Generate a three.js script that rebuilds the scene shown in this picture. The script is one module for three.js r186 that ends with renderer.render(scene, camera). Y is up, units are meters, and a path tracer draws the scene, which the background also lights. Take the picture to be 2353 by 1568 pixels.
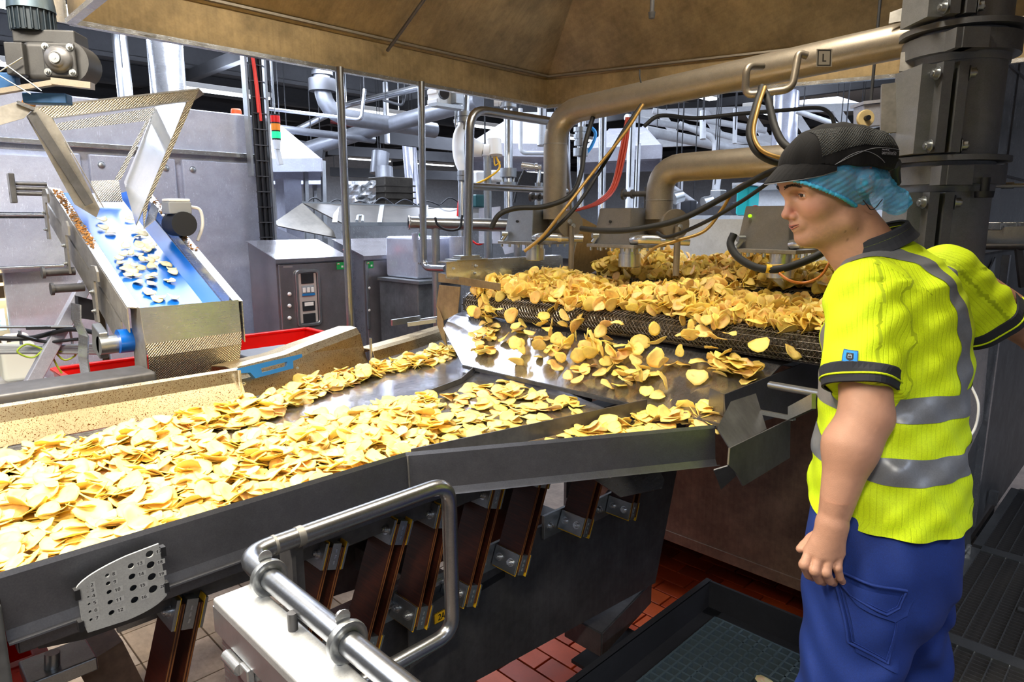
import * as THREE from 'three';
import { RoundedBoxGeometry } from 'three/addons/geometries/RoundedBoxGeometry.js';
import { mergeGeometries } from 'three/addons/utils/BufferGeometryUtils.js';
import { RectAreaLightUniformsLib } from 'three/addons/lights/RectAreaLightUniformsLib.js';
RectAreaLightUniformsLib.init();

// ---------- camera, exposure ----------
// x runs up the line towards the fryer, z across it towards the worker's side, y up; the worker's platform is y = 0
const scene = new THREE.Scene();
scene.background = new THREE.Color(0x05060a);
const CAM = { y: 1.62, pitch: 10.3 * Math.PI / 180, f: 1540 };
const camera = new THREE.PerspectiveCamera(2 * Math.atan(784 / CAM.f) * 180 / Math.PI, 2353 / 1568, 0.05, 100);
const Q = Math.SQRT1_2;
camera.position.set(0, CAM.y, 0);
camera.lookAt(Q * Math.cos(CAM.pitch), CAM.y - Math.sin(CAM.pitch), -Q * Math.cos(CAM.pitch));
scene.add(camera);
const renderer = new THREE.WebGLRenderer({ antialias: true });
renderer.toneMapping = THREE.LinearToneMapping;
renderer.toneMappingExposure = .92;
renderer.shadowMap.enabled = true;

// ---------- lamps: [x, y, z, length along x, width, intensity]; each gets a fitting and a light below ----------
const COOL = 0xdde8ff, WARM = 0xfff3dd;
const lampRows = [];
for (let x = -1; x < 14; x += 2.6) lampRows.push([x, 3.4, -10.15, 1.5, 0.14, 190]);
for (let x = 4.2; x < 21; x += 2.6) lampRows.push([x, 3.4, -18.2, 1.5, 0.14, 190]);
for (let x = 1.2; x < 13; x += 2.6) lampRows.push([x, 3.4, -5.4 - (x > 0 && x < 7 ? 2 : 0), 1.5, 0.14, 170]);
for (let x = 4.6; x < 15; x += 2.6) lampRows.push([x, 3.6, -1.6, 1.5, 0.14, 120]);
for (let x = -3.2; x < 6; x += 2.6) lampRows.push([x, 3.5, 2.4, 1.5, 0.14, 60]);  // unseen row added behind the viewer as fill light
for (const x of [-1.6, 1.0]) lampRows.push([x, 3.4, -3.3, 1.5, 0.14, 65]);  // unseen pair added to brighten the pale housing and hopper
const keyLamps = [
  [-0.15, 3.0, -1.75, 1.5, 0.3, 140],
  [-1.0, 3.2, 0.3, 1.5, 0.3, 60],  // added behind the viewer to lift the overall brightness
  [1.75, 3.22, -1.0, 1.2, 0.2, 75],  // added inside the hood to brighten belts, worker and hood panels
];

const roofLights = [[3.2, -5.5, 3.0, 2.4, 20]];   // daylight panels in the roof

// ---------- helpers ----------
const V = (x, y, z) => new THREE.Vector3(x, y, z);
function rng(seed) { let a = seed >>> 0; return () => { a |= 0; a = a + 0x6D2B79F5 | 0; let t = Math.imul(a ^ a >>> 15, 1 | a); t = t + Math.imul(t ^ t >>> 7, 61 | t) ^ t; return ((t ^ t >>> 14) >>> 0) / 4294967296; }; }
// measured points: a spot of the photograph carried to a chosen depth or plane of the place
const _s = Math.sin(CAM.pitch), _c = Math.cos(CAM.pitch);
function ray(u, v) { const a = (u - 1176.5) / CAM.f, b = (784 - v) / CAM.f, y = -_s + b * _c, z = -_c - b * _s; return V((a - z) * Q, y, (a + z) * Q); }
const onDepth = (u, v, d) => ray(u, v).multiplyScalar(d).add(V(0, CAM.y, 0));
const onX = (u, v, x) => { const r = ray(u, v); return r.multiplyScalar(x / r.x).add(V(0, CAM.y, 0)); };
const onY = (u, v, y) => { const r = ray(u, v); return r.multiplyScalar((y - CAM.y) / r.y).add(V(0, CAM.y, 0)); };
const onZ = (u, v, z) => { const r = ray(u, v); return r.multiplyScalar(z / r.z).add(V(0, CAM.y, 0)); };

function prep(g) { if (g.index) g = g.toNonIndexed(); for (const k of Object.keys(g.attributes)) if (!['position', 'normal', 'uv', 'color'].includes(k)) g.deleteAttribute(k); if (!g.attributes.normal) g.computeVertexNormals(); return g; }
function metric(g) {   // uv in metres, by the face's main direction
  const p = g.attributes.position, n = p.count, uv = new Float32Array(n * 2), a = V(), b = V(), c = V();
  for (let i = 0; i < n; i += 3) {
    a.fromBufferAttribute(p, i); b.fromBufferAttribute(p, i + 1); c.fromBufferAttribute(p, i + 2);
    const nn = b.clone().sub(a).cross(c.clone().sub(a)); const ax = Math.abs(nn.x), ay = Math.abs(nn.y), az = Math.abs(nn.z);
    for (let k = 0; k < 3; k++) { const q = [a, b, c][k]; let u, v; if (ay >= ax && ay >= az) { u = q.x; v = q.z; } else if (ax >= az) { u = q.z; v = q.y; } else { u = q.x; v = q.y; } uv[(i + k) * 2] = u; uv[(i + k) * 2 + 1] = v; }
  }
  g.setAttribute('uv', new THREE.BufferAttribute(uv, 2)); return g;
}
function merged(list, keepUV) {
  list = list.flat(9).filter(Boolean).map(prep);
  const hasC = list.every(g => g.attributes.color);
  for (const g of list) { if (!hasC) g.deleteAttribute('color'); if (!keepUV || !g.attributes.uv) metric(g); }
  return list.length === 1 ? list[0] : mergeGeometries(list, false);
}
const taken = {};
function numbered(n) { if (taken[n] === undefined) { taken[n] = 0; return n; } taken[n]++; return n + '_' + String(taken[n]).padStart(3, '0'); }
function obj(name, geos, mat, parent, keepUV) {
  const m = new THREE.Mesh(merged([geos], keepUV), mat); m.name = parent ? name : numbered(name); m.castShadow = m.receiveShadow = true;
  (parent || scene).add(m); return m;
}
function tag(o, label, category, group, kind) { o.userData.label = label; if (category) o.userData.category = category; if (group) o.userData.group = group; if (kind) o.userData.kind = kind; return o; }
function thing(name, label, category, group) { const g = new THREE.Group(); g.name = numbered(name); scene.add(g); return tag(g, label, category, group); }
function one(name, geos, mat, label, category, group) { return tag(obj(name, geos, mat), label, category, group); }
function struct(name, geos, mat, label, keepUV) { const o = obj(name, geos, mat, null, keepUV); o.userData.kind = 'structure'; if (label) o.userData.label = label; return o; }

// shapes
function xf(g, x, y, z, rx = 0, ry = 0, rz = 0) { g.applyMatrix4(new THREE.Matrix4().compose(V(x, y, z), new THREE.Quaternion().setFromEuler(new THREE.Euler(rx, ry, rz, 'YXZ')), V(1, 1, 1))); return g; }
function box(w, h, d, x = 0, y = 0, z = 0, r = 0, rx = 0, ry = 0, rz = 0) { return xf(r ? new RoundedBoxGeometry(w, h, d, 1, Math.min(r, w / 2.1, h / 2.1, d / 2.1)) : new THREE.BoxGeometry(w, h, d), x, y, z, rx, ry, rz); }
const span = (x0, x1, y0, y1, z0, z1, r = 0) => box(Math.abs(x1 - x0), Math.abs(y1 - y0), Math.abs(z1 - z0), (x0 + x1) / 2, (y0 + y1) / 2, (z0 + z1) / 2, r);
function aim(g, a, b) { const d = b.clone().sub(a); g.applyQuaternion(new THREE.Quaternion().setFromUnitVectors(V(0, 1, 0), d.clone().normalize())); const m = a.clone().add(b).multiplyScalar(.5); g.translate(m.x, m.y, m.z); return g; }
function cyl(a, b, r, r2 = r, seg = 16, open = false) { return aim(new THREE.CylinderGeometry(r2, r, a.distanceTo(b), seg, 1, open), a, b); }
function lathe(prof, a, dir, seg = 24) { const g = new THREE.LatheGeometry(prof.map(p => new THREE.Vector2(p[0], p[1])), seg); g.applyQuaternion(new THREE.Quaternion().setFromUnitVectors(V(0, 1, 0), dir.clone().normalize())); g.translate(a.x, a.y, a.z); return g; }
function bar(a, b, w, h, up = V(0, 1, 0), r = 0) { // rectangular bar from a to b
  const d = b.clone().sub(a), L = d.length(); d.normalize(); const x = up.clone().cross(d).normalize(), y = d.clone().cross(x);
  const g = r ? new RoundedBoxGeometry(w, h, L, 1, Math.min(r, w / 2.1, h / 2.1)) : new THREE.BoxGeometry(w, h, L); const m = new THREE.Matrix4().makeBasis(x, y, d); const c = a.clone().add(b).multiplyScalar(.5); m.setPosition(c); g.applyMatrix4(m); return g;
}
function sweep(pts, r, seg = 10, closed = false) { // round section along points, no twist
  const n = pts.length, P = [], N = [], T = []; let up;
  for (let i = 0; i < n; i++) { const a = pts[closed ? (i - 1 + n) % n : Math.max(0, i - 1)], b = pts[closed ? (i + 1) % n : Math.min(n - 1, i + 1)]; T.push(b.clone().sub(a).normalize()); }
  up = Math.abs(T[0].y) > .9 ? V(1, 0, 0) : V(0, 1, 0); let u = up.clone().cross(T[0]).normalize();
  const rad = typeof r === 'function' ? r : () => r; const rings = [];
  for (let i = 0; i < n; i++) { if (i) { u.sub(T[i].clone().multiplyScalar(u.dot(T[i]))).normalize(); } const w = T[i].clone().cross(u); const ring = []; for (let k = 0; k < seg; k++) { const a = k / seg * Math.PI * 2; const d = u.clone().multiplyScalar(Math.cos(a)).addScaledVector(w, Math.sin(a)); ring.push([pts[i].clone().addScaledVector(d, rad(i / (n - 1))), d]); } rings.push(ring); }
  const tri = (a, b, c) => { for (const q of [a, b, c]) { P.push(q[0].x, q[0].y, q[0].z); N.push(q[1].x, q[1].y, q[1].z); } };
  const m = closed ? n : n - 1;
  for (let i = 0; i < m; i++) for (let k = 0; k < seg; k++) { const a = rings[i][k], b = rings[i][(k + 1) % seg], c = rings[(i + 1) % n][k], d = rings[(i + 1) % n][(k + 1) % seg]; tri(a, b, c); tri(b, d, c); }
  if (!closed) for (const [i, s] of [[0, -1], [n - 1, 1]]) { const t = T[i].clone().multiplyScalar(s); const c = [pts[i], t]; for (let k = 0; k < seg; k++) { const a = [rings[i][k][0], t], b = [rings[i][(k + 1) % seg][0], t]; s < 0 ? tri(c, b, a) : tri(c, a, b); } }
  const g = new THREE.BufferGeometry(); g.setAttribute('position', new THREE.Float32BufferAttribute(P, 3)); g.setAttribute('normal', new THREE.Float32BufferAttribute(N, 3)); return g;
}
function pipe(pts, r, bend = r * 3, seg = 14, closed = false) { // straight runs with round bends
  const out = []; const n = pts.length;
  for (let i = 0; i < n; i++) {
    if (!closed && (i === 0 || i === n - 1)) { out.push(pts[i].clone()); continue; }
    const p = pts[i], a = pts[(i - 1 + n) % n], b = pts[(i + 1) % n]; const da = a.clone().sub(p), db = b.clone().sub(p); const L = Math.min(bend, da.length() * .49, db.length() * .49); da.normalize(); db.normalize();
    const s = p.clone().addScaledVector(da, L), e = p.clone().addScaledVector(db, L);
    for (let k = 0; k <= 6; k++) { const t = k / 6; out.push(s.clone().multiplyScalar((1 - t) * (1 - t)).addScaledVector(p, 2 * t * (1 - t)).addScaledVector(e, t * t)); }
  }
  return sweep(out, r, seg, closed);
}
function cable(pts, r, n = 40, seg = 7) { return sweep(new THREE.CatmullRomCurve3(pts, false, 'centripetal').getPoints(n), r, seg); }
function plate(pts, th, holes = []) { // flat sheet with corners pts (3-D, in order), thickness centred
  const n = V(); for (let i = 0; i < pts.length; i++) { const a = pts[i], b = pts[(i + 1) % pts.length]; n.x += (a.y - b.y) * (a.z + b.z); n.y += (a.z - b.z) * (a.x + b.x); n.z += (a.x - b.x) * (a.y + b.y); } n.normalize();
  const u = pts[1].clone().sub(pts[0]).normalize(), v = n.clone().cross(u), o = pts[0];
  const to2 = p => { const d = p.clone().sub(o); return new THREE.Vector2(d.dot(u), d.dot(v)); };
  const sh = new THREE.Shape(pts.map(to2)); for (const h of holes) sh.holes.push(new THREE.Path(h.map(to2)));
  const g = new THREE.ExtrudeGeometry(sh, { depth: th, bevelEnabled: false, curveSegments: 6 }); g.translate(0, 0, -th / 2);
  g.applyMatrix4(new THREE.Matrix4().makeBasis(u, v, n).setPosition(o)); return g;
}
function sheet(rows, th) { // bent sheet through rows of points, given thickness
  const R = rows.length, C = rows[0].length, nor = rows.map(r => r.map(() => V())); const P = [];
  for (let i = 0; i < R - 1; i++) for (let j = 0; j < C - 1; j++) { const n = rows[i + 1][j].clone().sub(rows[i][j]).cross(rows[i][j + 1].clone().sub(rows[i][j])).normalize(); for (const [a, b] of [[i, j], [i + 1, j], [i, j + 1], [i + 1, j + 1]]) nor[a][b].add(n); }
  const top = rows, bot = rows.map((r, i) => r.map((p, j) => p.clone().addScaledVector(nor[i][j].normalize(), -th)));
  const q = (a, b, c, d) => { for (const p of [a, b, c, b, d, c]) P.push(p.x, p.y, p.z); };
  for (let i = 0; i < R - 1; i++) for (let j = 0; j < C - 1; j++) { q(top[i][j], top[i + 1][j], top[i][j + 1], top[i + 1][j + 1]); q(bot[i][j], bot[i][j + 1], bot[i + 1][j], bot[i + 1][j + 1]); }
  for (let i = 0; i < R - 1; i++) { q(top[i][0], bot[i][0], top[i + 1][0], bot[i + 1][0]); q(top[i][C - 1], top[i + 1][C - 1], bot[i][C - 1], bot[i + 1][C - 1]); }
  for (let j = 0; j < C - 1; j++) { q(top[0][j], top[0][j + 1], bot[0][j], bot[0][j + 1]); q(top[R - 1][j], bot[R - 1][j], top[R - 1][j + 1], bot[R - 1][j + 1]); }
  const g = new THREE.BufferGeometry(); g.setAttribute('position', new THREE.Float32BufferAttribute(P, 3)); g.computeVertexNormals(); return g;
}
function bolt(p, n, r = .008, h = .006) { n = n.clone().normalize(); const b = p.clone().addScaledVector(n, .002), c = b.clone().addScaledVector(n, h); return [cyl(p, b, r * 1.45, r * 1.45, 14), cyl(b, c, r, r, 6), cyl(c, c.clone().addScaledVector(n, .004), r * .55, r * .5, 10)]; }
function flange(p, n, r, th = .02) { n = n.clone().normalize(); return cyl(p.clone().addScaledVector(n, -th / 2), p.clone().addScaledVector(n, th / 2), r, r, 24); }

// ---------- noise and textures ----------
function noise2(seed, n) { const r = rng(seed), a = new Float32Array(n * n); for (let i = 0; i < n * n; i++) a[i] = r(); return (x, y) => { x = (x % n + n) % n; y = (y % n + n) % n; const i = Math.floor(x), j = Math.floor(y), fx = x - i, fy = y - j, s = t => t * t * (3 - 2 * t), i1 = (i + 1) % n, j1 = (j + 1) % n; const u = s(fx), v = s(fy); return (a[j * n + i] * (1 - u) + a[j * n + i1] * u) * (1 - v) + (a[j1 * n + i] * (1 - u) + a[j1 * n + i1] * u) * v; }; }
function tex(n, fn, srgb, rep = 1) { const d = new Uint8Array(n * n * 4); for (let j = 0; j < n; j++) for (let i = 0; i < n; i++) { const c = fn(i / n, j / n, i, j); const k = (j * n + i) * 4; for (let q = 0; q < 3; q++) d[k + q] = Math.max(0, Math.min(255, Math.round((c.length ? c[q] : c) * 255))); d[k + 3] = 255; } const t = new THREE.DataTexture(d, n, n); t.magFilter = THREE.LinearFilter; t.minFilter = THREE.LinearMipmapLinearFilter; t.generateMipmaps = true; t.wrapS = t.wrapT = THREE.RepeatWrapping; t.repeat.set(rep, rep); if (srgb) t.colorSpace = THREE.SRGBColorSpace; t.needsUpdate = true; return t; }
function paint(w, h, fn) { const c = document.createElement('canvas'); c.width = w; c.height = h; fn(c.getContext('2d'), w, h); const t = new THREE.CanvasTexture(c); t.colorSpace = THREE.SRGBColorSpace; return t; }
const nA = noise2(11, 64), nB = noise2(12, 256), nC = noise2(13, 16), nD = noise2(14, 512);
const fb = (x, y) => nC(x * 16, y * 16) * .5 + nA(x * 64, y * 64) * .3 + nB(x * 256, y * 256) * .2;
const brushed = tex(512, (x, y, i, j) => { const s = nD(i / 48 * 1, j) * .6 + nD(i / 9, j) * .4; return .5 + (s - .5) * .5 + (fb(x, y) - .5) * .3; }, false, 2);
const brushedV = tex(512, (x, y, i, j) => { const s = nD(i, j / 48) * .6 + nD(i, j / 9) * .4; return .5 + (s - .5) * .5 + (fb(x, y) - .5) * .3; }, false, 2);
const wornCol = tex(512, (x, y, i, j) => { const v = .9 + (fb(x, y) - .5) * .12 + (nB(i, j) - .5) * .07; return [v, v, v]; }, true, 1.3);
const speckCol = tex(512, (x, y, i, j) => { const v = .9 + (fb(x, y) - .5) * .15; const k = nA(x * 64, y * 64) * .5 + nC(x * 16, y * 16) * .5; const dot = nB(i * .5, j * .5) > .86 - k * .12 ? 1 : 0; return dot ? [v * .52, v * .36, v * .22] : [v, v * .985, v * .96]; }, true, 2.2);
const dustCol = tex(512, (x, y, i, j) => { const v = .8 + (fb(x, y) - .5) * .25; const k = nC(x * 16, y * 16); const dot = nB(i * .7, j * .7) > .97 - k * .2; return dot ? [.72, .5, .34] : [v, v, v]; }, true, 2.2);
const grime = tex(512, (x, y, i, j) => { const streak = nD(i / 3, j / 90); const v = .82 + (fb(x, y) - .5) * .3 + (streak - .5) * .05; return [v, v * .985, v * .96]; }, true, .8);
const hammer = tex(256, (x, y) => { const a = Math.sin(x * Math.PI * 24), b = Math.sin(y * Math.PI * 24); return .5 + .5 * a * b; }, false, 9);
const meshN = tex(256, (x, y, i, j) => { const a = Math.abs(((x * 32 + y * 32) % 1) - .5), b = Math.abs(((x * 32 - y * 32 + 64) % 1) - .5); return (a < .16 || b < .16) ? .9 : .15; }, false, 6);
const M = {};
const std = (o) => new THREE.MeshStandardMaterial(o);
M.steel = std({ color: 0xcfd1d4, metalness: .85, roughness: .42, roughnessMap: brushed, bumpMap: brushed, bumpScale: .00004, map: wornCol });
M.steelV = std({ color: 0xcfd1d4, metalness: .75, roughness: .42, roughnessMap: brushedV, bumpMap: brushedV, bumpScale: .00004, map: wornCol });
M.bright = std({ color: 0xe2e4e6, metalness: .85, roughness: .25, map: wornCol });
M.tube = std({ color: 0xb9bcc0, metalness: 1, roughness: .3, map: wornCol });
M.matt = std({ color: 0xb0afad, metalness: .7, roughness: .5, map: grime });
M.darkSteel = std({ color: 0x6a6b70, metalness: .45, roughness: .45, map: grime });
M.hood = std({ color: 0xb8a27a, metalness: .6, roughness: .5, map: grime });  // golden colour holds oil varnish plus bounce light from the chips painted in
M.pan = std({ color: 0xd2d4dc, metalness: .9, roughness: .34, map: dustCol, roughnessMap: brushed });
M.panWall = std({ color: 0xd9c8a4, metalness: 1, roughness: .34, map: speckCol });  // tan colour paints in the chips mirrored by the steel, over oil film
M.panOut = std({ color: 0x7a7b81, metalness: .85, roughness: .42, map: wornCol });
M.ridged = std({ color: 0xbdb6a6, metalness: 1, roughness: .3, bumpMap: hammer, bumpScale: .0025, map: wornCol });
M.zinc = std({ color: 0xb9bdbf, metalness: .95, roughness: .38, map: wornCol });
M.black = std({ color: 0x14151a, roughness: .55 });
M.rubber = std({ color: 0x121316, roughness: .7 });
M.dark = std({ color: 0x26282d, roughness: .6, metalness: .3 });
M.white = std({ color: 0xe6e6e2, roughness: .5 });
M.grey = std({ color: 0x8d9196, roughness: .5 });
M.red = std({ color: 0xd8130e, roughness: .32 });
M.redCable = std({ color: 0xb4402f, roughness: .5 });
M.yellow = std({ color: 0xe6b422, roughness: .5 });
M.brass = std({ color: 0x9c7a3a, roughness: .45, metalness: .3 });
M.blueBelt = std({ color: 0x0a56ae, roughness: .25 });
M.blueDark = std({ color: 0x15426e, roughness: .5 });
M.green = std({ color: 0x17a04a, roughness: .5 });
M.orange = std({ color: 0xf0561c, roughness: .5 });
M.laminate = std({ color: 0x4a2013, roughness: .42, map: tex(256, (x, y, i, j) => { const v = .8 + (nD(i / 30, j) - .5) * .35; return [v, v, v]; }, true, 3) });
M.lamEdge = std({ color: 0x7d4c24, roughness: .6 });
M.daylight = std({ color: 0xffffff, emissive: 0xe6efff, emissiveIntensity: 6 });
M.lampWhite = std({ color: 0xffffff, emissive: 0xeaf4ff, emissiveIntensity: 5, roughness: .5 });
M.ceil = std({ color: 0xdcd9d2, roughness: .9, map: wornCol });
M.wall = std({ color: 0xdde0e4, roughness: .8, map: wornCol });
M.beam = std({ color: 0x3b3c3f, roughness: .7, metalness: .2, map: wornCol });
M.duct = std({ color: 0x7d8086, metalness: .6, roughness: .42, map: wornCol });
M.paintW = std({ color: 0xd9dde2, roughness: .45, map: wornCol });
M.concrete = std({ color: 0x7b6d63, roughness: .85, map: grime });
M.stain = std({ color: 0x9c8474, metalness: .35, roughness: .55, map: grime });
M.sidepan = std({ color: 0x868b92, metalness: .6, roughness: .45, map: grime });
M.headbox = std({ color: 0x8b8781, metalness: .55, roughness: .5, map: wornCol });
M.steelPipe = std({ color: 0x9c9283, metalness: .65, roughness: .44, map: wornCol });
M.colPipe = std({ color: 0x8e9092, metalness: .6, roughness: .5, map: wornCol });
M.colDark = std({ color: 0x74767a, metalness: .55, roughness: .5, map: wornCol });
M.ledg = std({ color: 0xa6e018, emissive: 0x9be010, emissiveIntensity: 1.2, roughness: .4 });
M.gearGrey = std({ color: 0x454546, metalness: .5, roughness: .5, map: wornCol });
M.gearBlue = std({ color: 0x18232c, metalness: .3, roughness: .5 });
M.gearBlue2 = std({ color: 0x4a5a66, metalness: .5, roughness: .4, map: wornCol });
M.blueTool = std({ color: 0x1d5f9a, roughness: .4 });
M.paleSteel = std({ color: 0xd2d6e6, metalness: .35, roughness: .4, map: wornCol, roughnessMap: brushedV });
M.cab = std({ color: 0xa8a6ac, metalness: .7, roughness: .33, map: wornCol, roughnessMap: brushed });
M.redBright = std({ color: 0xe23a2c, roughness: .45 });
M.orange2 = std({ color: 0xf08a1c, roughness: .4 });
M.greenLit = std({ color: 0x19c870, emissive: 0x12d878, emissiveIntensity: 1.6, roughness: .4 });
M.lampWarm = std({ color: 0xfff0d0, emissive: 0xffdca0, emissiveIntensity: 3 });
M.blackSteel = std({ color: 0x3e3f45, metalness: .3, roughness: .55, map: wornCol });
M.plasticGrate = std({ color: 0x50616a, roughness: .55 });
M.whiteLit = std({ color: 0xf2f4f6, roughness: .5 });
M.coverDark = std({ color: 0x57544f, metalness: .8, roughness: .42, map: grime });
M.sky = std({ color: 0xffffff, emissive: 0xdfeaff, emissiveIntensity: 4 });
M.lid = std({ color: 0xe4e6e8, metalness: .6, roughness: .35, map: wornCol });
// ---------- room ----------
const FL = -0.4, CE = 4.4;
struct('floor', span(-7.2, 27.2, FL - .2, FL, -24.2, 7.2), M.concrete, 'dark screed factory floor under the machines');
struct('ceiling', span(-7.2, 27.2, CE, CE + .2, -24.2, 7.2), M.ceil, 'grey factory ceiling above the pipes');
struct('wall_back', span(-7.2, 27.2, FL, CE, -24.2, -24), M.wall);
struct('wall_right', span(27, 27.2, FL, CE, -24, 7), M.wall);
struct('wall_left', span(-7.2, -7, FL, CE, -24, 7), M.wall);
struct('wall_front', span(-7.2, 27.2, FL, CE, 7, 7.2), M.wall);
// beams under the ceiling run across the line
for (let z = -22.2; z <= 4; z += 2.1) if (Math.abs(z + 5.6) > 1.3) one('ceiling_beam', [span(-7, 27, CE - .42, CE - .36, z - .1, z + .1), span(-7, 27, CE - .36, CE - .06, z - .02, z + .02), span(-7, 27, CE - .06, CE, z - .1, z + .1)], M.beam, 'dark steel ceiling girder crossing above the machines', 'girder', 'ceiling girders');
for (let x = -4; x <= 25; x += 4.2) one('ceiling_purlin', span(x - .06, x + .06, CE - .58, CE - .42, -24, 7), M.beam, 'slim dark rail hung beneath the ceiling girders', 'rail', 'rails below the ceiling girders');
function lamp([x, y, z, L, w, I], label, group, col = COOL) {
  const t = thing('ceiling_lamp', label, 'lamp', group);
  obj('housing', [span(x - L / 2, x + L / 2, y + .03, y + .1, z - w / 2 - .02, z + w / 2 + .02, .01)], M.white, t);
  obj('tube', [span(x - L / 2 + .02, x + L / 2 - .02, y, y + .028, z - w / 2, z + w / 2, .01)], M.lampWhite, t);
  obj('hanger', [cyl(V(x - L * .35, y + .1, z), V(x - L * .35, CE, z), .006, .006, 6), cyl(V(x + L * .35, y + .1, z), V(x + L * .35, CE, z), .006, .006, 6)], M.grey, t);
  const r = new THREE.RectAreaLight(col, I, L, w); r.position.set(x, y - .02, z); r.lookAt(x, y - 1, z); r.name = 'lamp_light'; t.add(r);
  if (z < -4 && z > -12) { const u = new THREE.RectAreaLight(col, I * .6, L, w); u.position.set(x, y + .12, z); u.lookAt(x, y + 1, z); u.name = 'lamp_uplight'; t.add(u); }
  return t;
}
for (const l of lampRows) lamp(l, 'long white fluorescent lamp hanging in the rows under the ceiling', 'fluorescent ceiling lamps');
keyLamps.forEach((l, i) => lamp(l, ['bright lamp hung directly over the chip trough, above the picture', 'bright added fill lamp hung behind the viewer', 'long added lamp inside the roof of the extraction hood'][i], null, WARM));
for (const [x, z, w, d, I] of roofLights) {
  const t = thing('roof_light', 'large daylight panel set in the roof behind the extraction hood', 'roof light');
  obj('panel', span(x - w / 2, x + w / 2, CE - .03, CE - .005, z - d / 2, z + d / 2), M.daylight, t); obj('frame', [span(x - w / 2 - .06, x + w / 2 + .06, CE - .05, CE, z - d / 2 - .06, z - d / 2), span(x - w / 2 - .06, x + w / 2 + .06, CE - .05, CE, z + d / 2, z + d / 2 + .06), span(x - w / 2 - .06, x - w / 2, CE - .05, CE, z - d / 2, z + d / 2), span(x + w / 2, x + w / 2 + .06, CE - .05, CE, z - d / 2, z + d / 2)], M.white, t);
  const r = new THREE.RectAreaLight(0xe6efff, I, w, d); r.position.set(x, CE - .05, z); r.lookAt(x, 0, z); r.name = 'lamp_light'; t.add(r);
}
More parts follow.
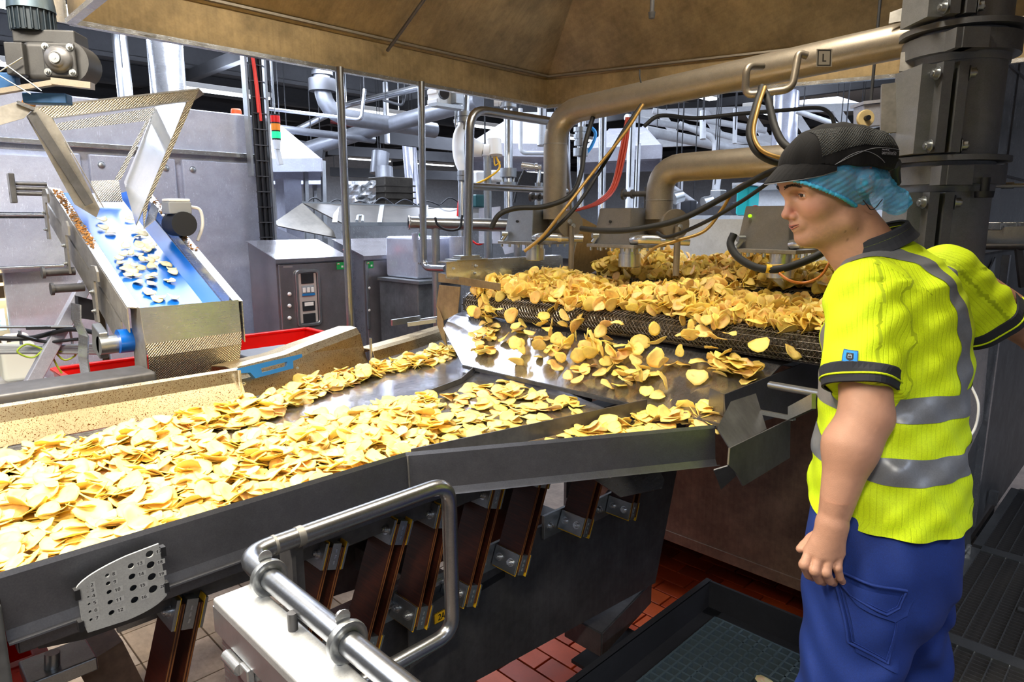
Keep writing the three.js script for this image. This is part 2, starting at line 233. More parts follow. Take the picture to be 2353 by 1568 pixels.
// ---------- vibrating pan ----------
{
  const t = thing('vibrating_conveyor', 'long stainless vibrating trough full of potato chips with flared feeding end', 'conveyor');
  const rows = [];
  // straight trough: near lip, floor, back fold
  const prof = (s, zl, zb, yl = 1.06, yb = 1.0) => [V(s, yl, zl + .004), V(s, .985, zl - .012), V(s, .975, zl - .03), V(s, .975, zb + .035), V(s, .982, zb + .012), V(s, yb, zb)];
  rows.push(prof(-.45, -1.285, -2.23), prof(.913, -1.285, -2.25));
  rows.push([V(1.655, 1.06, -.86), V(1.665, .985, -.885), V(1.675, .975, -.91), V(2.15, .985, -2.5), V(2.2, .99, -2.62), V(2.25, 1.0, -2.72)]);
  obj('trough_floor', sheet(rows, .003), M.pan, t);
  // outer side wall with folded lip
  const wall = (s, z, y0 = .955) => [V(s, y0, z + .03), V(s, y0 - .004, z + .012), V(s, y0 + .012, z + .006), V(s, 1.055, z), V(s, 1.064, z - .004), V(s, 1.058, z - .012)];
  obj('side_wall', sheet([wall(.115, -1.275), wall(.5, -1.275), wall(.913, -1.275)], .003), M.panOut, t);
  const wf = (x, z) => [V(x, .955, z + .02), V(x, .952, z + .012), V(x, .968, z + .006), V(x, 1.055, z), V(x, 1.064, z - .004), V(x - .004, 1.058, z - .014)];
  obj('flared_wall', sheet([wf(.913, -1.275), wf(1.28, -1.065), wf(1.645, -.856)], .003), M.panOut, t);
  obj('weld_seam', cyl(V(.915, .97, -1.268), V(.915, 1.056, -1.272), .0025, .0025, 6), M.matt, t);
  // back wall of the straight part, specked with oil
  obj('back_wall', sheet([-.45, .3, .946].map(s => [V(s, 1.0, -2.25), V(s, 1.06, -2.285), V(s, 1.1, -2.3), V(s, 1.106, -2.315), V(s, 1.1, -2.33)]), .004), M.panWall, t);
  // flared back wall with wide rounded top
  const fl = (x, z, k = 1) => [V(x, .985, z), V(x - .004, 1.06, z - .03), V(x - .006, 1.115 * k, z - .045), V(x - .01, 1.14 * k, z - .07), V(x - .02, 1.146 * k, z - .1), V(x - .04, 1.14 * k, z - .17), V(x - .045, 1.09 * k, z - .19)];
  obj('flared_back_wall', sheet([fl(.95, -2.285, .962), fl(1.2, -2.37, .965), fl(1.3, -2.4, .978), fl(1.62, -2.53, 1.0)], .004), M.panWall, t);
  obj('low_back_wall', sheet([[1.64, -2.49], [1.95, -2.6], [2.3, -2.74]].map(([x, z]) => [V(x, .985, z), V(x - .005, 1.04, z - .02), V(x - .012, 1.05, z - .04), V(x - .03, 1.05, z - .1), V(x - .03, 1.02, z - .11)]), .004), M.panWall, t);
  obj('joint_strip', box(.006, .12, .012, .935, 1.045, -2.272), M.steel, t); obj('joint_strip', box(.006, .12, .012, 1.63, 1.04, -2.52), M.steel, t);
  // low lane dividers
  const div = (pts, h, th = .004) => pts.slice(0, -1).map((p, i) => plate([p, pts[i + 1], pts[i + 1].clone().add(V(0, h, 0)), p.clone().add(V(0, h, 0))], th));
  obj('lane_divider', div([V(1.93, .985, -2.13), V(1.68, .98, -1.965), V(1.25, .977, -1.85), V(1.05, .976, -1.825)], .022), M.darkSteel, t);
  obj('lane_divider', div([V(1.0, .977, -1.375), V(1.4, .98, -1.29), V(1.83, .985, -1.2)], .05), M.darkSteel, t);
  // fine ribbing under the wall
  obj('bottom_rail', [span(.13, 1.15, .9, .952, -1.33, -1.30, .004)], M.panOut, t);
  // slide plate below the belt drum
  obj('slide_plate', [plate([V(1.84, 1.005, -2.14), V(1.84, 1.005, -.93), V(2.13, 1.15, -.89), V(2.13, 1.15, -2.56), V(2.03, 1.1, -2.5)], .004)], M.pan, t);
  obj('slide_tail', [plate([V(2.13, 1.15, -.89), V(2.13, 1.15, -2.56), V(2.4, 1.156, -2.62), V(2.4, 1.156, -.86)], .004)], M.pan, t);
  obj('slide_lip', [plate([V(1.838, 1.005, -2.14), V(1.838, 1.005, -.93), V(1.842, .99, -.93), V(1.842, .99, -2.14)], .003)], M.darkSteel, t);
  obj('slide_side', [plate([V(1.82, 1.105, -.925), V(2.4, 1.15, -.86), V(2.4, .98, -.85), V(1.83, .985, -.915)], .004), plate([V(1.82, 1.105, -.925), V(1.84, 1.03, -.93), V(1.9, 1.03, -1.02), V(1.88, 1.1, -1.0)], .003)], M.panOut, t);
}
// end chute right of the pan
{
  const t = thing('end_chute', 'dark steel catch chute at the right end of the flared pan', 'chute');
  obj('chute_floor', [plate([onDepth(1648, 985, 1.82), onDepth(1678, 1034, 1.79), onDepth(1816, 968, 1.95), onDepth(1745, 930, 2.12), onDepth(1668, 950, 2.0)], .004)], M.darkSteel, t);
  obj('chute_front', [plate([onDepth(1676, 1030, 1.775), onDepth(1815, 963, 1.94), onDepth(1813, 1052, 1.94), onDepth(1707, 1117, 1.81), onDepth(1692, 1088, 1.79), onDepth(1673, 1070, 1.772)], .005)], M.darkSteel, t);
  obj('chute_skirt', [plate([onDepth(1640, 1080, 1.8), onDepth(1673, 1070, 1.78), onDepth(1692, 1088, 1.8), onDepth(1707, 1117, 1.82), onDepth(1665, 1100, 1.95)], .004)], M.darkSteel, t);
  obj('weld_bead', cyl(onDepth(1676, 1030, 1.768), onDepth(1673, 1068, 1.766), .003, .003, 6), M.steelPipe, t);
}
// handrail and brackets beside slide
{
  const t = thing('support_bracket', 'steel rod and square bracket below the slide plate beside the worker', 'bracket');
  obj('rod', [pipe([onDepth(1770, 885, 1.95), onDepth(1900, 908, 1.75)], .011, .02)], M.zinc, t);
  obj('bracket_arm', [bar(onDepth(1720, 942, 2.0), onDepth(1825, 962, 1.85), .012, .012), plate([onDepth(1815, 935, 1.83), onDepth(1870, 905, 1.72), onDepth(1870, 940, 1.72), onDepth(1815, 965, 1.83)], .012)], M.zinc, t);
}
// ---------- spring arms, base frame, guard rail ----------
{
  const t = thing('base_frame', 'dark heavy steel base frame under the trough carrying the spring arms', 'frame');
  const z = -1.5;
  obj('base_plate', [plate([V(.55, .55, z), V(2.02, .55, z), V(2.15, .62, z), V(2.28, .78, z), V(2.6, .72, z), V(2.4, .02, z), V(1.4, .1, z), V(.5, .18, z)], .012)], M.darkSteel, t);
  obj('rear_plate', [plate([V(1.0, .8, -2.1), V(2.3, .8, -2.1), V(2.3, .1, -2.1), V(1.0, .25, -2.1)], .012)], M.darkSteel, t);
  obj('cross_beam', [span(1.25, 1.35, .3, .4, -2.1, -1.5, .006), span(2.1, 2.2, .2, .3, -2.1, -1.5, .006)], M.darkSteel, t);
  obj('slot', [plate([V(1.315, .445, z + .0065), V(1.46, .455, z + .0065), V(1.46, .43, z + .0065), V(1.315, .42, z + .0065)], .001)], M.black, t);  // not cut through: black sheet on the plate paints the dark of the opening
  // foot with slotted channel and adjusting bolt
  const fx = 2.15, fz = -1.56;
  obj('foot_bracket', [plate([V(1.98, -.02, -1.66), V(1.98, -.02, -1.47), V(2.42, .0, -1.53), V(2.42, .0, -1.72)], .01), plate([V(1.98, -.02, -1.47), V(1.98, -.12, -1.47), V(2.42, -.1, -1.53), V(2.42, .0, -1.53)], .01), plate([V(1.98, -.02, -1.66), V(1.98, -.02, -1.47), V(1.98, -.12, -1.47), V(1.98, -.12, -1.66)], .01), plate([V(2.42, 0, -1.53), V(2.42, 0, -1.72), V(2.46, .12, -1.7), V(2.46, .12, -1.53)], .01)], M.darkSteel, t);
  obj('foot_bolt', [bolt(V(2.2, -.008, -1.58), V(0, 1, 0), .018, .014), cyl(V(2.05, -.12, -1.5), V(2.05, -.38, -1.5), .014, .014, 10), cyl(V(2.3, -.12, -1.6), V(2.3, -.38, -1.6), .014, .014, 10)], M.zinc, t);
  obj('foot_pad', [span(1.95, 2.3, -.2, -.185, -1.6, -1.42), span(1.95, 2.4, -.4, -.37, -1.62, -1.42)], M.dark, t);
  obj('air_fitting', [pipe([V(2.46, .1, -1.55), V(2.52, .16, -1.56), V(2.6, .18, -1.6), V(2.62, .3, -1.6)], .014, .03, 8)], M.matt, t);
  // curved guard sheet
  obj('guard_sheet', [plate([V(1.74, .74, -1.34), V(2.1, .73, -1.34), V(2.09, .64, -1.3), V(2.05, .625, -1.28), V(1.82, .68, -1.27)], .003)], M.steel, t);
  // plates welded below the trough
  const ub = [plate([V(.149, .9, -1.4), V(.17, .845, -1.4), V(.24, .83, -1.4), V(1.4, .8, -1.4), V(1.4, .955, -1.4), V(.149, .955, -1.4)], .008)];
  obj('upper_beam', [ub, span(1.3, 2.2, .82, .95, -1.5, -1.42)], M.darkSteel, t);
  obj('lower_ledge', [span(.6, 1.2, .54, .552, -1.56, -1.46)], M.steel, t);
}
const springs = [[.43, .835, .335, .5], [.768, .836, .66, .51], [.965, .829, .845, .5], [1.11, .826, 1.012, .512], [1.31, .82, 1.195, .5], [1.53, .82, 1.41, .515], [1.85, .8, 1.735, .53], [2.1, .75, 2.02, .5]];
const springWord = ['first spring arm, nearest the left picture edge', 'second spring arm, just right of the square rail post', 'third spring arm, fully seen inside the tube guard', 'fourth spring arm, left of the guard tube upright', 'fifth spring arm, just right of the guard tube upright', 'sixth spring arm, under the bend of the trough', 'seventh spring arm, in the shade under the flared wall', 'last spring arm, short end by the curved guard sheet'];
springs.forEach(([x1, y1, x0, y0], i) => {
  const t = thing('spring_arm', 'red-brown laminated ' + springWord[i], 'spring arm', 'laminated spring arms under the trough');
  const a = V(x0, y0, -1.42), b = V(x1, y1, -1.42), d = b.clone().sub(a).normalize(), n = V(d.y, -d.x, 0).multiplyScalar(-1); // n points down the line, towards the viewer's side
  for (const o of [-.018, .018]) { const p = n.clone().multiplyScalar(o); const leaf = obj('leaf', bar(a.clone().add(p), b.clone().add(p), .1, .011, n), M.laminate, t); for (const e of [-.003, .003]) { const q = n.clone().multiplyScalar(o + e); obj('leaf_edge', bar(a.clone().add(q).add(V(0, 0, .0495)), b.clone().add(q).add(V(0, 0, .0495)), .004, .0022, n), M.lamEdge, leaf); } }
  for (const [end, s] of [[a, 1], [b, -1]]) {
    const c0 = end.clone().addScaledVector(d, -.01 * s), c1 = end.clone().addScaledVector(d, .055 * s), P = o => n.clone().multiplyScalar(o);
    const spc = obj('spacer', bar(c0, c1, .104, .024, n, .001), M.zinc, t);
    let cp; for (const o of [-.028, .028]) cp = obj('clamp_plate', bar(c0.clone().add(P(o)), c1.clone().add(P(o)), .104, .008, n, .001), M.zinc, t);
    for (const o of [-.0105, .0105]) obj('shim', bar(c0.clone().addScaledVector(d, -.004 * s).add(P(o * 2.35)), c1.clone().add(P(o * 2.35)), .105, .0015, n), M.yellow, t);
    const mid = c0.clone().add(c1).multiplyScalar(.5); for (const dz of [-.026, .026]) obj('bolt', bolt(mid.clone().add(P(.032)).add(V(0, 0, dz)), n, .0095, .009), M.bright, cp);
    obj('cast_mark', [0, 1, 2].map(k => box(.004, .009, .0015, mid.x + d.x * (k - 1) * .014, mid.y + d.y * (k - 1) * .014, mid.z + .0525, 0, 0, 0, -.4)), M.bright, spc);
    // backing plate with bolt, beside the clamp
    const bx = mid.x - .055, up = s < 0; const mp = obj('mounting_plate', [span(bx - .055, bx + .07, mid.y - .042, mid.y + .045, -1.486, -1.474, .001)], M.zinc, t);
    for (const dx of [-.03, .065]) obj('bolt', bolt(V(bx + dx * .8 - (dx > 0 ? .0 : 0), mid.y, -1.474), V(0, 0, 1), .0105, .008), M.bright, mp);
  }
});
// plate with sizing holes, hung on the trough wall
{
  const t = thing('sizing_plate', 'grey plastic sizing gauge plate with numbered round holes on the trough wall', 'gauge plate');
  const z = -1.238, c = [.279, .987], sh = new THREE.Shape();
  sh.moveTo(-.068, .03); sh.quadraticCurveTo(-.055, .048, .01, .058); sh.lineTo(.062, .062); sh.lineTo(.064, .03); sh.lineTo(.067, -.04); sh.quadraticCurveTo(.05, -.058, .0, -.06); sh.lineTo(-.06, -.056); sh.lineTo(-.066, -.03); sh.closePath();
  const rows = [[-.053, [[.027, .0012, '2'], [.017, .0014, '3'], [.007, .0018, '4'], [-.006, .0022, '5'], [-.02, .0024, '6'], [-.035, .0027, '7']]], [-.022, [[.034, .0036, '8'], [.019, .0039, '9'], [.003, .0042, '10'], [-.016, .0045, '11'], [-.036, .0048, '12']]], [.015, [[.037, .0053, '13'], [.017, .0057, '14'], [-.005, .006, '15'], [-.028, .0064, '16']]], [.046, [[.048, .0066, '17'], [.027, .0068, '18'], [.004, .0071, '19'], [-.02, .0075, '20']]]];
  for (const [x, hs] of rows) for (const [y, r] of hs) { const p = new THREE.Path(); p.absarc(x, y + (x > 0 ? .0 : 0), r, 0, Math.PI * 2, true); sh.holes.push(p); }
  const g = new THREE.ExtrudeGeometry(sh, { depth: .004, bevelEnabled: false, curveSegments: 10 }); g.translate(c[0], c[1], z);
  const gp = obj('plate', g, std({ color: 0xa9abac, roughness: .5, map: wornCol }), t);
  obj('backing', [new THREE.ExtrudeGeometry(new THREE.Shape([[-.066, .03], [.06, .056], [.064, -.04], [.0, -.056], [-.062, -.052]].map(p => new THREE.Vector2(...p))), { depth: .001, bevelEnabled: false }).translate(c[0], c[1], z - .006)], M.dark, t);
  const num = paint(1024, 1024, (x, w, h) => { x.fillStyle = '#a9abac'; x.fillRect(0, 0, w, h); x.fillStyle = '#15161a'; x.font = 'bold 62px sans-serif'; for (const [cx, hs] of rows) for (const [cy, r, s] of hs) x.fillText(s, (cx + r + .0035 + .07) / .14 * w, (.065 - cy) / .13 * h + 22); });
  // numerals printed on thin inlays, one for each hole
  for (const [cx, hs] of rows) for (const [cy, r, s] of hs) { const w = s.length > 1 ? .0135 : .0075, hh = .0095, x0 = cx + r + .003, u0 = (x0 + .07) / .14, v0 = (cy - hh / 2 + .065) / .13; const p = new THREE.PlaneGeometry(w, hh); const uv = p.attributes.uv; for (let i = 0; i < 4; i++) uv.setXY(i, u0 + uv.getX(i) * w / .14, v0 + uv.getY(i) * hh / .13); p.translate(c[0] + x0 + w / 2, c[1] + cy, z + .0044); if (!M.gaugePrint) M.gaugePrint = std({ map: num, roughness: .5 }); obj('printed_number', p, M.gaugePrint, gp, true); }
  obj('clip', [box(.008, .018, .014, c[0] - .068, c[1] + .018, z), box(.008, .018, .014, c[0] - .068, c[1] - .04, z), box(.008, .018, .014, c[0] + .068, c[1] + .045, z), box(.008, .018, .014, c[0] + .068, c[1] - .025, z)], M.black, t);
}
// switch bracket with yellow sign
{
  const t = thing('sign_bracket', 'folded steel bracket with small yellow 2A sign', 'bracket');
  obj('bracket', [plate([V(1.02, .5, -1.44), V(1.19, .52, -1.44), V(1.19, .36, -1.44), V(1.02, .34, -1.44)], .006), span(1.01, 1.19, .495, .505, -1.49, -1.44)], M.darkSteel, t);
  const s = paint(256, 128, (x, w, h) => { x.fillStyle = '#f2bd12'; x.fillRect(0, 0, w, h); x.strokeStyle = '#2a2308'; x.lineWidth = 6; x.strokeRect(3, 3, w - 6, h - 6); x.fillStyle = '#151208'; x.font = 'bold 104px sans-serif'; x.textAlign = 'center'; x.fillText('2A', w / 2, 101); });
  const p = new THREE.BoxGeometry(.054, .034, .002); p.translate(1.137, .456, -1.435); obj('sign', p, std({ map: s, roughness: .45 }), t, true);
}
// tube guard
{
  const t = thing('tube_guard', 'bent stainless tube guard rail in front of the spring arms', 'guard rail');
  const z = -1.1;
  obj('rail', [pipe([V(.435, 1.04, -.45), V(.435, 1.04, z), V(.9, 1.042, z), V(.905, .672, z), V(.6, .672, z), V(.435, .672, -.9)], .0175, .05, 18)], M.tube, t);
  for (const [a, b, r] of [[.535, .548, .0192], [.49, .495, .0188]]) obj('weld', [cyl(V(a, 1.04, z), V(b, 1.04, z), r, r, 16)], M.matt, t);
  obj('post', [bar(V(.53, 1.03, z - .03), V(.53, .3, z - .03), .05, .008, V(1, 0, 0))], M.darkSteel, t);
  obj('post_web', [bar(V(.55, 1.03, z - .04), V(.55, .3, z - .04), .008, .03, V(1, 0, 0))], M.darkSteel, t);
}
{
  const t = thing('junction_box', 'bright stainless control box with folded lid in the lower foreground', 'control box');
  const x0 = .362, x1 = .432, za = -1.055, zb = -.45, yt = 1.012;
  obj('body', [span(x0 + .006, x1 - .004, .66, yt - .008, za + .006, zb, .006)], M.steel, t);
  obj('lid', [span(x0, x1, yt - .02, yt, za, zb, .005)], M.lid, t);
  obj('lid_fold', [span(x0, x0 + .003, yt - .06, yt - .015, za, zb)], M.bright, t);
  obj('hinge', [cyl(V(x0 - .004, yt - .075, -1.0), V(x0 - .004, yt - .075, -.95), .01, .01, 10)], M.bright, t);
  obj('hinge_plate', [box(.012, .026, .03, x0, yt - .075, -.935, .003)], M.bright, t);
  obj('pin', [cyl(V(x1 - .018, yt - .002, -.88), V(x1 - .018, yt + .028, -.88), .0075, .0075, 12)], M.darkSteel, t);
  obj('recess_dark_patch', [span(x0 - .002, x0 + .008, yt - .3, yt - .1, -.9, -.7)], M.dark, t);  // dark slab on the box side, shade of a hollow put into its colour
}
[[-1.0, 'ring clamp with bolt joining the far end of the control box to the guard tube'], [-.76, 'ring clamp with bolt at the near end of the control box']].forEach(([z, label]) => {
  const t = thing('ring_clamp', label, 'clamp', 'ring clamps on the guard tube');
  obj('ring', [lathe([[.018, -.006], [.03, -.006], [.031, -.004], [.031, .004], [.03, .006], [.018, .006], [.018, -.006]], V(.435, 1.04, z), V(0, 0, 1), 20)], M.zinc, t);
  obj('bolt', [bolt(V(.435, 1.073, z - .008), V(0, 0, -1), .008, .007)], M.bright, t);
});
// ---------- wire belts ----------
function wireBelt(name, label, xc, yc, r, z0, z1, x1, pitch = .0115) {
  const t = thing(name, label, 'wire belt', 'wire mesh belts'); const path = []; // around the drum from below to the upper run
  for (let a = -100; a <= 90; a += 8) { const q = a * Math.PI / 180; path.push([xc - Math.cos(q) * r, yc + Math.sin(q) * r]); }
  const len = x1 - xc; for (let k = 1; k * pitch < len; k++) path.push([xc + k * pitch, yc + r]);
  // resample by pitch
  const pts = []; let acc = 0; for (let i = 0; i < path.length - 1; i++) { const [ax, ay] = path[i], [bx, by] = path[i + 1], L = Math.hypot(bx - ax, by - ay); while (acc <= L) { const k = acc / L; pts.push([ax + (bx - ax) * k, ay + (by - ay) * k]); acc += pitch; } acc -= L; }
  const P = []; const w = .0017; const zs = .0085;
  pts.slice(0, 34).forEach(([x, y], i) => { // crimped wires
    const [nx, ny] = pts[Math.min(i + 1, pts.length - 1)]; const n = Math.round((z1 - z0) / zs); let prev = null;
    const dx = nx - x, dy = ny - y, L = Math.hypot(dx, dy) || 1, ox = -dy / L * w, oy = dx / L * w;
    for (let k = 0; k <= n; k++) { const f = (k + i) % 2, p = [x + dx * f, y + dy * f, z0 + k * zs]; if (prev) { const [ax, ay, az] = prev, [bx, by, bz] = p; const q = (a, b, c, d) => P.push(...a, ...b, ...c, ...b, ...d, ...c); const h = w; q([ax, ay, az - h], [bx, by, bz - h], [ax + ox, ay + oy, az], [bx + ox, by + oy, bz]); q([ax + ox, ay + oy, az], [bx + ox, by + oy, bz], [ax, ay, az + h], [bx, by, bz + h]); } prev = p; }
  });
  const g = new THREE.BufferGeometry(); g.setAttribute('position', new THREE.Float32BufferAttribute(P, 3)); g.computeVertexNormals();
  const mw = obj('mesh_wires', g, M.wire, t); mw.userData.kind = 'stuff';
  const rods = obj('cross_rods', pts.filter((_, i) => i % 2 === 0).map(([x, y]) => cyl(V(x, y, z0), V(x, y, z1), .0014, .0014, 5, true)), M.wire, t); rods.userData.kind = 'stuff';
  obj('drum', [cyl(V(xc, yc, z0 + .01), V(xc, yc, z1 - .01), r - .005, r - .005, 28)], M.drum, t);
  obj('bed_plate', [span(xc, x1, yc + r - .012, yc + r - .006, z0, z1)], M.drum, t);
  obj('edge_chain', [cyl(V(xc, yc, z0 - .012), V(xc, yc, z0), r + .004, r + .004, 20), ...Array.from({ length: 12 }, (_, k) => { const a = (k / 12) * 6.283; return cyl(V(xc + Math.cos(a) * r, yc + Math.sin(a) * r, z0 - .018), V(xc + Math.cos(a) * r, yc + Math.sin(a) * r, z0 - .01), .006, .006, 8); })], M.darkSteel, t);
  return t;
}
M.wire = std({ color: 0x8f887e, metalness: 1, roughness: .35 });
M.drum = std({ color: 0x655c51, metalness: .8, roughness: .5, map: grime });
wireBelt('wire_belt', 'wire mesh belt drum shedding chips onto the slide', 2.17, 1.215, .052, -2.44, -.62, 2.75);
wireBelt('wire_belt', 'upper wire mesh belt drum behind the first belt', 2.66, 1.3, .045, -2.15, -.62, 3.42);
// ---------- fryer housing ----------
{
  const t = thing('fryer_housing', 'large stained steel fryer housing behind the pan and the worker', 'fryer');
  obj('front_panel', [span(2.95, 2.97, -.06, .97, -2.3, -.66), span(2.944, 2.952, -.07, -.015, -2.3, -.66, .002)], M.stain, t);
  obj('rear_light_block', span(2.97, 5.0, FL, 1.15, -2.52, -2.5), M.sidepan, t); obj('end_light_block', span(4.98, 5.0, FL, 1.5, -2.5, -.66), M.sidepan, t); obj('belly_light_block', span(2.97, 4.98, -.08, -.06, -2.5, -.66), M.sidepan, t); obj('top_plate', span(3.47, 4.98, 1.5, 1.52, -2.5, -.68), M.sidepan, t);  // skirts and belly plate are added unseen to keep light from under the fryer
  obj('base_skid', [span(3.0, 3.2, FL, -.06, -2.3, -2.1), span(3.0, 3.2, FL, -.06, -.9, -.7)], M.stain, t);
  obj('side_panel', [span(2.97, 6.6, -.1, 1.52, -.66, -.63)], M.sidepan, t);
  obj('upper_side_panel', [span(3.6, 6.6, 1.52, 4.2, -.72, -.7)], M.steelV, t);
  obj('seam', [span(3.6, 6.6, 1.83, 1.84, -.702, -.692), span(4.2, 4.21, 1.84, 4.2, -.702, -.692), span(3.6, 6.6, 2.32, 2.33, -.702, -.692)], M.darkSteel, t);
  obj('top_frame', [span(2.95, 6.6, 1.48, 1.55, -.68, -.6, .004)], M.zinc, t);
  obj('leg_panel', [plate([V(3.3, 1.2, -.62), V(3.75, 1.45, -.62), V(3.95, .62, -.62), V(3.5, .45, -.62)], .006), span(3.0, 3.02, .1, 1.5, -.64, -.61), span(3.98, 4.02, .05, 1.45, -.64, -.6)], M.steelV, t);
  // rear screen above the upper belt; strong light on steel painted in as white
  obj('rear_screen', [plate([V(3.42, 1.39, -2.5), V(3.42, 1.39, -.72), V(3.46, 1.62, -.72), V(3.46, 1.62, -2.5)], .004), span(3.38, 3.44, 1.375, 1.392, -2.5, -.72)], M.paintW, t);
  obj('rear_gap_sheet', [span(3.44, 3.46, 1.2, 1.385, -2.5, -.72)], M.darkSteel, t);  // dark sheet added where the gap behind the upper belt is only shade
}
{
  const t = thing('belt_side_guard', 'folded steel guard plates at the left end of the wire belts', 'side guard');
  obj('side_plate', [plate([onZ(1025, 604, -2.46), onZ(1292, 590, -2.46), onZ(1294, 700, -2.46), onZ(1150, 690, -2.46), onZ(1060, 645, -2.46), onZ(1025, 640, -2.46)], .006), span(2.02, 2.84, 1.416, 1.424, -2.52, -2.455)], M.steel, t);
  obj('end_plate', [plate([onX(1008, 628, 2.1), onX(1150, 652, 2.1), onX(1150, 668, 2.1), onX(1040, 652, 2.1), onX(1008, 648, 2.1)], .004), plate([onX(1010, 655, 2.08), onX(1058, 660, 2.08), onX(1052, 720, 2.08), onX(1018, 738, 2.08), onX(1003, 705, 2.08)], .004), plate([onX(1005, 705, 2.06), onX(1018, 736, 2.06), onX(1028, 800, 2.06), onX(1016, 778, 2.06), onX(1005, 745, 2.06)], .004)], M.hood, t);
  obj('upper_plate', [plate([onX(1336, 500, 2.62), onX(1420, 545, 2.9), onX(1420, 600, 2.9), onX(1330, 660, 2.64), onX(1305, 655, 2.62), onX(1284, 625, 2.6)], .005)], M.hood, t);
  obj('foot_plates', [span(2.11, 2.25, 1.425, 1.437, -2.53, -2.46), span(2.12, 2.24, 1.437, 1.446, -2.525, -2.465), span(2.08, 2.28, 1.424, 1.43, -2.54, -2.45)], M.zinc, t);
  obj('bolt', [bolt(onZ(1043, 618, -2.456), V(0, 0, 1), .006), bolt(onZ(1095, 612, -2.456), V(0, 0, 1), .008), bolt(onZ(1092, 628, -2.456), V(0, 0, 1), .006)], M.bright, t);
  obj('stop_bar', [bar(V(1.98, 1.1, -2.72), V(2.08, 1.12, -2.62), .012, .02), bar(onZ(900, 742, -2.8), onZ(965, 732, -2.8), .014, .03), pipe([onZ(965, 736, -2.8), onZ(1008, 730, -2.68)], .008, .01)], M.zinc, t);
}
{ // tube frame standing on the side guard
  const t = thing('tube_hoop', 'stainless tube hoop standing on the belt side guard', 'tube frame');
  const z = -2.49;
  obj('hoop', pipe([onZ(1075, 588, z), onZ(1080, 250, z), onZ(1290, 283, z), onZ(1322, 600, z)], .022, .1, 14), M.tube, t);
  obj('cross_bar', pipe([onZ(1078, 428, z), onZ(1318, 440, z)], .017, .02, 12), M.tube, t);
}
{ // pole hanging beside the belts with a bend to the right
  const t = thing('hanging_pole', 'slim vertical pole bent towards the belt guard', 'pole');
  obj('tube', pipe([V(2.215, 2.31, -2.87), onZ(974, 616, -2.87), onZ(1024, 618, -2.7)], .018, .05, 12), M.tube, t);
}
{ const t = thing('hood_post', 'tall slim steel post between the two sloped cabinets', 'post'); obj('tube', [cyl(V(1.745, FL, -2.87), V(1.745, 2.31, -2.87), .019, .019, 12), box(.1, .01, .1, 1.745, FL + .005, -2.87)], M.tube, t); }
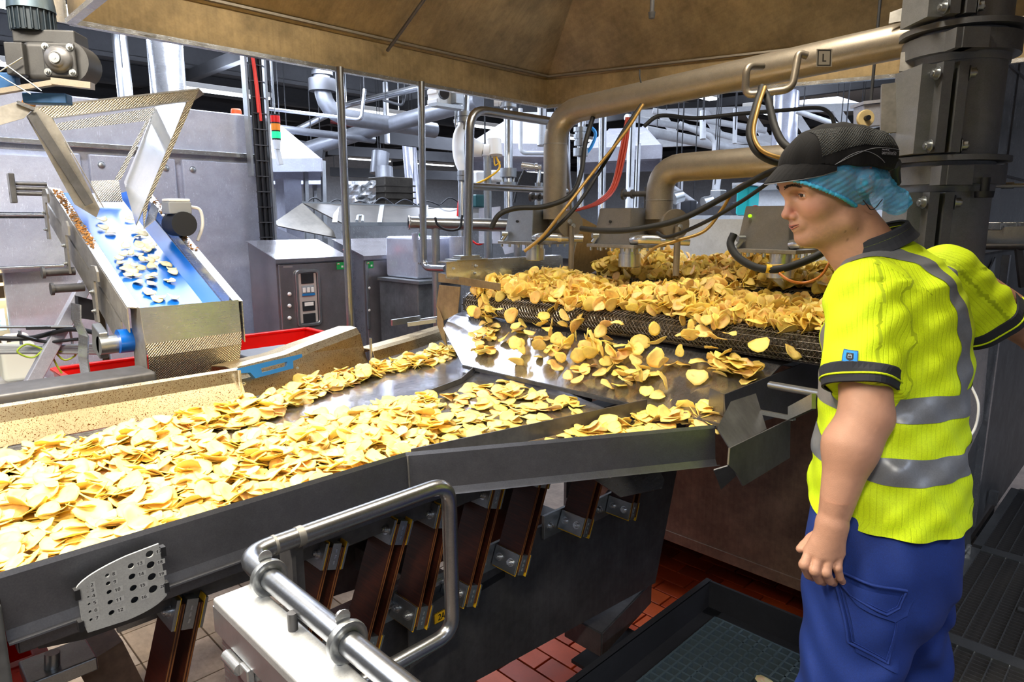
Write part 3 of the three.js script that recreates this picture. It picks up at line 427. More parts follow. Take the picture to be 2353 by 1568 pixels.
// ---------- detector heads over the belts ----------
const headXYZ = [[1180, 482, 1230, 597, 'far detector head with light grey box, left of the three'], [1392, 470, 1446, 612, 'middle detector head with dark box between the pipes'], [1742, 466, 1792, 638, 'near detector head with green lamp, right before the worker\'s face']];
headXYZ.forEach(([tu, tv, bu, bv, label], i) => {
  const t = thing('detector_head', label, 'detector', 'detector heads over the belts');
  const c = onX(bu, bv, 2.45), z = c.z, y0 = c.y; // bottom of lens tube
  const W = .2, yb = 1.515, yt = 1.665;
  // box leaning back at the top
  const hb = obj('box', [plate([V(2.36, yb, z - .13), V(2.36, yb, z + .06), V(2.385, yt, z + .045), V(2.385, yt, z - .115)], .004), plate([V(2.56, yb, z - .13), V(2.56, yb, z + .06), V(2.54, yt, z + .045), V(2.54, yt, z - .115)], .004), plate([V(2.36, yb, z + .06), V(2.56, yb, z + .06), V(2.54, yt, z + .045), V(2.385, yt, z + .045)], .004), plate([V(2.36, yb, z - .13), V(2.56, yb, z - .13), V(2.54, yt, z - .115), V(2.385, yt, z - .115)], .004), plate([V(2.385, yt, z + .045), V(2.54, yt, z + .045), V(2.54, yt, z - .115), V(2.385, yt, z - .115)], .004)], i === 0 ? M.zinc : M.headbox, t);
  const fp = obj('flange_plate', [span(2.335, 2.585, 1.5, 1.515, z - .15, z + .1, .003)], M.matt, t);
  const bl = []; for (const x of [2.35, 2.4, 2.46, 2.52, 2.57]) for (const dz of [-.135, .085]) bl.push(cyl(V(x, 1.486, z + dz), V(x, 1.5, z + dz), .006, .006, 8)); for (const dz of [-.08, -.02, .04]) for (const x of [2.35, 2.57]) bl.push(cyl(V(x, 1.486, z + dz), V(x, 1.5, z + dz), .006, .006, 8));
  bl.forEach(g => obj('bolt', g, M.bright, fp));
  obj('lens_tube', [cyl(V(2.45, 1.5, z), V(2.45, y0 + .055, z), .042, .042, 28), cyl(V(2.45, y0 + .055, z), V(2.45, y0, z), .048, .048, 28), cyl(V(2.45, y0 - .003, z), V(2.45, y0, z), .044, .048, 28)], M.bright, t);
  obj('side_pipe', [pipe([V(2.38, 1.53, z + .06), V(2.36, 1.54, z + .11), V(2.5, 1.53, z + .26)], .019, .03, 14), cyl(V(2.42, 1.535, z + .175), V(2.43, 1.534, z + .19), .022, .022, 14)], M.bright, t);
  obj('cable_gland', [cyl(V(2.355, 1.55, z - .1), V(2.33, 1.55, z - .115), .012, .012, 10), cyl(V(2.34, 1.52, z - .12), V(2.35, 1.55, z - .1), .009, .009, 8)], M.zinc, hb);
  if (i === 2) obj('indicator', cyl(V(2.37, 1.632, z - .09), V(2.362, 1.632, z - .09), .006, .006, 12), M.ledg, hb);
  else obj('screw', cyl(V(2.375, 1.61, z - .05), V(2.368, 1.61, z - .05), .006, .006, 12), M.dark, hb);
  if (i < 2) { // clamp and tee below the drop pipe
    const te = obj('tee', [cyl(V(2.56, 1.6, z + .02), V(2.45, 1.6, z + .22), .052, .052, 24), flange(V(2.552, 1.6, z + .03), V(-.11, 0, .2), .068, .02), flange(V(2.45, 1.6, z + .22), V(-.11, 0, .2), .062, .016)], M.steelPipe, t);
    obj('clamp', [box(.03, .12, .03, 2.55, 1.7, z + .02, .004), cyl(V(2.52, 1.73, z - .09), V(2.54, 1.73, z + .02), .012, .012, 10), flange(V(2.52, 1.73, z - .09), V(.02, 0, .11), .024, .012), flange(V(2.53, 1.73, z - .05), V(.02, 0, .11), .02, .01)], M.darkSteel, t);
    obj('drain_rod', [cyl(V(2.44, 1.59, z + .24), V(2.44, 1.37 + .02, z + .24), .013, .013, 12)], M.steelPipe, t);
    obj('bolt', bolt(V(2.432, 1.61, z + .235), V(-.11, 0, .2), .008, .006), M.bright, te); obj('bolt', bolt(V(2.44, 1.59, z + .25), V(-.11, 0, .2), .008, .006), M.bright, te);
  }
});
{ // drop pipes
  const P1 = thing('drop_pipe', 'upper fat grey pipe with grab handle running from the column to the far head', 'pipe');
  const e1 = onX(1277, 262, 2.47), r1 = onDepth(2118, 84, 2.15);
  obj('pipe', [pipe([V(e1.x, 1.62, e1.z), V(e1.x, e1.y, e1.z), r1], .056, .15, 22)], M.steelPipe, P1);
  const hA = onDepth(1712, 220, 2.22), hB = onDepth(1820, 205, 2.15), hC = onDepth(1835, 122, 2.15), hD = onDepth(1730, 150, 2.22), hT = onDepth(1715, 152, 2.2), hE = onDepth(1855, 128, 2.15);
  obj('grab_handle', pipe([onDepth(1752, 152, 2.24), hT, hA, hB, hC, hE], .012, .03, 10), M.steelPipe, P1);
  obj('tag_plate', [bar(onDepth(1880, 135, 2.17), onDepth(1908, 130, 2.16), .02, .045, V(0, 1, 0))], M.matt, P1);
  const lt = paint(128, 128, (x, w, h) => { x.fillStyle = '#8d8578'; x.fillRect(0, 0, w, h); x.strokeStyle = '#2b2723'; x.lineWidth = 9; x.strokeRect(14, 10, 100, 108); x.fillStyle = '#2b2723'; x.font = 'bold 78px sans-serif'; x.fillText('L', 42, 92); });
  const lp = new THREE.PlaneGeometry(.05, .055); lp.lookAt(V(-Q, .1, Q)); const lc = onDepth(1894, 133, 2.135); lp.translate(lc.x, lc.y, lc.z); obj('letter_plate', lp, std({ map: lt, roughness: .5, metalness: .4 }), P1, true);
  const P2 = thing('drop_pipe', 'lower fat grey pipe curving down to the middle detector head', 'pipe');
  const e2 = onX(1518, 388, 2.47), r2 = onDepth(2085, 348, 2.2);
  obj('pipe', [pipe([V(e2.x, 1.62, e2.z), V(e2.x, e2.y, e2.z), r2], .056, .14, 22)], M.steelPipe, P2);
  for (const [p, y] of [[e1, e1.y - .14], [e2, e2.y - .13]]) obj('weld', [cyl(V(p.x, y, p.z), V(p.x, y + .004, p.z), .0575, .0575, 22)], M.matt, p === e1 ? P1 : P2);
}
{ // column of clamped pipe behind the worker
  const t = thing('pipe_column', 'massive steel pipe column with bolted flanges behind the worker', 'pipe column');
  const ax = y => V(2.53, y, -.575);
  obj('pipe', [cyl(ax(FL), ax(4.3), .128, .128, 40)], M.colPipe, t);
  const tall = [[1.83, 1.76], [2.21, 2.15]];
  for (const [y] of [[1.775], [2.155]]) {
    obj('lower_flange', [cyl(ax(y - .05), ax(y + .005), .158, .158, 40)], M.colDark, t);
    obj('upper_flange', [cyl(ax(y + .018), ax(y + .034), .168, .168, 40)], M.colDark, t);
    obj('collar', [cyl(ax(y - .072), ax(y - .05), .134, .134, 40)], M.colPipe, t);
  }
  const L = V(-Q, 0, -Q), F = V(-Q, 0, Q); // towards picture left, towards viewer
  const rib = (l, f, y0, y1, w, d) => { const c = ax((y0 + y1) / 2).addScaledVector(L, l).addScaledVector(F, f); const g = new THREE.BoxGeometry(w, y1 - y0, d); g.rotateY(-Math.PI / 4); g.translate(c.x, c.y, c.z); return g; };
  for (const [y0, y1] of [[1.815, 2.07], [2.2, 2.9], [1.35, 1.7]]) { const r0 = obj('split_rib', [rib(.075, .125, y0, y1, .028, .05)], M.colDark, t), r1 = obj('split_rib', [rib(.118, .115, y0, y1, .03, .06)], M.colDark, t); obj('weld_bead', [rib(.052, .118, y0, y1, .008, .012)], M.zinc, r0); obj('half_shell', [rib(.15, .04, y0, y1, .05, .14)], M.colPipe, t); for (const y of [y0 + .02, y1 - .03]) { const p = ax(y).addScaledVector(L, .05).addScaledVector(F, .135); obj('clamp_bolt', bolt(p, L.clone().multiplyScalar(-1).addScaledVector(F, .5), .015, .014), M.zinc, r0); const q = ax(y).addScaledVector(L, .14).addScaledVector(F, .13); obj('clamp_bolt', bolt(q, L, .013, .012), M.zinc, r1); } }
  for (const y of [1.75, 2.13]) obj('clamp_block', [rib(.07, .155, y - .03, y + .025, .075, .05), rib(.1, .15, y - .03, y + .025, .05, .05)], M.colDark, t);
  obj('side_plate', [plate([onDepth(2025, 195, 2.12), onDepth(2105, 185, 2.1), onDepth(2092, 302, 2.1), onDepth(2022, 308, 2.12)], .01), plate([onDepth(2045, 30, 2.15), onDepth(2130, 0, 2.1), onDepth(2128, 40, 2.1), onDepth(2042, 55, 2.15)], .01), plate([onDepth(2070, 122, 2.1), onDepth(2110, 118, 2.08), onDepth(2105, 165, 2.08), onDepth(2066, 165, 2.1)], .01)], M.matt, t);
  const kn = onDepth(2262, 440, 1.98); obj('knob', [cyl(kn.clone().add(V(0, .04, 0)), kn, .012, .012, 10), cyl(kn, kn.clone().add(V(0, -.018, 0)), .026, .024, 14)], M.black, t);
}
{ // right-hand details
  const t = thing('latch_handle', 'chrome U-shaped handle on the steel wall right of the column', 'handle');
  obj('handle', pipe([onDepth(2285, 315, 2.6), onDepth(2270, 315, 2.55), onDepth(2262, 372, 2.55), onDepth(2275, 372, 2.6)], .01, .012, 10), M.bright, t);
  const u = thing('conduit', 'thin steel air line with coupling on the wall beside the column', 'pipe');
  obj('tube', [pipe([onDepth(2240, 428, 2.3), onDepth(2420, 425, 2.2)], .007, .01, 8), cyl(onDepth(2300, 427, 2.27), onDepth(2330, 426, 2.25), .011, .011, 10)], M.zinc, u);
  const v = thing('support_rail', 'dark rod below the bolted ledge on the right wall', 'rail');
  obj('rod', [pipe([onDepth(2225, 567, 2.5), onDepth(2420, 568, 2.3)], .012, .01, 10), bar(onDepth(2340, 570, 2.38), onDepth(2350, 660, 2.4), .016, .02)], M.darkSteel, v);
  const w = thing('bolted_ledge', 'galvanised ledge with a row of clamp brackets on the right wall', 'ledge');
  obj('ledge', [bar(onDepth(2228, 545, 2.6), onDepth(2450, 535, 2.35), .06, .06)], M.zinc, w);
  for (const u0 of [2247, 2285, 2320, 2350]) obj('bracket', box(.035, .03, .05, ...onDepth(u0, 520, 2.5).toArray(), .004), M.steel, w);
  const hs = thing('air_hose', 'thin pale hose hanging behind the worker\'s back', 'hose');
  obj('hose', cable([onDepth(2228, 880, 2.1), onDepth(2248, 930, 2.05), onDepth(2240, 985, 2.05), onDepth(2214, 1022, 2.05)], .004), M.white, hs);
}
// ---------- hoses and cables around the detector heads ----------
const cab = (name, label, pts, r, mat, n = 60) => { const t = thing(name, label, 'cable'); obj('sheath', cable(pts.map(p => onDepth(...p)), r, n), mat, t); return t; };
cab('black_hose', 'thick black hose from the hood pipe down to the far detector head', [[1365, 262, 3.0], [1345, 330, 2.95], [1335, 400, 2.9], [1310, 450, 2.85], [1250, 475, 2.8], [1180, 480, 2.75], [1145, 495, 2.72], [1128, 525, 2.72]], .011, M.rubber);
cab('black_cable', 'black cable running steeply from the upper pipe past the far head', [[1475, 240, 2.75], [1440, 290, 2.75], [1380, 390, 2.75], [1320, 480, 2.7], [1270, 530, 2.7], [1235, 560, 2.7]], .008, M.rubber);
cab('brass_hose', 'yellowish hose running diagonally from the upper pipe to the far lens', [[1478, 240, 2.72], [1440, 300, 2.72], [1360, 400, 2.72], [1290, 490, 2.66], [1245, 545, 2.66], [1205, 578, 2.66]], .0065, M.brass);
cab('black_hose', 'long black hose sagging from the worker\'s cap side to the middle head', [[1835, 372, 2.1], [1760, 400, 2.2], [1660, 455, 2.3], [1560, 505, 2.35], [1450, 528, 2.4], [1380, 530, 2.45], [1335, 525, 2.5]], .011, M.rubber);
cab('black_cable', 'thin black cable sagging below the long black hose', [[1800, 395, 2.15], [1700, 465, 2.25], [1600, 520, 2.35], [1530, 545, 2.45], [1510, 535, 2.5]], .007, M.rubber);
cab('brass_hose', 'thin yellowish hose curving below the lower pipe to the middle lens', [[1770, 398, 2.25], [1690, 435, 2.35], [1660, 480, 2.4], [1620, 530, 2.42], [1550, 555, 2.42], [1505, 570, 2.42], [1480, 595, 2.45]], .006, M.brass);
cab('black_hose', 'black hose pair looping from the grab handle down to the worker\'s cap', [[1750, 200, 2.15], [1765, 230, 2.1], [1780, 290, 2.05], [1800, 330, 2.0], [1830, 350, 1.95]], .012, M.rubber);
cab('looped_hose', 'black hose looping left from the grab handle under the lower pipe', [[1752, 200, 2.12], [1735, 250, 2.08], [1722, 310, 2.05], [1740, 350, 2.02], [1780, 372, 2.0], [1830, 376, 2.0]], .011, M.rubber);
cab('looped_hose', 'yellowish hose looping beside the black one under the grab handle', [[1758, 200, 2.1], [1742, 250, 2.06], [1732, 310, 2.03], [1750, 345, 2.0], [1790, 362, 1.98], [1830, 366, 1.98]], .0065, M.brass);
cab('black_hose', 'black hose with yellow sleeve slung under the near detector head', [[1686, 538, 2.05], [1678, 560, 2.05], [1695, 590, 2.03], [1740, 615, 2.0], [1790, 618, 1.97], [1850, 600, 1.95], [1890, 580, 1.95], [1915, 560, 1.95]], .012, M.rubber);
{ const t = thing('cable_sleeve', 'yellow sleeve around the hose below the near head', 'sleeve'); obj('sleeve', cable([onDepth(1760, 617, 1.985), onDepth(1780, 619, 1.98), onDepth(1802, 617, 1.968)], .0135, 10, 10), M.yellow, t); }
cab('orange_tube', 'thin orange tube hanging from the near lens to the worker\'s collar', [[1790, 628, 1.95], [1815, 645, 1.93], [1850, 650, 1.92], [1885, 635, 1.9], [1905, 605, 1.88], [1915, 580, 1.88]], .004, std({ color: 0xb5661f, roughness: .4 }));
cab('black_cable', 'black cable along the thin rail under the hood rim', [[1480, 290, 3.2], [1510, 268, 3.2], [1600, 272, 3.3], [1700, 262, 3.3], [1800, 254, 3.3], [1890, 250, 3.3], [1910, 265, 3.3], [1918, 290, 3.3]], .01, M.rubber);
{ const t = thing('red_cables', 'bundle of thin red cables hanging left of the middle head', 'cables'); for (const k of [0, 1, 2]) obj('sheath', cable([[1440 + k * 4, 270, 3.6], [1425 + k * 6, 350, 3.6], [1405 + k * 5, 430, 3.6], [1370 + k * 6, 465, 3.5], [1320, 485, 3.4]].map(p => onDepth(...p)), .007), M.redCable, t); }
cab('earth_wire_loop', 'thin wire stub on top of the upper pipe', [[1470, 160, 2.55], [1470, 175, 2.55], [1473, 190, 2.55]], .003, M.black, 8);
// ---------- extraction hood over the pan ----------
{
  const t = thing('extraction_hood', 'huge stainless extraction hood hanging over the pan with sloped inner panels', 'hood');
  // rim corners (lower edge) and upper panel edges
  const yr = 2.3, yb = 2.46;
  const A = V(.68, yr, -2.87), B = V(3.2, yr, -2.9), C = V(3.75, yr, -1.0), D = V(3.75, yr, .9), E0 = V(.68, yr, .9);
  const up = (p, y) => V(p.x, y, p.z); const mid = V(2.0, 3.4, -.9);
  const inn = (p, k, y) => V(p.x + (mid.x - p.x) * k, y, p.z + (mid.z - p.z) * k);
  const rim = [[A, B], [B, C], [C, D], [D, E0], [E0, A]];
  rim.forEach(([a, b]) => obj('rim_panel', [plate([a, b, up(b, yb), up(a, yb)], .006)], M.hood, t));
  obj('rim_edge', rim.map(([a, b]) => bar(a, b, .03, .018)), M.steel, t);
  const I = [A, B, C, D, E0].map(p => inn(p, .55, 3.35)), O = [A, B, C, D, E0].map(p => up(p, yb));
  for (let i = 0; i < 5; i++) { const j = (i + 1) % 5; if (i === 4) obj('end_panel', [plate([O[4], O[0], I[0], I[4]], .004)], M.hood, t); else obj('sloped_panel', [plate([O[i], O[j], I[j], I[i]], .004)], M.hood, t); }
  obj('ledge', rim.map(([a, b], i) => { const p = O[i], q = O[(i + 1) % 5]; return bar(inn(p, .012, yb + .012), inn(q, .012, yb + .012), .02, .01); }), M.steelPipe, t);
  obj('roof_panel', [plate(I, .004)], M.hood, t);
  const s0 = V(1.98, yb - .03, -2.87), s1 = inn(V(1.98, yb, -2.87), .55, 3.35);
  obj('drip_rod', [cyl(V(2.0, 2.42, -2.85), V(2.012, 2.9, -2.03), .008, .008, 8)], M.darkSteel, t);
  obj('end_flange', [plate([V(.68, 2.3, -2.9), V(.6, 2.3, -2.9), V(.6, 2.5, -2.9), V(.68, 2.5, -2.9)], .006), plate([V(.6, 2.3, -2.9), V(.6, 2.3, -2.7), V(.6, 2.55, -2.7), V(.6, 2.55, -2.9)], .006)], M.steel, t);
  const nz = onDepth(1498, 28, 2.3); obj('spray_nozzle', [cyl(nz.clone().add(V(0, .12, 0)), nz, .008, .008, 8), cyl(nz, nz.clone().add(V(0, -.02, 0)), .013, .01, 8)], M.darkSteel, t);
}
// ---------- potato chips ----------
M.chip = std({ vertexColors: true, roughness: .6 });
function chipGeo(seed, pale) {
  const r = rng(seed), R = 3, S = 12, pos = [], col = [], idx = []; const e = .8 + r() * .35, ph = r() * 6.28, c1 = (r() - .25) * 14, c2 = (r() - .5) * 26, c3 = (r() - .5) * 18, wob = .05 + r() * .07, k3 = r() * 6, rad = .0268;
  const rim = a => rad * (1 + wob * Math.sin(2 * a + k3) + wob * .8 * Math.sin(3 * a + k3 * 2) + .03 * Math.sin(5 * a));
  const base = pale ? [.62, .56, .36] : [.9, .61 + r() * .1, .17 + r() * .13];
  const at = (i, k) => { const a = k / S * 6.2832, q = i / R * rim(a), x = Math.cos(a) * q, z = Math.sin(a) * q * e; const xr = x * Math.cos(ph) - z * Math.sin(ph), zr = x * Math.sin(ph) + z * Math.cos(ph); const y = c1 * (x * x + z * z) * .5 + c2 * (x * x - z * z) * .5 + c3 * x * z + .0012 * Math.sin(a * 4 + i * 2 + k3) * i / R + (r() - .5) * .0012; return [xr, y, zr]; };
  const pts = [at(0, 0)]; for (let i = 1; i <= R; i++) for (let k = 0; k < S; k++) pts.push(at(i, k));
  const cols = pts.map((_, n) => { const edge = n > S * (R - 1) ? 1 : 0; const f = .88 + r() * .22 - edge * .1 * r(); const br = r() < .06 ? .7 : 1; return [base[0] * f, base[1] * f * br, base[2] * f * br * (edge ? .75 : 1)]; });
  const P = [], C = [], th = .0014; const put = (n, o) => { P.push(pts[n][0], pts[n][1] + o, pts[n][2]); C.push(...cols[n]); };
  const id = (i, k) => i === 0 ? 0 : 1 + (i - 1) * S + (k % S);
  for (let i = 0; i < R; i++) for (let k = 0; k < S; k++) { const a = id(i, k), b = id(i, k + 1), c = id(i + 1, k), d = id(i + 1, k + 1); const tris = i ? [[a, d, c], [a, b, d]] : [[a, d, c]]; for (const t of tris) { t.forEach(n => put(n, th / 2)); [t[0], t[2], t[1]].forEach(n => put(n, -th / 2)); } }
  for (let k = 0; k < S; k++) { const a = id(R, k), b = id(R, k + 1); put(a, th / 2); put(b, th / 2); put(a, -th / 2); put(b, th / 2); put(b, -th / 2); put(a, -th / 2); }
  const g = new THREE.BufferGeometry(); g.setAttribute('position', new THREE.Float32BufferAttribute(P, 3)); g.setAttribute('color', new THREE.Float32BufferAttribute(C, 3));
  // smooth normals across each face
  const key = new Map(); g.computeVertexNormals(); const nn = g.attributes.normal; for (let i = 0; i < nn.count; i++) { const k = P.slice(i * 3, i * 3 + 3).map(v => v.toFixed(5)).join(); if (!key.has(k)) key.set(k, V()); key.get(k).add(V(nn.getX(i), nn.getY(i), nn.getZ(i))); } for (let i = 0; i < nn.count; i++) { const v = key.get(P.slice(i * 3, i * 3 + 3).map(v => v.toFixed(5)).join()).clone().normalize(); nn.setXYZ(i, v.x, v.y, v.z); }
  const uv = new Float32Array(nn.count * 2); g.setAttribute('uv', new THREE.BufferAttribute(uv, 2)); return g;
}
const chipGeos = Array.from({ length: 10 }, (_, i) => chipGeo(100 + i, false)), paleGeos = Array.from({ length: 5 }, (_, i) => chipGeo(200 + i, true));
const inPoly = (x, z, poly) => { let c = false; for (let i = 0, j = poly.length - 1; i < poly.length; j = i++) { const [xi, zi] = poly[i], [xj, zj] = poly[j]; if ((zi > z) !== (zj > z) && x < (xj - xi) * (z - zi) / (zj - zi) + xi) c = !c; } return c; };
const rc = rng(77), chips = [];
const hm = new Map(), cell = .012, hk = (x, z) => Math.round(x / cell) * 10007 + Math.round(z / cell);
function dropChip(x, z, ground, tilt, scale, zone) {
  const r = .021 * scale; let top = -9, sum = 0, n = 0; for (let a = -r; a <= r; a += cell) for (let b = -r; b <= r; b += cell) { if (a * a + b * b > r * r) continue; const h = Math.max(hm.get(hk(x + a, z + b)) ?? -9, ground(x + a, z + b)); sum += h; n++; if (h > top) top = h; }
  const h = top * .45 + sum / n * .55 + .003; const ta = tilt * rc(), q = new THREE.Quaternion().setFromAxisAngle(V(Math.cos(ta * 99), 0, Math.sin(ta * 99)).normalize(), ta).multiply(new THREE.Quaternion().setFromAxisAngle(V(0, 1, 0), rc() * 6.28));
  const lift = Math.sin(ta) * r * .55; for (let a = -r; a <= r; a += cell) for (let b = -r; b <= r; b += cell) { if (a * a + b * b > r * r) continue; const k = hk(x + a, z + b), nh = h + lift * .35 + .003; if (nh > (hm.get(k) ?? -9)) hm.set(k, nh); }
  chips.push({ p: V(x, h + lift, z), q, s: scale, v: Math.floor(rc() * 10), zone });
}
const flat = () => .977;
const bare = [[.66, -1.97], [.96, -2.05], [1.24, -2.19], [1.57, -2.3], [1.79, -2.3], [2.08, -2.38], [2.04, -2.2], [1.69, -2.13], [1.34, -2.0], [1.15, -1.95], [.87, -1.87], [.7, -1.86]];
const main = [[-.3, -1.31], [.93, -1.31], [1.2, -1.5], [1.3, -1.62], [1.42, -1.85], [1.0, -1.9], [.66, -1.93], [.5, -2.05], [-.3, -2.05]];
const back = [[-.3, -2.05], [.5, -2.0], [.68, -1.98], [.96, -2.06], [1.24, -2.2], [1.57, -2.31], [1.85, -2.3], [2.06, -2.42], [2.1, -2.55], [1.74, -2.48], [1.32, -2.42], [.93, -2.24], [-.3, -2.2]];
const scatter = (poly, n, tilt, zone, ok = () => true) => { let x0 = 9, x1 = -9, z0 = 9, z1 = -9; for (const [x, z] of poly) { x0 = Math.min(x0, x); x1 = Math.max(x1, x); z0 = Math.min(z0, z); z1 = Math.max(z1, z); } let m = 0, g = 0; while (m < n && g++ < n * 40) { const x = x0 + rc() * (x1 - x0), z = z0 + rc() * (z1 - z0); if (!inPoly(x, z, poly) || !ok(x, z)) continue; dropChip(x, z, flat, tilt, .8 + rc() * .45, zone); m++; } };
scatter(main, 2000, .7, 'bed'); scatter(back, 760, .7, 'back');
scatter([[1.2, -1.5], [1.75, -1.3], [1.85, -1.9], [1.42, -1.88]], 130, .5, 'pan');
scatter([[1.02, -1.4], [1.3, -1.34], [1.3, -1.5], [1.1, -1.5]], 22, .5, 'pan');
scatter([[1.38, -1.25], [1.5, -1.27], [2.0, -1.18], [1.98, -1.0], [1.7, -.92]], 120, .7, 'lane');
scatter([[1.86, -1.14], [2.02, -1.14], [2.0, -.98], [1.86, -.95]], 70, .9, 'lane');
// on the slide and in the air above it
const slideY = x => 1.014 + Math.min(x - 1.84, .29) * .5;
const tumble = (x, y, z, zone, s = 1) => { const q = new THREE.Quaternion().setFromEuler(new THREE.Euler(rc() * 6.28, rc() * 6.28, rc() * 6.28)); chips.push({ p: V(x, y, z), q, s: s * (.85 + rc() * .4), v: Math.floor(rc() * 10), zone }); };
for (let i = 0; i < 46; i++) { const k = rc(), x = 1.88 + k * .36, z = -2.1 - k * .32 + (rc() - .3) * .12; dropChip(x, z, (a) => slideY(a), .7, .8 + rc() * .4, 'slide'); }
for (let i = 0; i < 120; i++) { const c = [[1.95, -1.75, .1], [2.0, -1.5, .1], [1.93, -1.35, .09], [1.95, -1.2, .08], [1.98, -1.95, .1], [2.08, -1.65, .1], [1.9, -1.58, .06]][Math.floor(rc() * 7)]; const x = c[0] + (rc() - .5) * .2, z = c[1] + (rc() - .5) * .22; if (x < 1.855 || x > 2.12) continue; if (rc() < .5) dropChip(x, z, a => slideY(a), .9, .85 + rc() * .4, 'slide'); else tumble(x, slideY(x) + .03 + rc() * .06, z, 'air'); }
for (let i = 0; i < 26; i++) { const z = -2.35 + rc() * 1.6; tumble(2.04 + rc() * .03, 1.15 + rc() * .1, z, 'air'); }
for (let i = 0; i < 34; i++) dropChip(2.0 + rc() * .07, -1.08 + rc() * .14, a => slideY(a), .7, 1 + rc() * .3, 'slide');
// heaps on the two belts
function heap(x0, x1, z0, z1, y, hgt, n, zone, roll) { for (let i = 0; i < n; i++) { const z = z0 + rc() * (z1 - z0), k = rc(), wave = .75 + .25 * Math.sin(z * 9 + 1) + .15 * Math.sin(z * 23); const x = x0 + k * (x1 - x0); let h = hgt * wave * Math.pow(rc(), .7) * Math.min(1, .35 + k * 2.2); tumble(x - (rc() < .12 ? roll * rc() : 0), y + .006 + h, z, zone, .95); } }
heap(2.145, 2.5, -2.4, -.66, 1.268, .1, 2500, 'belt', .06);
heap(2.66, 3.1, -2.1, -.66, 1.348, .12, 2000, 'upper', .06);
for (let i = 0; i < 60; i++) { const z = -2.35 + rc() * 1.65; if (Math.sin(z * 11 + 2) < .1) continue; tumble(2.125 - rc() * .02, 1.29 - rc() * .07, z, 'belt'); }
for (let i = 0; i < 50; i++) { const z = -2.05 + rc() * 1.35; if (Math.sin(z * 13) < .2) continue; tumble(2.62 - rc() * .02, 1.37 - rc() * .06, z, 'upper'); }
// the chips that show largest stand alone; the rest is one heap
const scored = chips.map((c, i) => { const d = c.p.clone().sub(camera.position), dep = d.dot(V(Q * _c, -_s, -Q * _c)), u = 1176.5 + CAM.f * (d.x + d.z) * Q / dep, top = hm.get(hk(c.p.x, c.p.z)) ?? -9; const free = ['air', 'slide'].includes(c.zone) ? .72 : 1; const open = c.zone === 'air' || top - c.p.y < .006; return { c, w: (u > -20 && u < 2300 && open && !['belt', 'upper'].includes(c.zone)) ? dep * free : 99 + i * 1e-4 }; }).sort((a, b) => a.w - b.w);
const chipLabel = { bed: ['golden curled potato chip lying open on the near trough bed', 'chips lying on the trough bed'], back: ['golden potato chip in the stream along the back wall of the trough', 'chips along the back wall'], pan: ['golden potato chip lying loose on the flared pan below the slide', 'chips loose on the flared pan'], lane: ['golden potato chip in the narrow lane along the flared wall', 'chips in the narrow front lane'], slide: ['golden potato chip sliding on the bare sloped slide plate', 'chips on the slide plate'], air: ['golden potato chip tumbling in the air below the belt drum', 'chips falling from the belt'] };
scored.slice(0, 300).forEach(({ c }) => { const m = new THREE.Mesh(chipGeos[c.v], M.chip); m.name = numbered('potato_chip'); m.position.copy(c.p); m.quaternion.copy(c.q); m.scale.setScalar(c.s); m.castShadow = m.receiveShadow = true; let [lb, gp] = chipLabel[c.zone]; if (c.zone === 'bed') { const a = c.p.x < .3 ? 'above the gauge plate' : c.p.x < .62 ? 'left of the guard rail post' : 'right of the guard rail post', b = c.p.z > -1.5 ? 'close to the near lip' : c.p.z > -1.8 ? 'in the middle of the bed' : 'far across the bed'; lb = `golden curled potato chip ${b}, ${a}`; gp = `trough chips ${b}, ${a}`; } tag(m, lb, 'chip', gp); scene.add(m); });
{
  const t = thing('chip_heap', 'thick mass of golden potato chips filling trough, pan and wire belts', 'chips'); t.userData.kind = 'stuff';
  const rest = scored.slice(300), by = chipGeos.map(() => []); rest.forEach(({ c }) => by[c.v].push(c));
  by.forEach((list, v) => { const im = new THREE.InstancedMesh(chipGeos[v], M.chip, list.length); im.name = 'chips'; im.userData.kind = 'stuff'; im.castShadow = im.receiveShadow = true; list.forEach((c, i) => { im.setMatrixAt(i, new THREE.Matrix4().compose(c.p, c.q, V(c.s, c.s, c.s))); const f = .85 + rc() * .3; im.setColorAt(i, new THREE.Color().setRGB(f, f * (.94 + rc() * .08), f * (.8 + rc() * .3))); }); t.add(im); });
}
// ---------- floor pieces and platform ----------
{
  const f = scene.getObjectByName('floor'); const r = rng(5);
  const bm = [0xc84c1a, 0xb84416, 0xd25820, 0xa83c14].map(c => std({ color: c, roughness: .5, map: wornCol }));
  const bg = metric(prep(new RoundedBoxGeometry(.112, .02, .226, 1, .003)));
  for (let i = 0; i < 26; i++) for (let j = 0; j < 7; j++) { const x = 1.45 + i * .12, z = -2.55 + j * .234 + (i % 2) * .117; if (z > -1.05) continue; const m = new THREE.Mesh(bg, bm[Math.floor(r() * 4)]); m.name = 'brick'; m.position.set(x, FL + .008 + r() * .0015, z); m.receiveShadow = m.castShadow = true; f.add(m); }
  const tm = [0xb5a393, 0xa89684, 0xc0b0a1].map(c => std({ color: c, roughness: .35, map: grime })); const tg = metric(prep(new RoundedBoxGeometry(.294, .02, .294, 1, .003)));
  for (let i = 0; i < 11; i++) for (let j = 0; j < 7; j++) { const m = new THREE.Mesh(tg, tm[Math.floor(r() * 3)]); m.name = 'tile'; m.position.set(-.6 + i * .3, FL + .008 + r() * .001, -4.5 + j * .3); m.receiveShadow = true; f.add(m); }
}
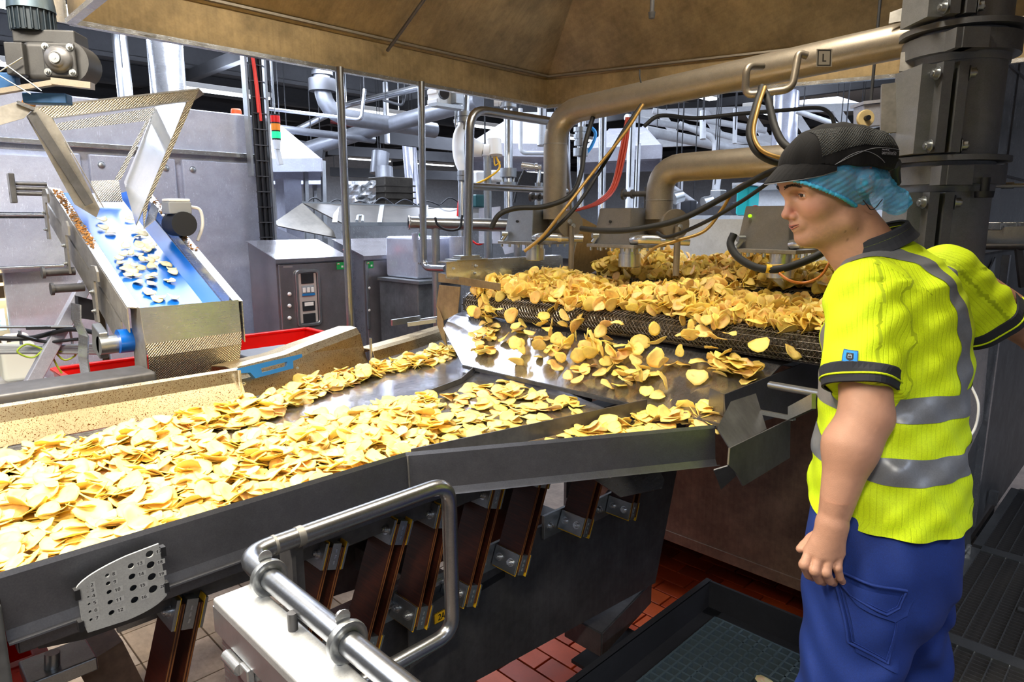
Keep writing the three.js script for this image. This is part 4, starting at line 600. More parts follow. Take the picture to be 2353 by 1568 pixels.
{
  const t = thing('platform_frame', 'black steel platform frame with upstand around the plastic grating', 'platform');
  obj('long_edge', [span(.9, 2.47, -.06, .1, -1.275, -1.262), span(.9, 2.47, -.03, -.018, -1.275, -1.2), span(.9, 2.47, .096, .102, -1.285, -1.262)], M.blackSteel, t);
  obj('end_edge', [span(2.455, 2.468, -.06, .1, -1.27, -.56), span(2.4, 2.468, -.03, -.018, -1.27, -.56)], M.blackSteel, t);
  obj('leg', [span(2.4, 2.46, FL, -.06, -1.27, -1.21), span(.95, 1.01, FL, -.06, -1.27, -1.21), span(2.4, 2.46, FL, -.06, -.62, -.56)], M.blackSteel, t);
  
}
{
  const t = thing('plastic_grating', 'black moulded plastic grating beside the worker with brick floor showing through', 'grating');
  const g1 = new THREE.BoxGeometry(1.38, .03, .008), g2 = new THREE.BoxGeometry(.008, .03, .62); const add = (g, x, z) => { const m = new THREE.Mesh(metric(prep(g)), M.plasticGrate); m.name = 'grating_bar'; m.position.set(x, -.015, z); m.castShadow = m.receiveShadow = true; t.add(m); };
  for (let z = -1.19; z < -.58; z += .04) add(g1, 1.69, z); for (let x = 1.02; x < 2.39; x += .04) add(g2, x, -.885);
  obj('clip', [box(.03, .006, .03, 1.98, .004, -1.0), box(.03, .006, .03, 2.2, .004, -.75)], M.darkSteel, t);
}
for (const [x0, x1, label] of [[1.95, 2.88, 'galvanised walkway grating right behind the worker\'s legs'], [2.92, 3.84, 'galvanised walkway grating second from the worker'], [3.88, 4.9, 'galvanised walkway grating furthest from the worker'], [.9, 1.91, 'galvanised walkway grating under the worker\'s feet']]) {
  const t = thing('walkway_grating', label, 'grating', 'walkway gratings'); const z0 = -.54, z1 = .6;
  obj('frame', [span(x0, x1, -.04, .004, z0 - .04, z0), span(x0, x1, -.04, .004, z1, z1 + .03), span(x0 - .02, x0 + .015, -.04, .004, z0, z1), span(x1 - .015, x1 + .02, -.04, .004, z0, z1)], M.zinc, t);
  const gA = metric(prep(new THREE.BoxGeometry(x1 - x0, .03, .004))), gB = metric(prep(new THREE.BoxGeometry(.003, .02, z1 - z0)));
  for (let z = z0 + .05; z < z1; z += .055) { const m = new THREE.Mesh(gA, M.zinc); m.name = 'bearing_bar'; m.position.set((x0 + x1) / 2, -.015, z); m.castShadow = m.receiveShadow = true; t.add(m); }
  for (let x = x0 + .03; x < x1 - .02; x += .027) { const m = new THREE.Mesh(gB, M.darkSteel); m.name = 'cross_bar'; m.position.set(x, -.012, (z0 + z1) / 2); m.castShadow = m.receiveShadow = true; t.add(m); }
  obj('clip', [box(.03, .006, .03, x0 + (x1 - x0) * .45, .004, -.3), box(.03, .006, .03, x0 + (x1 - x0) * .3, .004, -.12)], M.zinc, t);
}
{ const t = thing('kick_plate', 'pale upright kick plate along the walkway edge', 'kick plate'); obj('plate', [plate([V(2.75, 0, -.585), V(3.85, 0, -.585), V(3.85, .1, -.6), V(2.7, .13, -.6)], .005)], M.zinc, t); obj('bracket', [box(.02, .05, .02, 3.2, .02, -.575), box(.02, .05, .02, 3.75, .02, -.575), box(.03, .08, .04, 4.45, .07, -.6)], M.steel, t); }
{ const r = rng(3), m = new THREE.Mesh(chipGeo(300, true), M.chip); m.name = numbered('dropped_chip'); m.position.set(2.12, .012, -.86); m.rotation.set(.1, 1, .12); m.scale.setScalar(1.1); scene.add(m); tag(m, 'single pale chip dropped on the black grating', 'chip'); }
// ---------- blue belt feeder ----------
const by = z => 1.272 + (-2.5 - z) * .46;
{
  const t = thing('blue_belt_feeder', 'inclined blue belt feeder with steel side walls and ridged discharge chute', 'belt feeder');
  const sl = (x0, x1, z0, z1, dy0, dy1) => plate([V(x0, by(z0) + dy0, z0), V(x1, by(z0) + dy1, z0), V(x1, by(z1) + dy1, z1), V(x0, by(z1) + dy0, z1)], .004);
  obj('belt', [sl(.70, .945, -2.52, -3.5, 0, 0), sl(.945, 1.0, -2.52, -3.5, 0, .02)], M.blueBelt, t);
  obj('left_rail', [sl(.668, .705, -2.5, -3.42, .055, .05), sl(.705, .706, -2.5, -3.42, .05, -.01)], M.bright, t);
  obj('right_wall', [sl(1.0, 1.015, -2.5, -3.4, .0, .06), sl(1.015, 1.05, -2.48, -3.4, .06, .056), plate([V(1.05, by(-2.48) + .056, -2.48), V(1.05, by(-3.4) + .056, -3.4), V(1.05, by(-3.4) - .1, -3.4), V(1.05, by(-2.48) - .1, -2.48)], .004)], M.steel, t);
  obj('left_frame', [plate([V(.668, by(-2.5) + .05, -2.5), V(.668, by(-3.5) + .05, -3.5), V(.668, by(-3.5) - .03, -3.5), V(.668, by(-2.5) - .03, -2.5)], .004), plate([V(.672, by(-2.6) - .05, -2.6), V(.672, by(-3.5) - .05, -3.5), V(.672, by(-3.5) - .13, -3.5), V(.672, by(-2.6) - .16, -2.6)], .006)], M.matt, t);
  obj('chute_front', [plate([V(.70, 1.325, -2.478), V(1.035, 1.325, -2.478), V(1.035, 1.205, -2.472), V(.705, 1.2, -2.472)], .003)], M.steel, t);
  obj('ridged_skirt', [plate([V(.705, 1.2, -2.472), V(1.035, 1.205, -2.472), V(1.03, 1.16, -2.466), V(.708, 1.155, -2.466)], .003), plate([V(.708, 1.155, -2.466), V(1.03, 1.16, -2.466), V(1.022, 1.06, -2.49), V(.71, 1.06, -2.49)], .003)], M.ridged, t);
  obj('chute_side', [plate([V(.70, 1.325, -2.478), V(.695, 1.33, -2.56), V(.70, 1.06, -2.6), V(.708, 1.06, -2.49), V(.703, 1.2, -2.47)], .003)], M.matt, t);
  obj('chute_side', [plate([V(1.035, 1.325, -2.478), V(1.05, 1.33, -2.6), V(1.04, 1.06, -2.6), V(1.022, 1.06, -2.49), V(1.033, 1.2, -2.47)], .003)], M.matt, t);
  obj('drive_roller', [cyl(V(.655, 1.2, -2.6), V(1.0, 1.2, -2.6), .042, .042, 20)], M.blueBelt, t);
  obj('roller_cap', [cyl(V(.6, 1.19, -2.62), V(.655, 1.19, -2.62), .033, .033, 16), box(.03, .1, .09, .615, 1.2, -2.66, .005, .3)], M.zinc, t);
  // hook brackets along the left side
  for (const z of [-2.74, -3.08, -3.36]) { const y = by(z); const hk2 = obj('hook_bracket', [plate([V(.64, y + .055, z + .04), V(.64, y + .075, z + .02), V(.64, y + .075, z - .04), V(.64, y + .05, z - .06), V(.64, y - .13, z - .06), V(.64, y - .13, z - .015), V(.64, y + .02, z - .015), V(.64, y + .02, z + .04)], .007)], M.matt, t); for (const dy of [-.02, -.09]) obj('bolt', bolt(V(.636, y + dy, z - .037), V(-1, 0, 0), .007), M.zinc, hk2); }
  for (const z of [-3.0, -3.12]) obj('return_roller_pin', [cyl(V(.56, by(z) - .14, z), V(.66, by(z) - .14, z), .016, .016, 12), cyl(V(.55, by(z) - .14, z), V(.56, by(z) - .14, z), .024, .024, 12)], M.darkSteel, t);
  obj('tail_fork', [0, 1, 2].map(k => cyl(V(.53 + k * .012, by(-3.42) + .03 + k * .02, -3.44), V(.66, by(-3.42) + .03 + k * .02, -3.42), .009, .009, 8)).concat([box(.02, .12, .05, .54, by(-3.42) + .05, -3.43, .004)]), M.darkSteel, t);
  obj('curved_leg', [sheet([[.62, 1.3], [.61, 1.24], [.625, 1.18], [.61, 1.1], [.61, .95]].map(([x, y], i) => [V(x, y, -3.05 + i * .02), V(x + .008, y, -2.95 + i * .02)]), .005)], M.steel, t);
}
{
  const t = thing('feeder_motor', 'grey geared motor with white cable on the right of the feeder', 'motor');
  const c = onDepth(412, 515, 2.78);
  obj('terminal_box', [box(.09, .05, .09, c.x - .005, c.y + .065, c.z, .006)], M.grey, t); obj('lid', box(.084, .012, .084, c.x - .005, c.y + .096, c.z, .004), M.white, t);
  obj('motor_body', [cyl(V(c.x, c.y, c.z - .06), V(c.x, c.y, c.z + .06), .05, .05, 20), ...Array.from({ length: 9 }, (_, k) => box(.012, .1, .004, c.x, c.y, c.z - .05 + k * .012))], M.dark, t);
  obj('cable', cable([V(c.x + .05, c.y + .07, c.z), V(c.x + .085, c.y + .06, c.z), V(c.x + .09, c.y, c.z + .01), V(c.x + .06, c.y - .07, c.z + .02)], .007), M.white, t);
}
{ // open hopper above the feeder
  const t = thing('feed_hopper', 'four-sided steel hopper of ridged plates above the blue belt', 'hopper');
  const n = -2.98, f = -3.42;
  const TL = onZ(82, 246, n), TR = onZ(458, 204, n), TL2 = onZ(120, 272, n), TR2 = onZ(430, 233, n), BL = onZ(228, 492, -2.98), BR = onZ(330, 527, -2.98);
  const fTL = onZ(128, 284, f), fTR = onZ(358, 246, f), fTL2 = onZ(140, 300, f), fTR2 = onZ(335, 278, f), fBL = onZ(208, 416, f), fBR = onZ(272, 414, f);
  obj('front_band', [plate([TL, TR, TR2, TL2], .004)], M.ridged, t);
  obj('front_lip', [bar(TL2, TR2, .03, .004), bar(TL, TR, .006, .006)], M.bright, t);
  obj('rim_corner', [plate([TR, TR.clone().add(V(.03, -.012, -.03)), TR2.clone().add(V(.02, .0, -.03)), TR2], .003)], M.matt, t);
  obj('left_plate', [plate([TL, TL2, onZ(230, 480, -2.99), onZ(222, 500, -2.99), onZ(172, 470, -2.99), onZ(60, 268, -2.99)].map((p, i) => p), .005), plate([onZ(120, 272, n), fTL, onZ(212, 415, f), onZ(230, 480, -2.99)], .004)], M.matt, t);
  obj('left_fold', [bar(onZ(72, 262, n + .02), onZ(205, 470, n + .02), .012, .03)], M.darkSteel, t);
  obj('right_plate', [plate([TR2, fTR, fBR, BR], .004)], M.bright, t);
  obj('right_edge', [plate([TR, onZ(340, 470, n), BR, onZ(328, 480, n), TR2], .004)], M.ridged, t);
  obj('back_band', [plate([fTL, fTR, fTR2, fTL2], .004), plate([fTR, fTR2, onZ(262, 416, f), onZ(277, 414, f)], .004)], M.ridged, t);
  obj('back_plate', [plate([fBL, fBR, onZ(282, 464, -3.38), onZ(224, 464, -3.38)], .004)], M.ridged, t);
  obj('right_foot', [plate([onZ(330, 527, -2.98), onZ(350, 465, -3.1), onZ(372, 485, -3.0), onZ(345, 495, -2.95)], .004)], M.steel, t);
  const cr = obj('crumb_clump', [new THREE.IcosahedronGeometry(.022, 2).scale(1, .8, 1).translate(...onZ(66, 238, -3.0).toArray()), new THREE.IcosahedronGeometry(.014, 2).translate(...onZ(70, 222, -3.0).toArray())], std({ color: 0x8a5a22, roughness: .9, bumpMap: wornCol, bumpScale: .02 }), t);
}
{ const t = thing('side_chute', 'flat dark steel chute arm entering from the left beside the hopper', 'chute'); obj('arm', [plate([onZ(-60, 262, -2.96), onZ(40, 234, -2.96), onZ(75, 250, -2.96), onZ(55, 272, -2.96), onZ(-60, 305, -2.96)], .02)], M.matt, t); obj('fold', [bar(onZ(38, 236, -2.95), onZ(78, 252, -2.95), .03, .012)], M.steel, t); }
// pale slices on the blue belt
{
  const r = rng(31), spots = [[235, 512], [238, 530], [255, 540], [300, 510], [315, 538], [330, 545], [318, 552], [290, 572], [322, 572], [345, 575], [335, 582], [352, 570], [285, 590], [300, 588], [318, 592], [330, 602], [345, 605], [352, 598], [280, 612], [310, 618], [325, 622], [305, 630], [350, 618], [375, 610], [385, 615], [395, 625], [398, 633], [295, 640], [315, 640], [345, 645], [352, 640], [318, 655], [350, 660], [385, 650], [395, 655], [338, 672], [345, 680], [370, 690], [400, 692], [360, 695], [290, 625], [275, 600]];
  for (const [u, v] of spots) { const d = ray(u, v), k = (1.272 - CAM.y + .46 * -2.5) / (d.y + .46 * d.z), p = d.multiplyScalar(k).add(V(0, CAM.y, 0)); const m = new THREE.Mesh(paleGeos[Math.floor(r() * 5)], M.chip); m.name = numbered('pale_chip'); m.position.copy(p).add(V(0, .011 + r() * .005, 0)); m.rotation.set(.43 + (r() - .5) * .5, r() * 6, (r() - .5) * .5, 'XYZ'); m.scale.set(.6 + r() * .25, .9, .6 + r() * .25); m.castShadow = m.receiveShadow = true; scene.add(m); tag(m, 'pale potato chip riding on the blue feeder belt', 'chip', 'pale chips on the blue belt'); }
  const cg = [], cr = rng(9); for (let i = 0; i < 260; i++) { const z = -2.9 - cr() * .5, x = .672 + cr() * .03; cg.push(new THREE.TetrahedronGeometry(.003 + cr() * .006).rotateX(cr() * 6).rotateY(cr() * 6).scale(1, .5, 1).translate(x, by(z) + .058, z)); } for (let i = 0; i < 160; i++) { const z = -2.85 - cr() * .5, x = 1.018 + cr() * .03; cg.push(new THREE.TetrahedronGeometry(.003 + cr() * .006).rotateX(cr() * 6).rotateY(cr() * 6).scale(1, .5, 1).translate(x, by(z) + .064, z)); }
  const o = one('crumbs', cg, std({ color: 0xb07a3c, roughness: .9 }), 'brown crumbs along the side rails of the blue feeder', 'crumbs'); o.userData.kind = 'stuff';
}
// ---------- gear motor in the upper left ----------
{
  const t = thing('gear_motor', 'grey upright gear motor with flanged bearing hanging in the upper left corner', 'gear motor');
  const d = 1.95, c = onDepth(138, 138, d), F = V(-.2, 0, 1).normalize().applyAxisAngle(V(0, 1, 0), -.45), R = V(F.z, 0, -F.x);
  const rel = (x, y, z) => c.clone().addScaledVector(R, x).add(V(0, y, 0)).addScaledVector(F, z);
  const rb = (w, h, dd, x, y, z, r) => { const g = new RoundedBoxGeometry(w, h, dd, 1, r || .003); g.applyMatrix4(new THREE.Matrix4().makeBasis(R, V(0, 1, 0), F)); const p = rel(x, y, z); g.translate(p.x, p.y, p.z); return g; };
  const bfl = obj('bearing_flange', [rb(.088, .095, .012, 0, 0, 0, .006)], M.gearGrey, t);
  obj('bearing', [lathe([[.012, .0], [.012, .022], [.02, .022], [.022, .016], [.03, .016], [.033, .01], [.036, .01], [.038, 0]], rel(0, 0, .006), F, 28)], M.darkSteel, t);
  obj('shaft', [cyl(rel(0, 0, .0), rel(0, 0, .032), .014, .014, 16), cyl(rel(0, 0, .032), rel(0, 0, .033), .004, .004, 10)], M.zinc, t);
  for (const [x, y] of [[-.033, .035], [.033, .035], [-.033, -.035], [.033, -.035]]) obj('bolt', bolt(rel(x, y, .006), F, .007, .006), M.zinc, bfl);
  obj('gear_case', [rb(.14, .115, .1, -.04, .0, -.065, .02), cyl(rel(0.012, 0, -.1), rel(.012, 0, -.012), .06, .06, 24), rb(.17, .04, .09, -.05, .07, -.07, .006), rb(.05, .09, .05, -.12, 0, -.02, .004)], M.gearGrey, t);
  obj('motor_body', [cyl(rel(-.09, .085, -.06), rel(-.09, .15, -.06), .055, .055, 24), ...Array.from({ length: 22 }, (_, k) => { const a = k / 22 * 6.283, p = rel(-.09 + Math.cos(a) * .057, .115, -.06 + Math.sin(a) * .057); return cyl(p.clone().add(V(0, -.028, 0)), p.clone().add(V(0, .028, 0)), .0035, .0035, 4); })], M.gearBlue, t);
  obj('fan_cover', [cyl(rel(-.09, .145, -.06), rel(-.09, .2, -.06), .062, .056, 24)], M.gearBlue2, t);
  obj('mounting_bar', [bar(rel(-.2, -.1, .01), rel(.0, -.062, .01), .02, .014), bar(rel(-.02, -.062, .01), rel(.085, -.072, .01), .03, .018)], M.steelPipe, t);
  obj('guard_wire', [pipe([rel(-.15, -.01, .02), rel(-.05, -.09, .02)], .002, .01, 5), pipe([rel(-.17, -.05, .02), rel(-.09, -.0, .02)], .002, .01, 5), pipe([rel(-.19, -.03, .02), rel(-.08, -.1, .02)], .002, .01, 5)], M.zinc, t);
  obj('blue_guide', [rb(.12, .03, .04, -.06, -.105, -.03, .004), rb(.05, .05, .03, -.16, -.06, -.03, .004)], M.blueDark, t);
}
// ---------- trough neighbours ----------
{
  const t = thing('channel_beam', 'dark steel channel beam running behind the trough back wall', 'beam');
  obj('beam', [span(-.6, .7, 1.06, 1.125, -2.52, -2.36, .012), span(1.06, 1.3, 1.04, 1.1, -2.66, -2.5, .012)], M.darkSteel, t);
}
{ const t = thing('scraper_tool', 'blue plastic hand scraper hung on the flared back wall', 'scraper');
  const a = V(.95, 1.098, -2.33), b = V(1.22, 1.1, -2.385);
  obj('blade', [plate([V(.94, 1.104, -2.305), V(1.215, 1.108, -2.368), V(1.215, 1.096, -2.364), V(1.17, 1.09, -2.35), V(1.165, 1.062, -2.346), V(1.0, 1.058, -2.308), V(.985, 1.083, -2.303), V(.94, 1.088, -2.298)].map(p => p), .016, [[V(1.03, 1.073, -2.316), V(1.14, 1.077, -2.341), V(1.145, 1.092, -2.344), V(1.03, 1.088, -2.319)]])], M.blueTool, t);
  obj('screw', [bolt(V(.955, 1.05, -2.29), V(0, 0, 1), .004, .003), bolt(V(1.19, 1.06, -2.35), V(0, 0, 1), .004, .003)], M.zinc, t);
}
function bin(name, label, x0, x1, z0, z1, yt, h, open = .05) {
  const t = thing(name, label, 'bin', 'red plastic bins'); const ring = (o, y) => [V(x0 + o, y, z0 + o), V(x1 - o, y, z0 + o), V(x1 - o, y, z1 - o), V(x0 + o, y, z1 - o)];
  const a = ring(0, yt), b = ring(open, yt - h); for (let i = 0; i < 4; i++) { const j = (i + 1) % 4; obj('wall', plate([a[i], a[j], b[j], b[i]], .008), M.red, t); }
  obj('rim', [0, 1, 2, 3].map(i => bar(a[i], a[(i + 1) % 4], .03, .014, V(0, 1, 0), .005)), M.red, t); obj('bottom', plate(b, .008), M.red, t); return t;
}
bin('red_bin', 'red plastic bin with wet inner wall behind the feeder chute', 1.15, 1.86, -3.54, -2.98, 1.0, .5);
bin('red_bin', 'red plastic bin below the left of the blue feeder', .63, 1.1, -3.58, -3.02, .95, .5);
bin('red_bin', 'dark red bin under the near end of the trough', -.25, .2, -2.15, -1.62, .7, .5);
{ const t = thing('support_post', 'slanted dark wooden-looking support post below the near trough', 'post'); obj('post', [bar(onZ(215, 1480, -1.75), onZ(330, 1700, -1.75), .12, .1)], M.stain, t); obj('foot', [box(.12, .03, .1, ...onZ(135, 1530, -1.55).toArray(), .004), cyl(onZ(120, 1535, -1.53), onZ(120, 1500, -1.53), .014, .014, 8)], M.zinc, t); }
{ const t = thing('machine_edge', 'pale grey machine corner at the lower left picture edge', 'panel'); obj('panel', [span(-.3, .112, -.3, 1.03, -1.27, -1.235, .006)], M.sidepan, t); }
// ---------- left background housing ----------
{
  const t = thing('oven_housing', 'large pale stainless housing with screwed door panels in the left background', 'machine housing');
  const z = -4.5, zb = -6.4;
  obj('upper_body', [span(-1.2, 2.16, 2.03, 2.3, zb, z - .02, .01), span(-1.2, 2.16, 1.32, 2.03, zb, z - .06)], M.paleSteel, t);
  obj('lower_body', [span(1.35, 2.16, FL, 1.32, zb, z - .06)], M.paleSteel, t);
  const door = (x0, x1, y0, y1) => { const d = obj('door_panel', [span(x0, x1, y0, y1, z - .06, z - .02, .01)], M.paleSteel, t); for (const [x, y] of [[x0 + .06, y1 - .06], [x1 - .06, y1 - .06]]) obj('screw', lathe([[0, .012], [.014, .012], [.02, .004], [.02, 0]], V(x, y, z - .02), V(0, 0, 1), 14), M.zinc, d); };
  door(1.6, 2.1, .2, 1.99); door(1.09, 1.56, .6, 1.99); door(.62, 1.05, .6, 1.99);
  obj('rail', [span(-1.2, 2.17, 2.02, 2.05, z - .03, z + .0, .004)], M.steel, t);
  obj('bulged_panel', [sheet([-1.2, .2, .95].map(x => [[1.98, .0], [1.95, .05], [1.66, .1], [1.645, .05]].map(([y, o]) => V(x, y, z + o))), .005), sheet([-1.2, .2, .9].map(x => [[1.64, .05], [1.62, .12], [1.38, .12], [1.34, .0]].map(([y, o]) => V(x, y, z + o))), .005)], M.paleSteel, t);
  obj('edge_strip', [span(-1.2, .9, 1.635, 1.65, z + .05, z + .13, .004), span(-1.2, .88, 1.36, 1.375, z + .05, z + .13, .004)], M.bright, t);
  obj('edge_post', [span(2.1, 2.17, FL, 2.3, z - .08, z - .02)], M.steelV, t);
}
{ const t = thing('warning_lamp', 'small orange beacon on top of the pale housing', 'beacon'); const p = onZ(543, 262, -4.7); obj('dome', [lathe([[.035, 0], [.034, .02], [.03, .032], [0, .036]], p, V(0, 1, 0), 16)], M.orange, t); obj('socket', cyl(p.clone().add(V(0, -.03, 0)), p, .03, .03, 14), M.white, t); }
{ // cable tray
  const t = thing('cable_tray', 'vertical cable ladder with dark cable bundle right of the pale housing', 'cable tray');
  const z = -4.42, T = [], a = onZ(562, 130, z).x, b = onZ(618, 130, z).x;
  obj('side_rail', [span(1.985, 2.0, 1.9, 4.3, z - .03, z + .03), span(2.115, 2.13, FL, 4.3, z - .03, z + .03)], M.zinc, t);
  obj('cable_bundle', [0, 1, 2, 3, 4].map(k => cyl(V(2.035 + k * .017, FL, z + .01 - (k % 2) * .012), V(2.025 + k * .017, 4.3, z + .01 - (k % 2) * .012), .011, .011, 8)), M.black, t);
  obj('cable_tie', Array.from({ length: 34 }, (_, k) => box(.09, .006, .03, 2.067, .3 + k * .1, z + .01)), M.darkSteel, t);
  obj('red_cable', [cable([V(2.0, 3.5, z + .04), V(2.005, 2.9, z + .05), V(2.04, 2.55, z + .05), V(2.05, 2.3, z + .05)], .012), cable([V(2.03, 3.5, z + .04), V(2.015, 2.8, z + .05), V(2.045, 2.5, z + .055), V(2.06, 2.25, z + .05)], .009)], M.redBright, t);
}
{ // signal tower
  const t = thing('signal_tower', 'red, orange and green signal tower lamp on a thin rod', 'signal lamp');
  const p = onDepth(634, 300, 5.2), h = .06; const seg = (k, m, n) => obj(n, cyl(p.clone().add(V(0, k * h, 0)), p.clone().add(V(0, (k + .82) * h, 0)), .036, .036, 18), m, t);
  seg(1, M.red, 'red_lens'); seg(0, M.orange2, 'orange_lens'); seg(-1, M.greenLit, 'green_lens');
  obj('spacer', [-.1, .9, -1.1, 1.9].map(k => cyl(p.clone().add(V(0, k * h - .006, 0)), p.clone().add(V(0, k * h + .006, 0)), .034, .034, 18)), M.black, t);
  obj('rod', [cyl(p.clone().add(V(0, .12, 0)), p.clone().add(V(0, 2.2, 0)), .005, .005, 6)], M.zinc, t);
  obj('foot', [cyl(p.clone().add(V(0, -.14, 0)), p.clone().add(V(0, -.07, 0)), .028, .034, 14), box(.04, .12, .04, p.x + .01, p.y - .2, p.z, .006, 0, 0, .2)], M.white, t);
}
// below the housing: desk corner
{ const t = thing('monitor', 'beige computer monitor showing a pale blue page at the left edge', 'monitor'); const z = -4.6; const a = onZ(-30, 690, z), b = onZ(36, 778, z); obj('case', [span(a.x, b.x, b.y, a.y, z - .06, z, .01)], std({ color: 0xcfc7ae, roughness: .6 }), t);
  const scr = paint(256, 256, (x, w, h) => { x.fillStyle = '#bfe0f2'; x.fillRect(0, 0, w, h); x.fillStyle = '#e9f4fa'; x.fillRect(0, 0, w, 60); x.fillStyle = '#7db4d8'; for (let k = 0; k < 6; k++) x.fillRect(20, 90 + k * 24, 120 + (k * 37) % 80, 9); }); const g = new THREE.PlaneGeometry(.13, .12); g.translate(b.x - .1, (a.y + b.y) / 2, z + .004); obj('screen', g, std({ map: scr, emissive: 0xffffff, emissiveMap: scr, emissiveIntensity: .8 }), t, true); }
{ const t = thing('wall_dispenser', 'dark blue box on the wall beside the monitor', 'box'); const a = onZ(38, 678, -4.7), b = onZ(108, 740, -4.7); obj('body', span(a.x, b.x, b.y, a.y, -4.85, -4.68, .012), M.dark, t); obj('blue_side', span(a.x, a.x + (b.x - a.x) * .35, b.y + .005, a.y - .01, -4.7, -4.672, .01), std({ color: 0x123a9c, roughness: .35 }), t); obj('shelf', span(a.x, b.x + .05, b.y - .03, b.y - .02, -4.9, -4.68), M.white, t); obj('hose', cable([onZ(70, 645, -4.7), onZ(95, 665, -4.72), onZ(140, 640, -4.72)], .006), M.black, t); }
{ const t = thing('strip_light', 'warm strip light under the pale housing', 'lamp'); const p = onZ(20, 650, -4.6); obj('tube', span(p.x - .3, p.x + .1, p.y - .012, p.y, -4.64, -4.56, .004), M.lampWarm, t); const r = new THREE.RectAreaLight(0xffe2b0, 14, .4, .08); r.position.set(p.x - .1, p.y - .03, -4.6); r.lookAt(p.x - .1, p.y - 1, -4.6); r.name = 'lamp_light'; t.add(r); }
struct('wall_partition', span(-1.4, 1.35, FL, 1.32, -4.98, -4.92), std({ color: 0x8a7d70, roughness: .8, map: grime }), 'brown partition under the pale housing');
{ const t = thing('plastic_jug', 'translucent white plastic container with handle on the desk', 'container'); const p = onZ(45, 850, -4.4); obj('body', [box(.16, .2, .12, p.x, p.y + .05, -4.4, .02)], std({ color: 0xd8d6c4, roughness: .5 }), t); obj('handle', pipe([V(p.x - .05, p.y + .15, -4.4), V(p.x - .05, p.y + .19, -4.4), V(p.x + .05, p.y + .19, -4.4), V(p.x + .05, p.y + .15, -4.4)], .012, .02, 8), M.white, t); }
{ const t = thing('desk', 'pale desk top under the partition at the left edge', 'desk'); const y = onZ(45, 862, -4.4).y - .05; obj('top', span(-1, .75, y - .03, y, -4.9, -4.2), M.paintW, t); obj('leg', [span(.6, .65, FL, y - .03, -4.3, -4.25), span(-.9, -.85, FL, y - .03, -4.3, -4.25)], M.zinc, t); }
{ const t = thing('prop_stand', 'pale diagonal steel leg propping the blue feeder', 'leg'); obj('bar', [bar(onZ(198, 650, -3.3), onZ(62, 900, -3.3), .05, .05, V(1, 0, 0), .004)], M.paleSteel, t); obj('brace', [bar(onZ(60, 755, -3.25), onZ(172, 752, -3.25), .01, .012), plate([onZ(175, 680, -3.25), onZ(215, 690, -3.25), onZ(215, 735, -3.25), onZ(178, 730, -3.25)], .06)], M.dark, t); }
{ const t = thing('cable_bundle', 'bundle of grey cables slung from the left towards the feeder', 'cables'); obj('cable', [0, 1, 2, 3].map(k => cable([onZ(-60, 795 + k * 5, -3.4), onZ(90, 797 + k * 4, -3.35), onZ(240, 793 + k * 6, -3.2)], .009)), M.grey, t); obj('black_cable', [cable([onZ(-50, 775, -3.4), onZ(60, 778, -3.35), onZ(160, 757, -3.2), onZ(240, 770, -3.0)], .01), cable([onZ(40, 770, -3.3), onZ(100, 785, -3.3), onZ(180, 780, -3.2)], .007)], M.black, t); obj('support_wire', [cable([onZ(-40, 752, -3.4), onZ(170, 751, -3.2)], .006), cable([onZ(45, 760, -3.4), onZ(50, 800, -3.4)], .006), cable([onZ(160, 755, -3.3), onZ(168, 800, -3.3)], .005)], M.zinc, t); }
{ const t = thing('earth_wire', 'looped green and yellow wire hanging below the cable bundle', 'wire'); obj('wire', cable([onZ(105, 805, -3.3), onZ(60, 792, -3.3), onZ(40, 808, -3.3), onZ(75, 822, -3.3), onZ(110, 800, -3.3), onZ(150, 828, -3.3), onZ(174, 815, -3.3), onZ(120, 810, -3.3), onZ(128, 835, -3.3), onZ(142, 858, -3.3)], .004, 80), std({ color: 0x8fa628, roughness: .5 }), t); }
// ---------- two sloped cabinets ----------
function cabinet(label, x0, x1, ytop, roofRise, z, deco) {
  const t = thing('control_cabinet', label, 'cabinet', 'sloped steel control cabinets'); const d = .38, zb = z - d;
  obj('body', [span(x0, x1, FL + .02, ytop - .02, zb, z - .02)], M.cab, t);
  obj('roof', [plate([V(x0 - .015, ytop, z + .015), V(x1 + .015, ytop, z + .015), V(x1 + .015, ytop + roofRise, zb), V(x0 - .015, ytop + roofRise, zb)], .006), plate([V(x0, ytop - .02, z - .02), V(x0, ytop, z), V(x0, ytop + roofRise, zb), V(x0, ytop - .02, zb)], .004), plate([V(x1, ytop - .02, z - .02), V(x1, ytop, z), V(x1, ytop + roofRise, zb), V(x1, ytop - .02, zb)], .004), span(x0 - .018, x1 + .018, ytop - .02, ytop, z + .008, z + .018)], M.cab, t);
  const door = obj('door', [span(x0 + .008, x1 - .008, FL + .1, ytop - .03, z - .02, z, .006)], M.cab, t);
  deco(t, door, z); return t;
}
const sticker = g => paint(96, 96, (x, w, h) => { x.fillStyle = '#18a050'; x.fillRect(0, 0, w, h); x.fillStyle = '#e8efe8'; x.fillRect(10, 12, 26, 20); x.fillRect(56, 46, 26, 26); x.fillStyle = '#d54a3a'; x.fillRect(12, 22, 22, 10); });
function stick(t, x, y, z, w, h) { const g = new THREE.BoxGeometry(w, h, .002); g.translate(x, y, z + .002); obj('sticker', g, std({ map: sticker(), roughness: .5 }), t, true); }
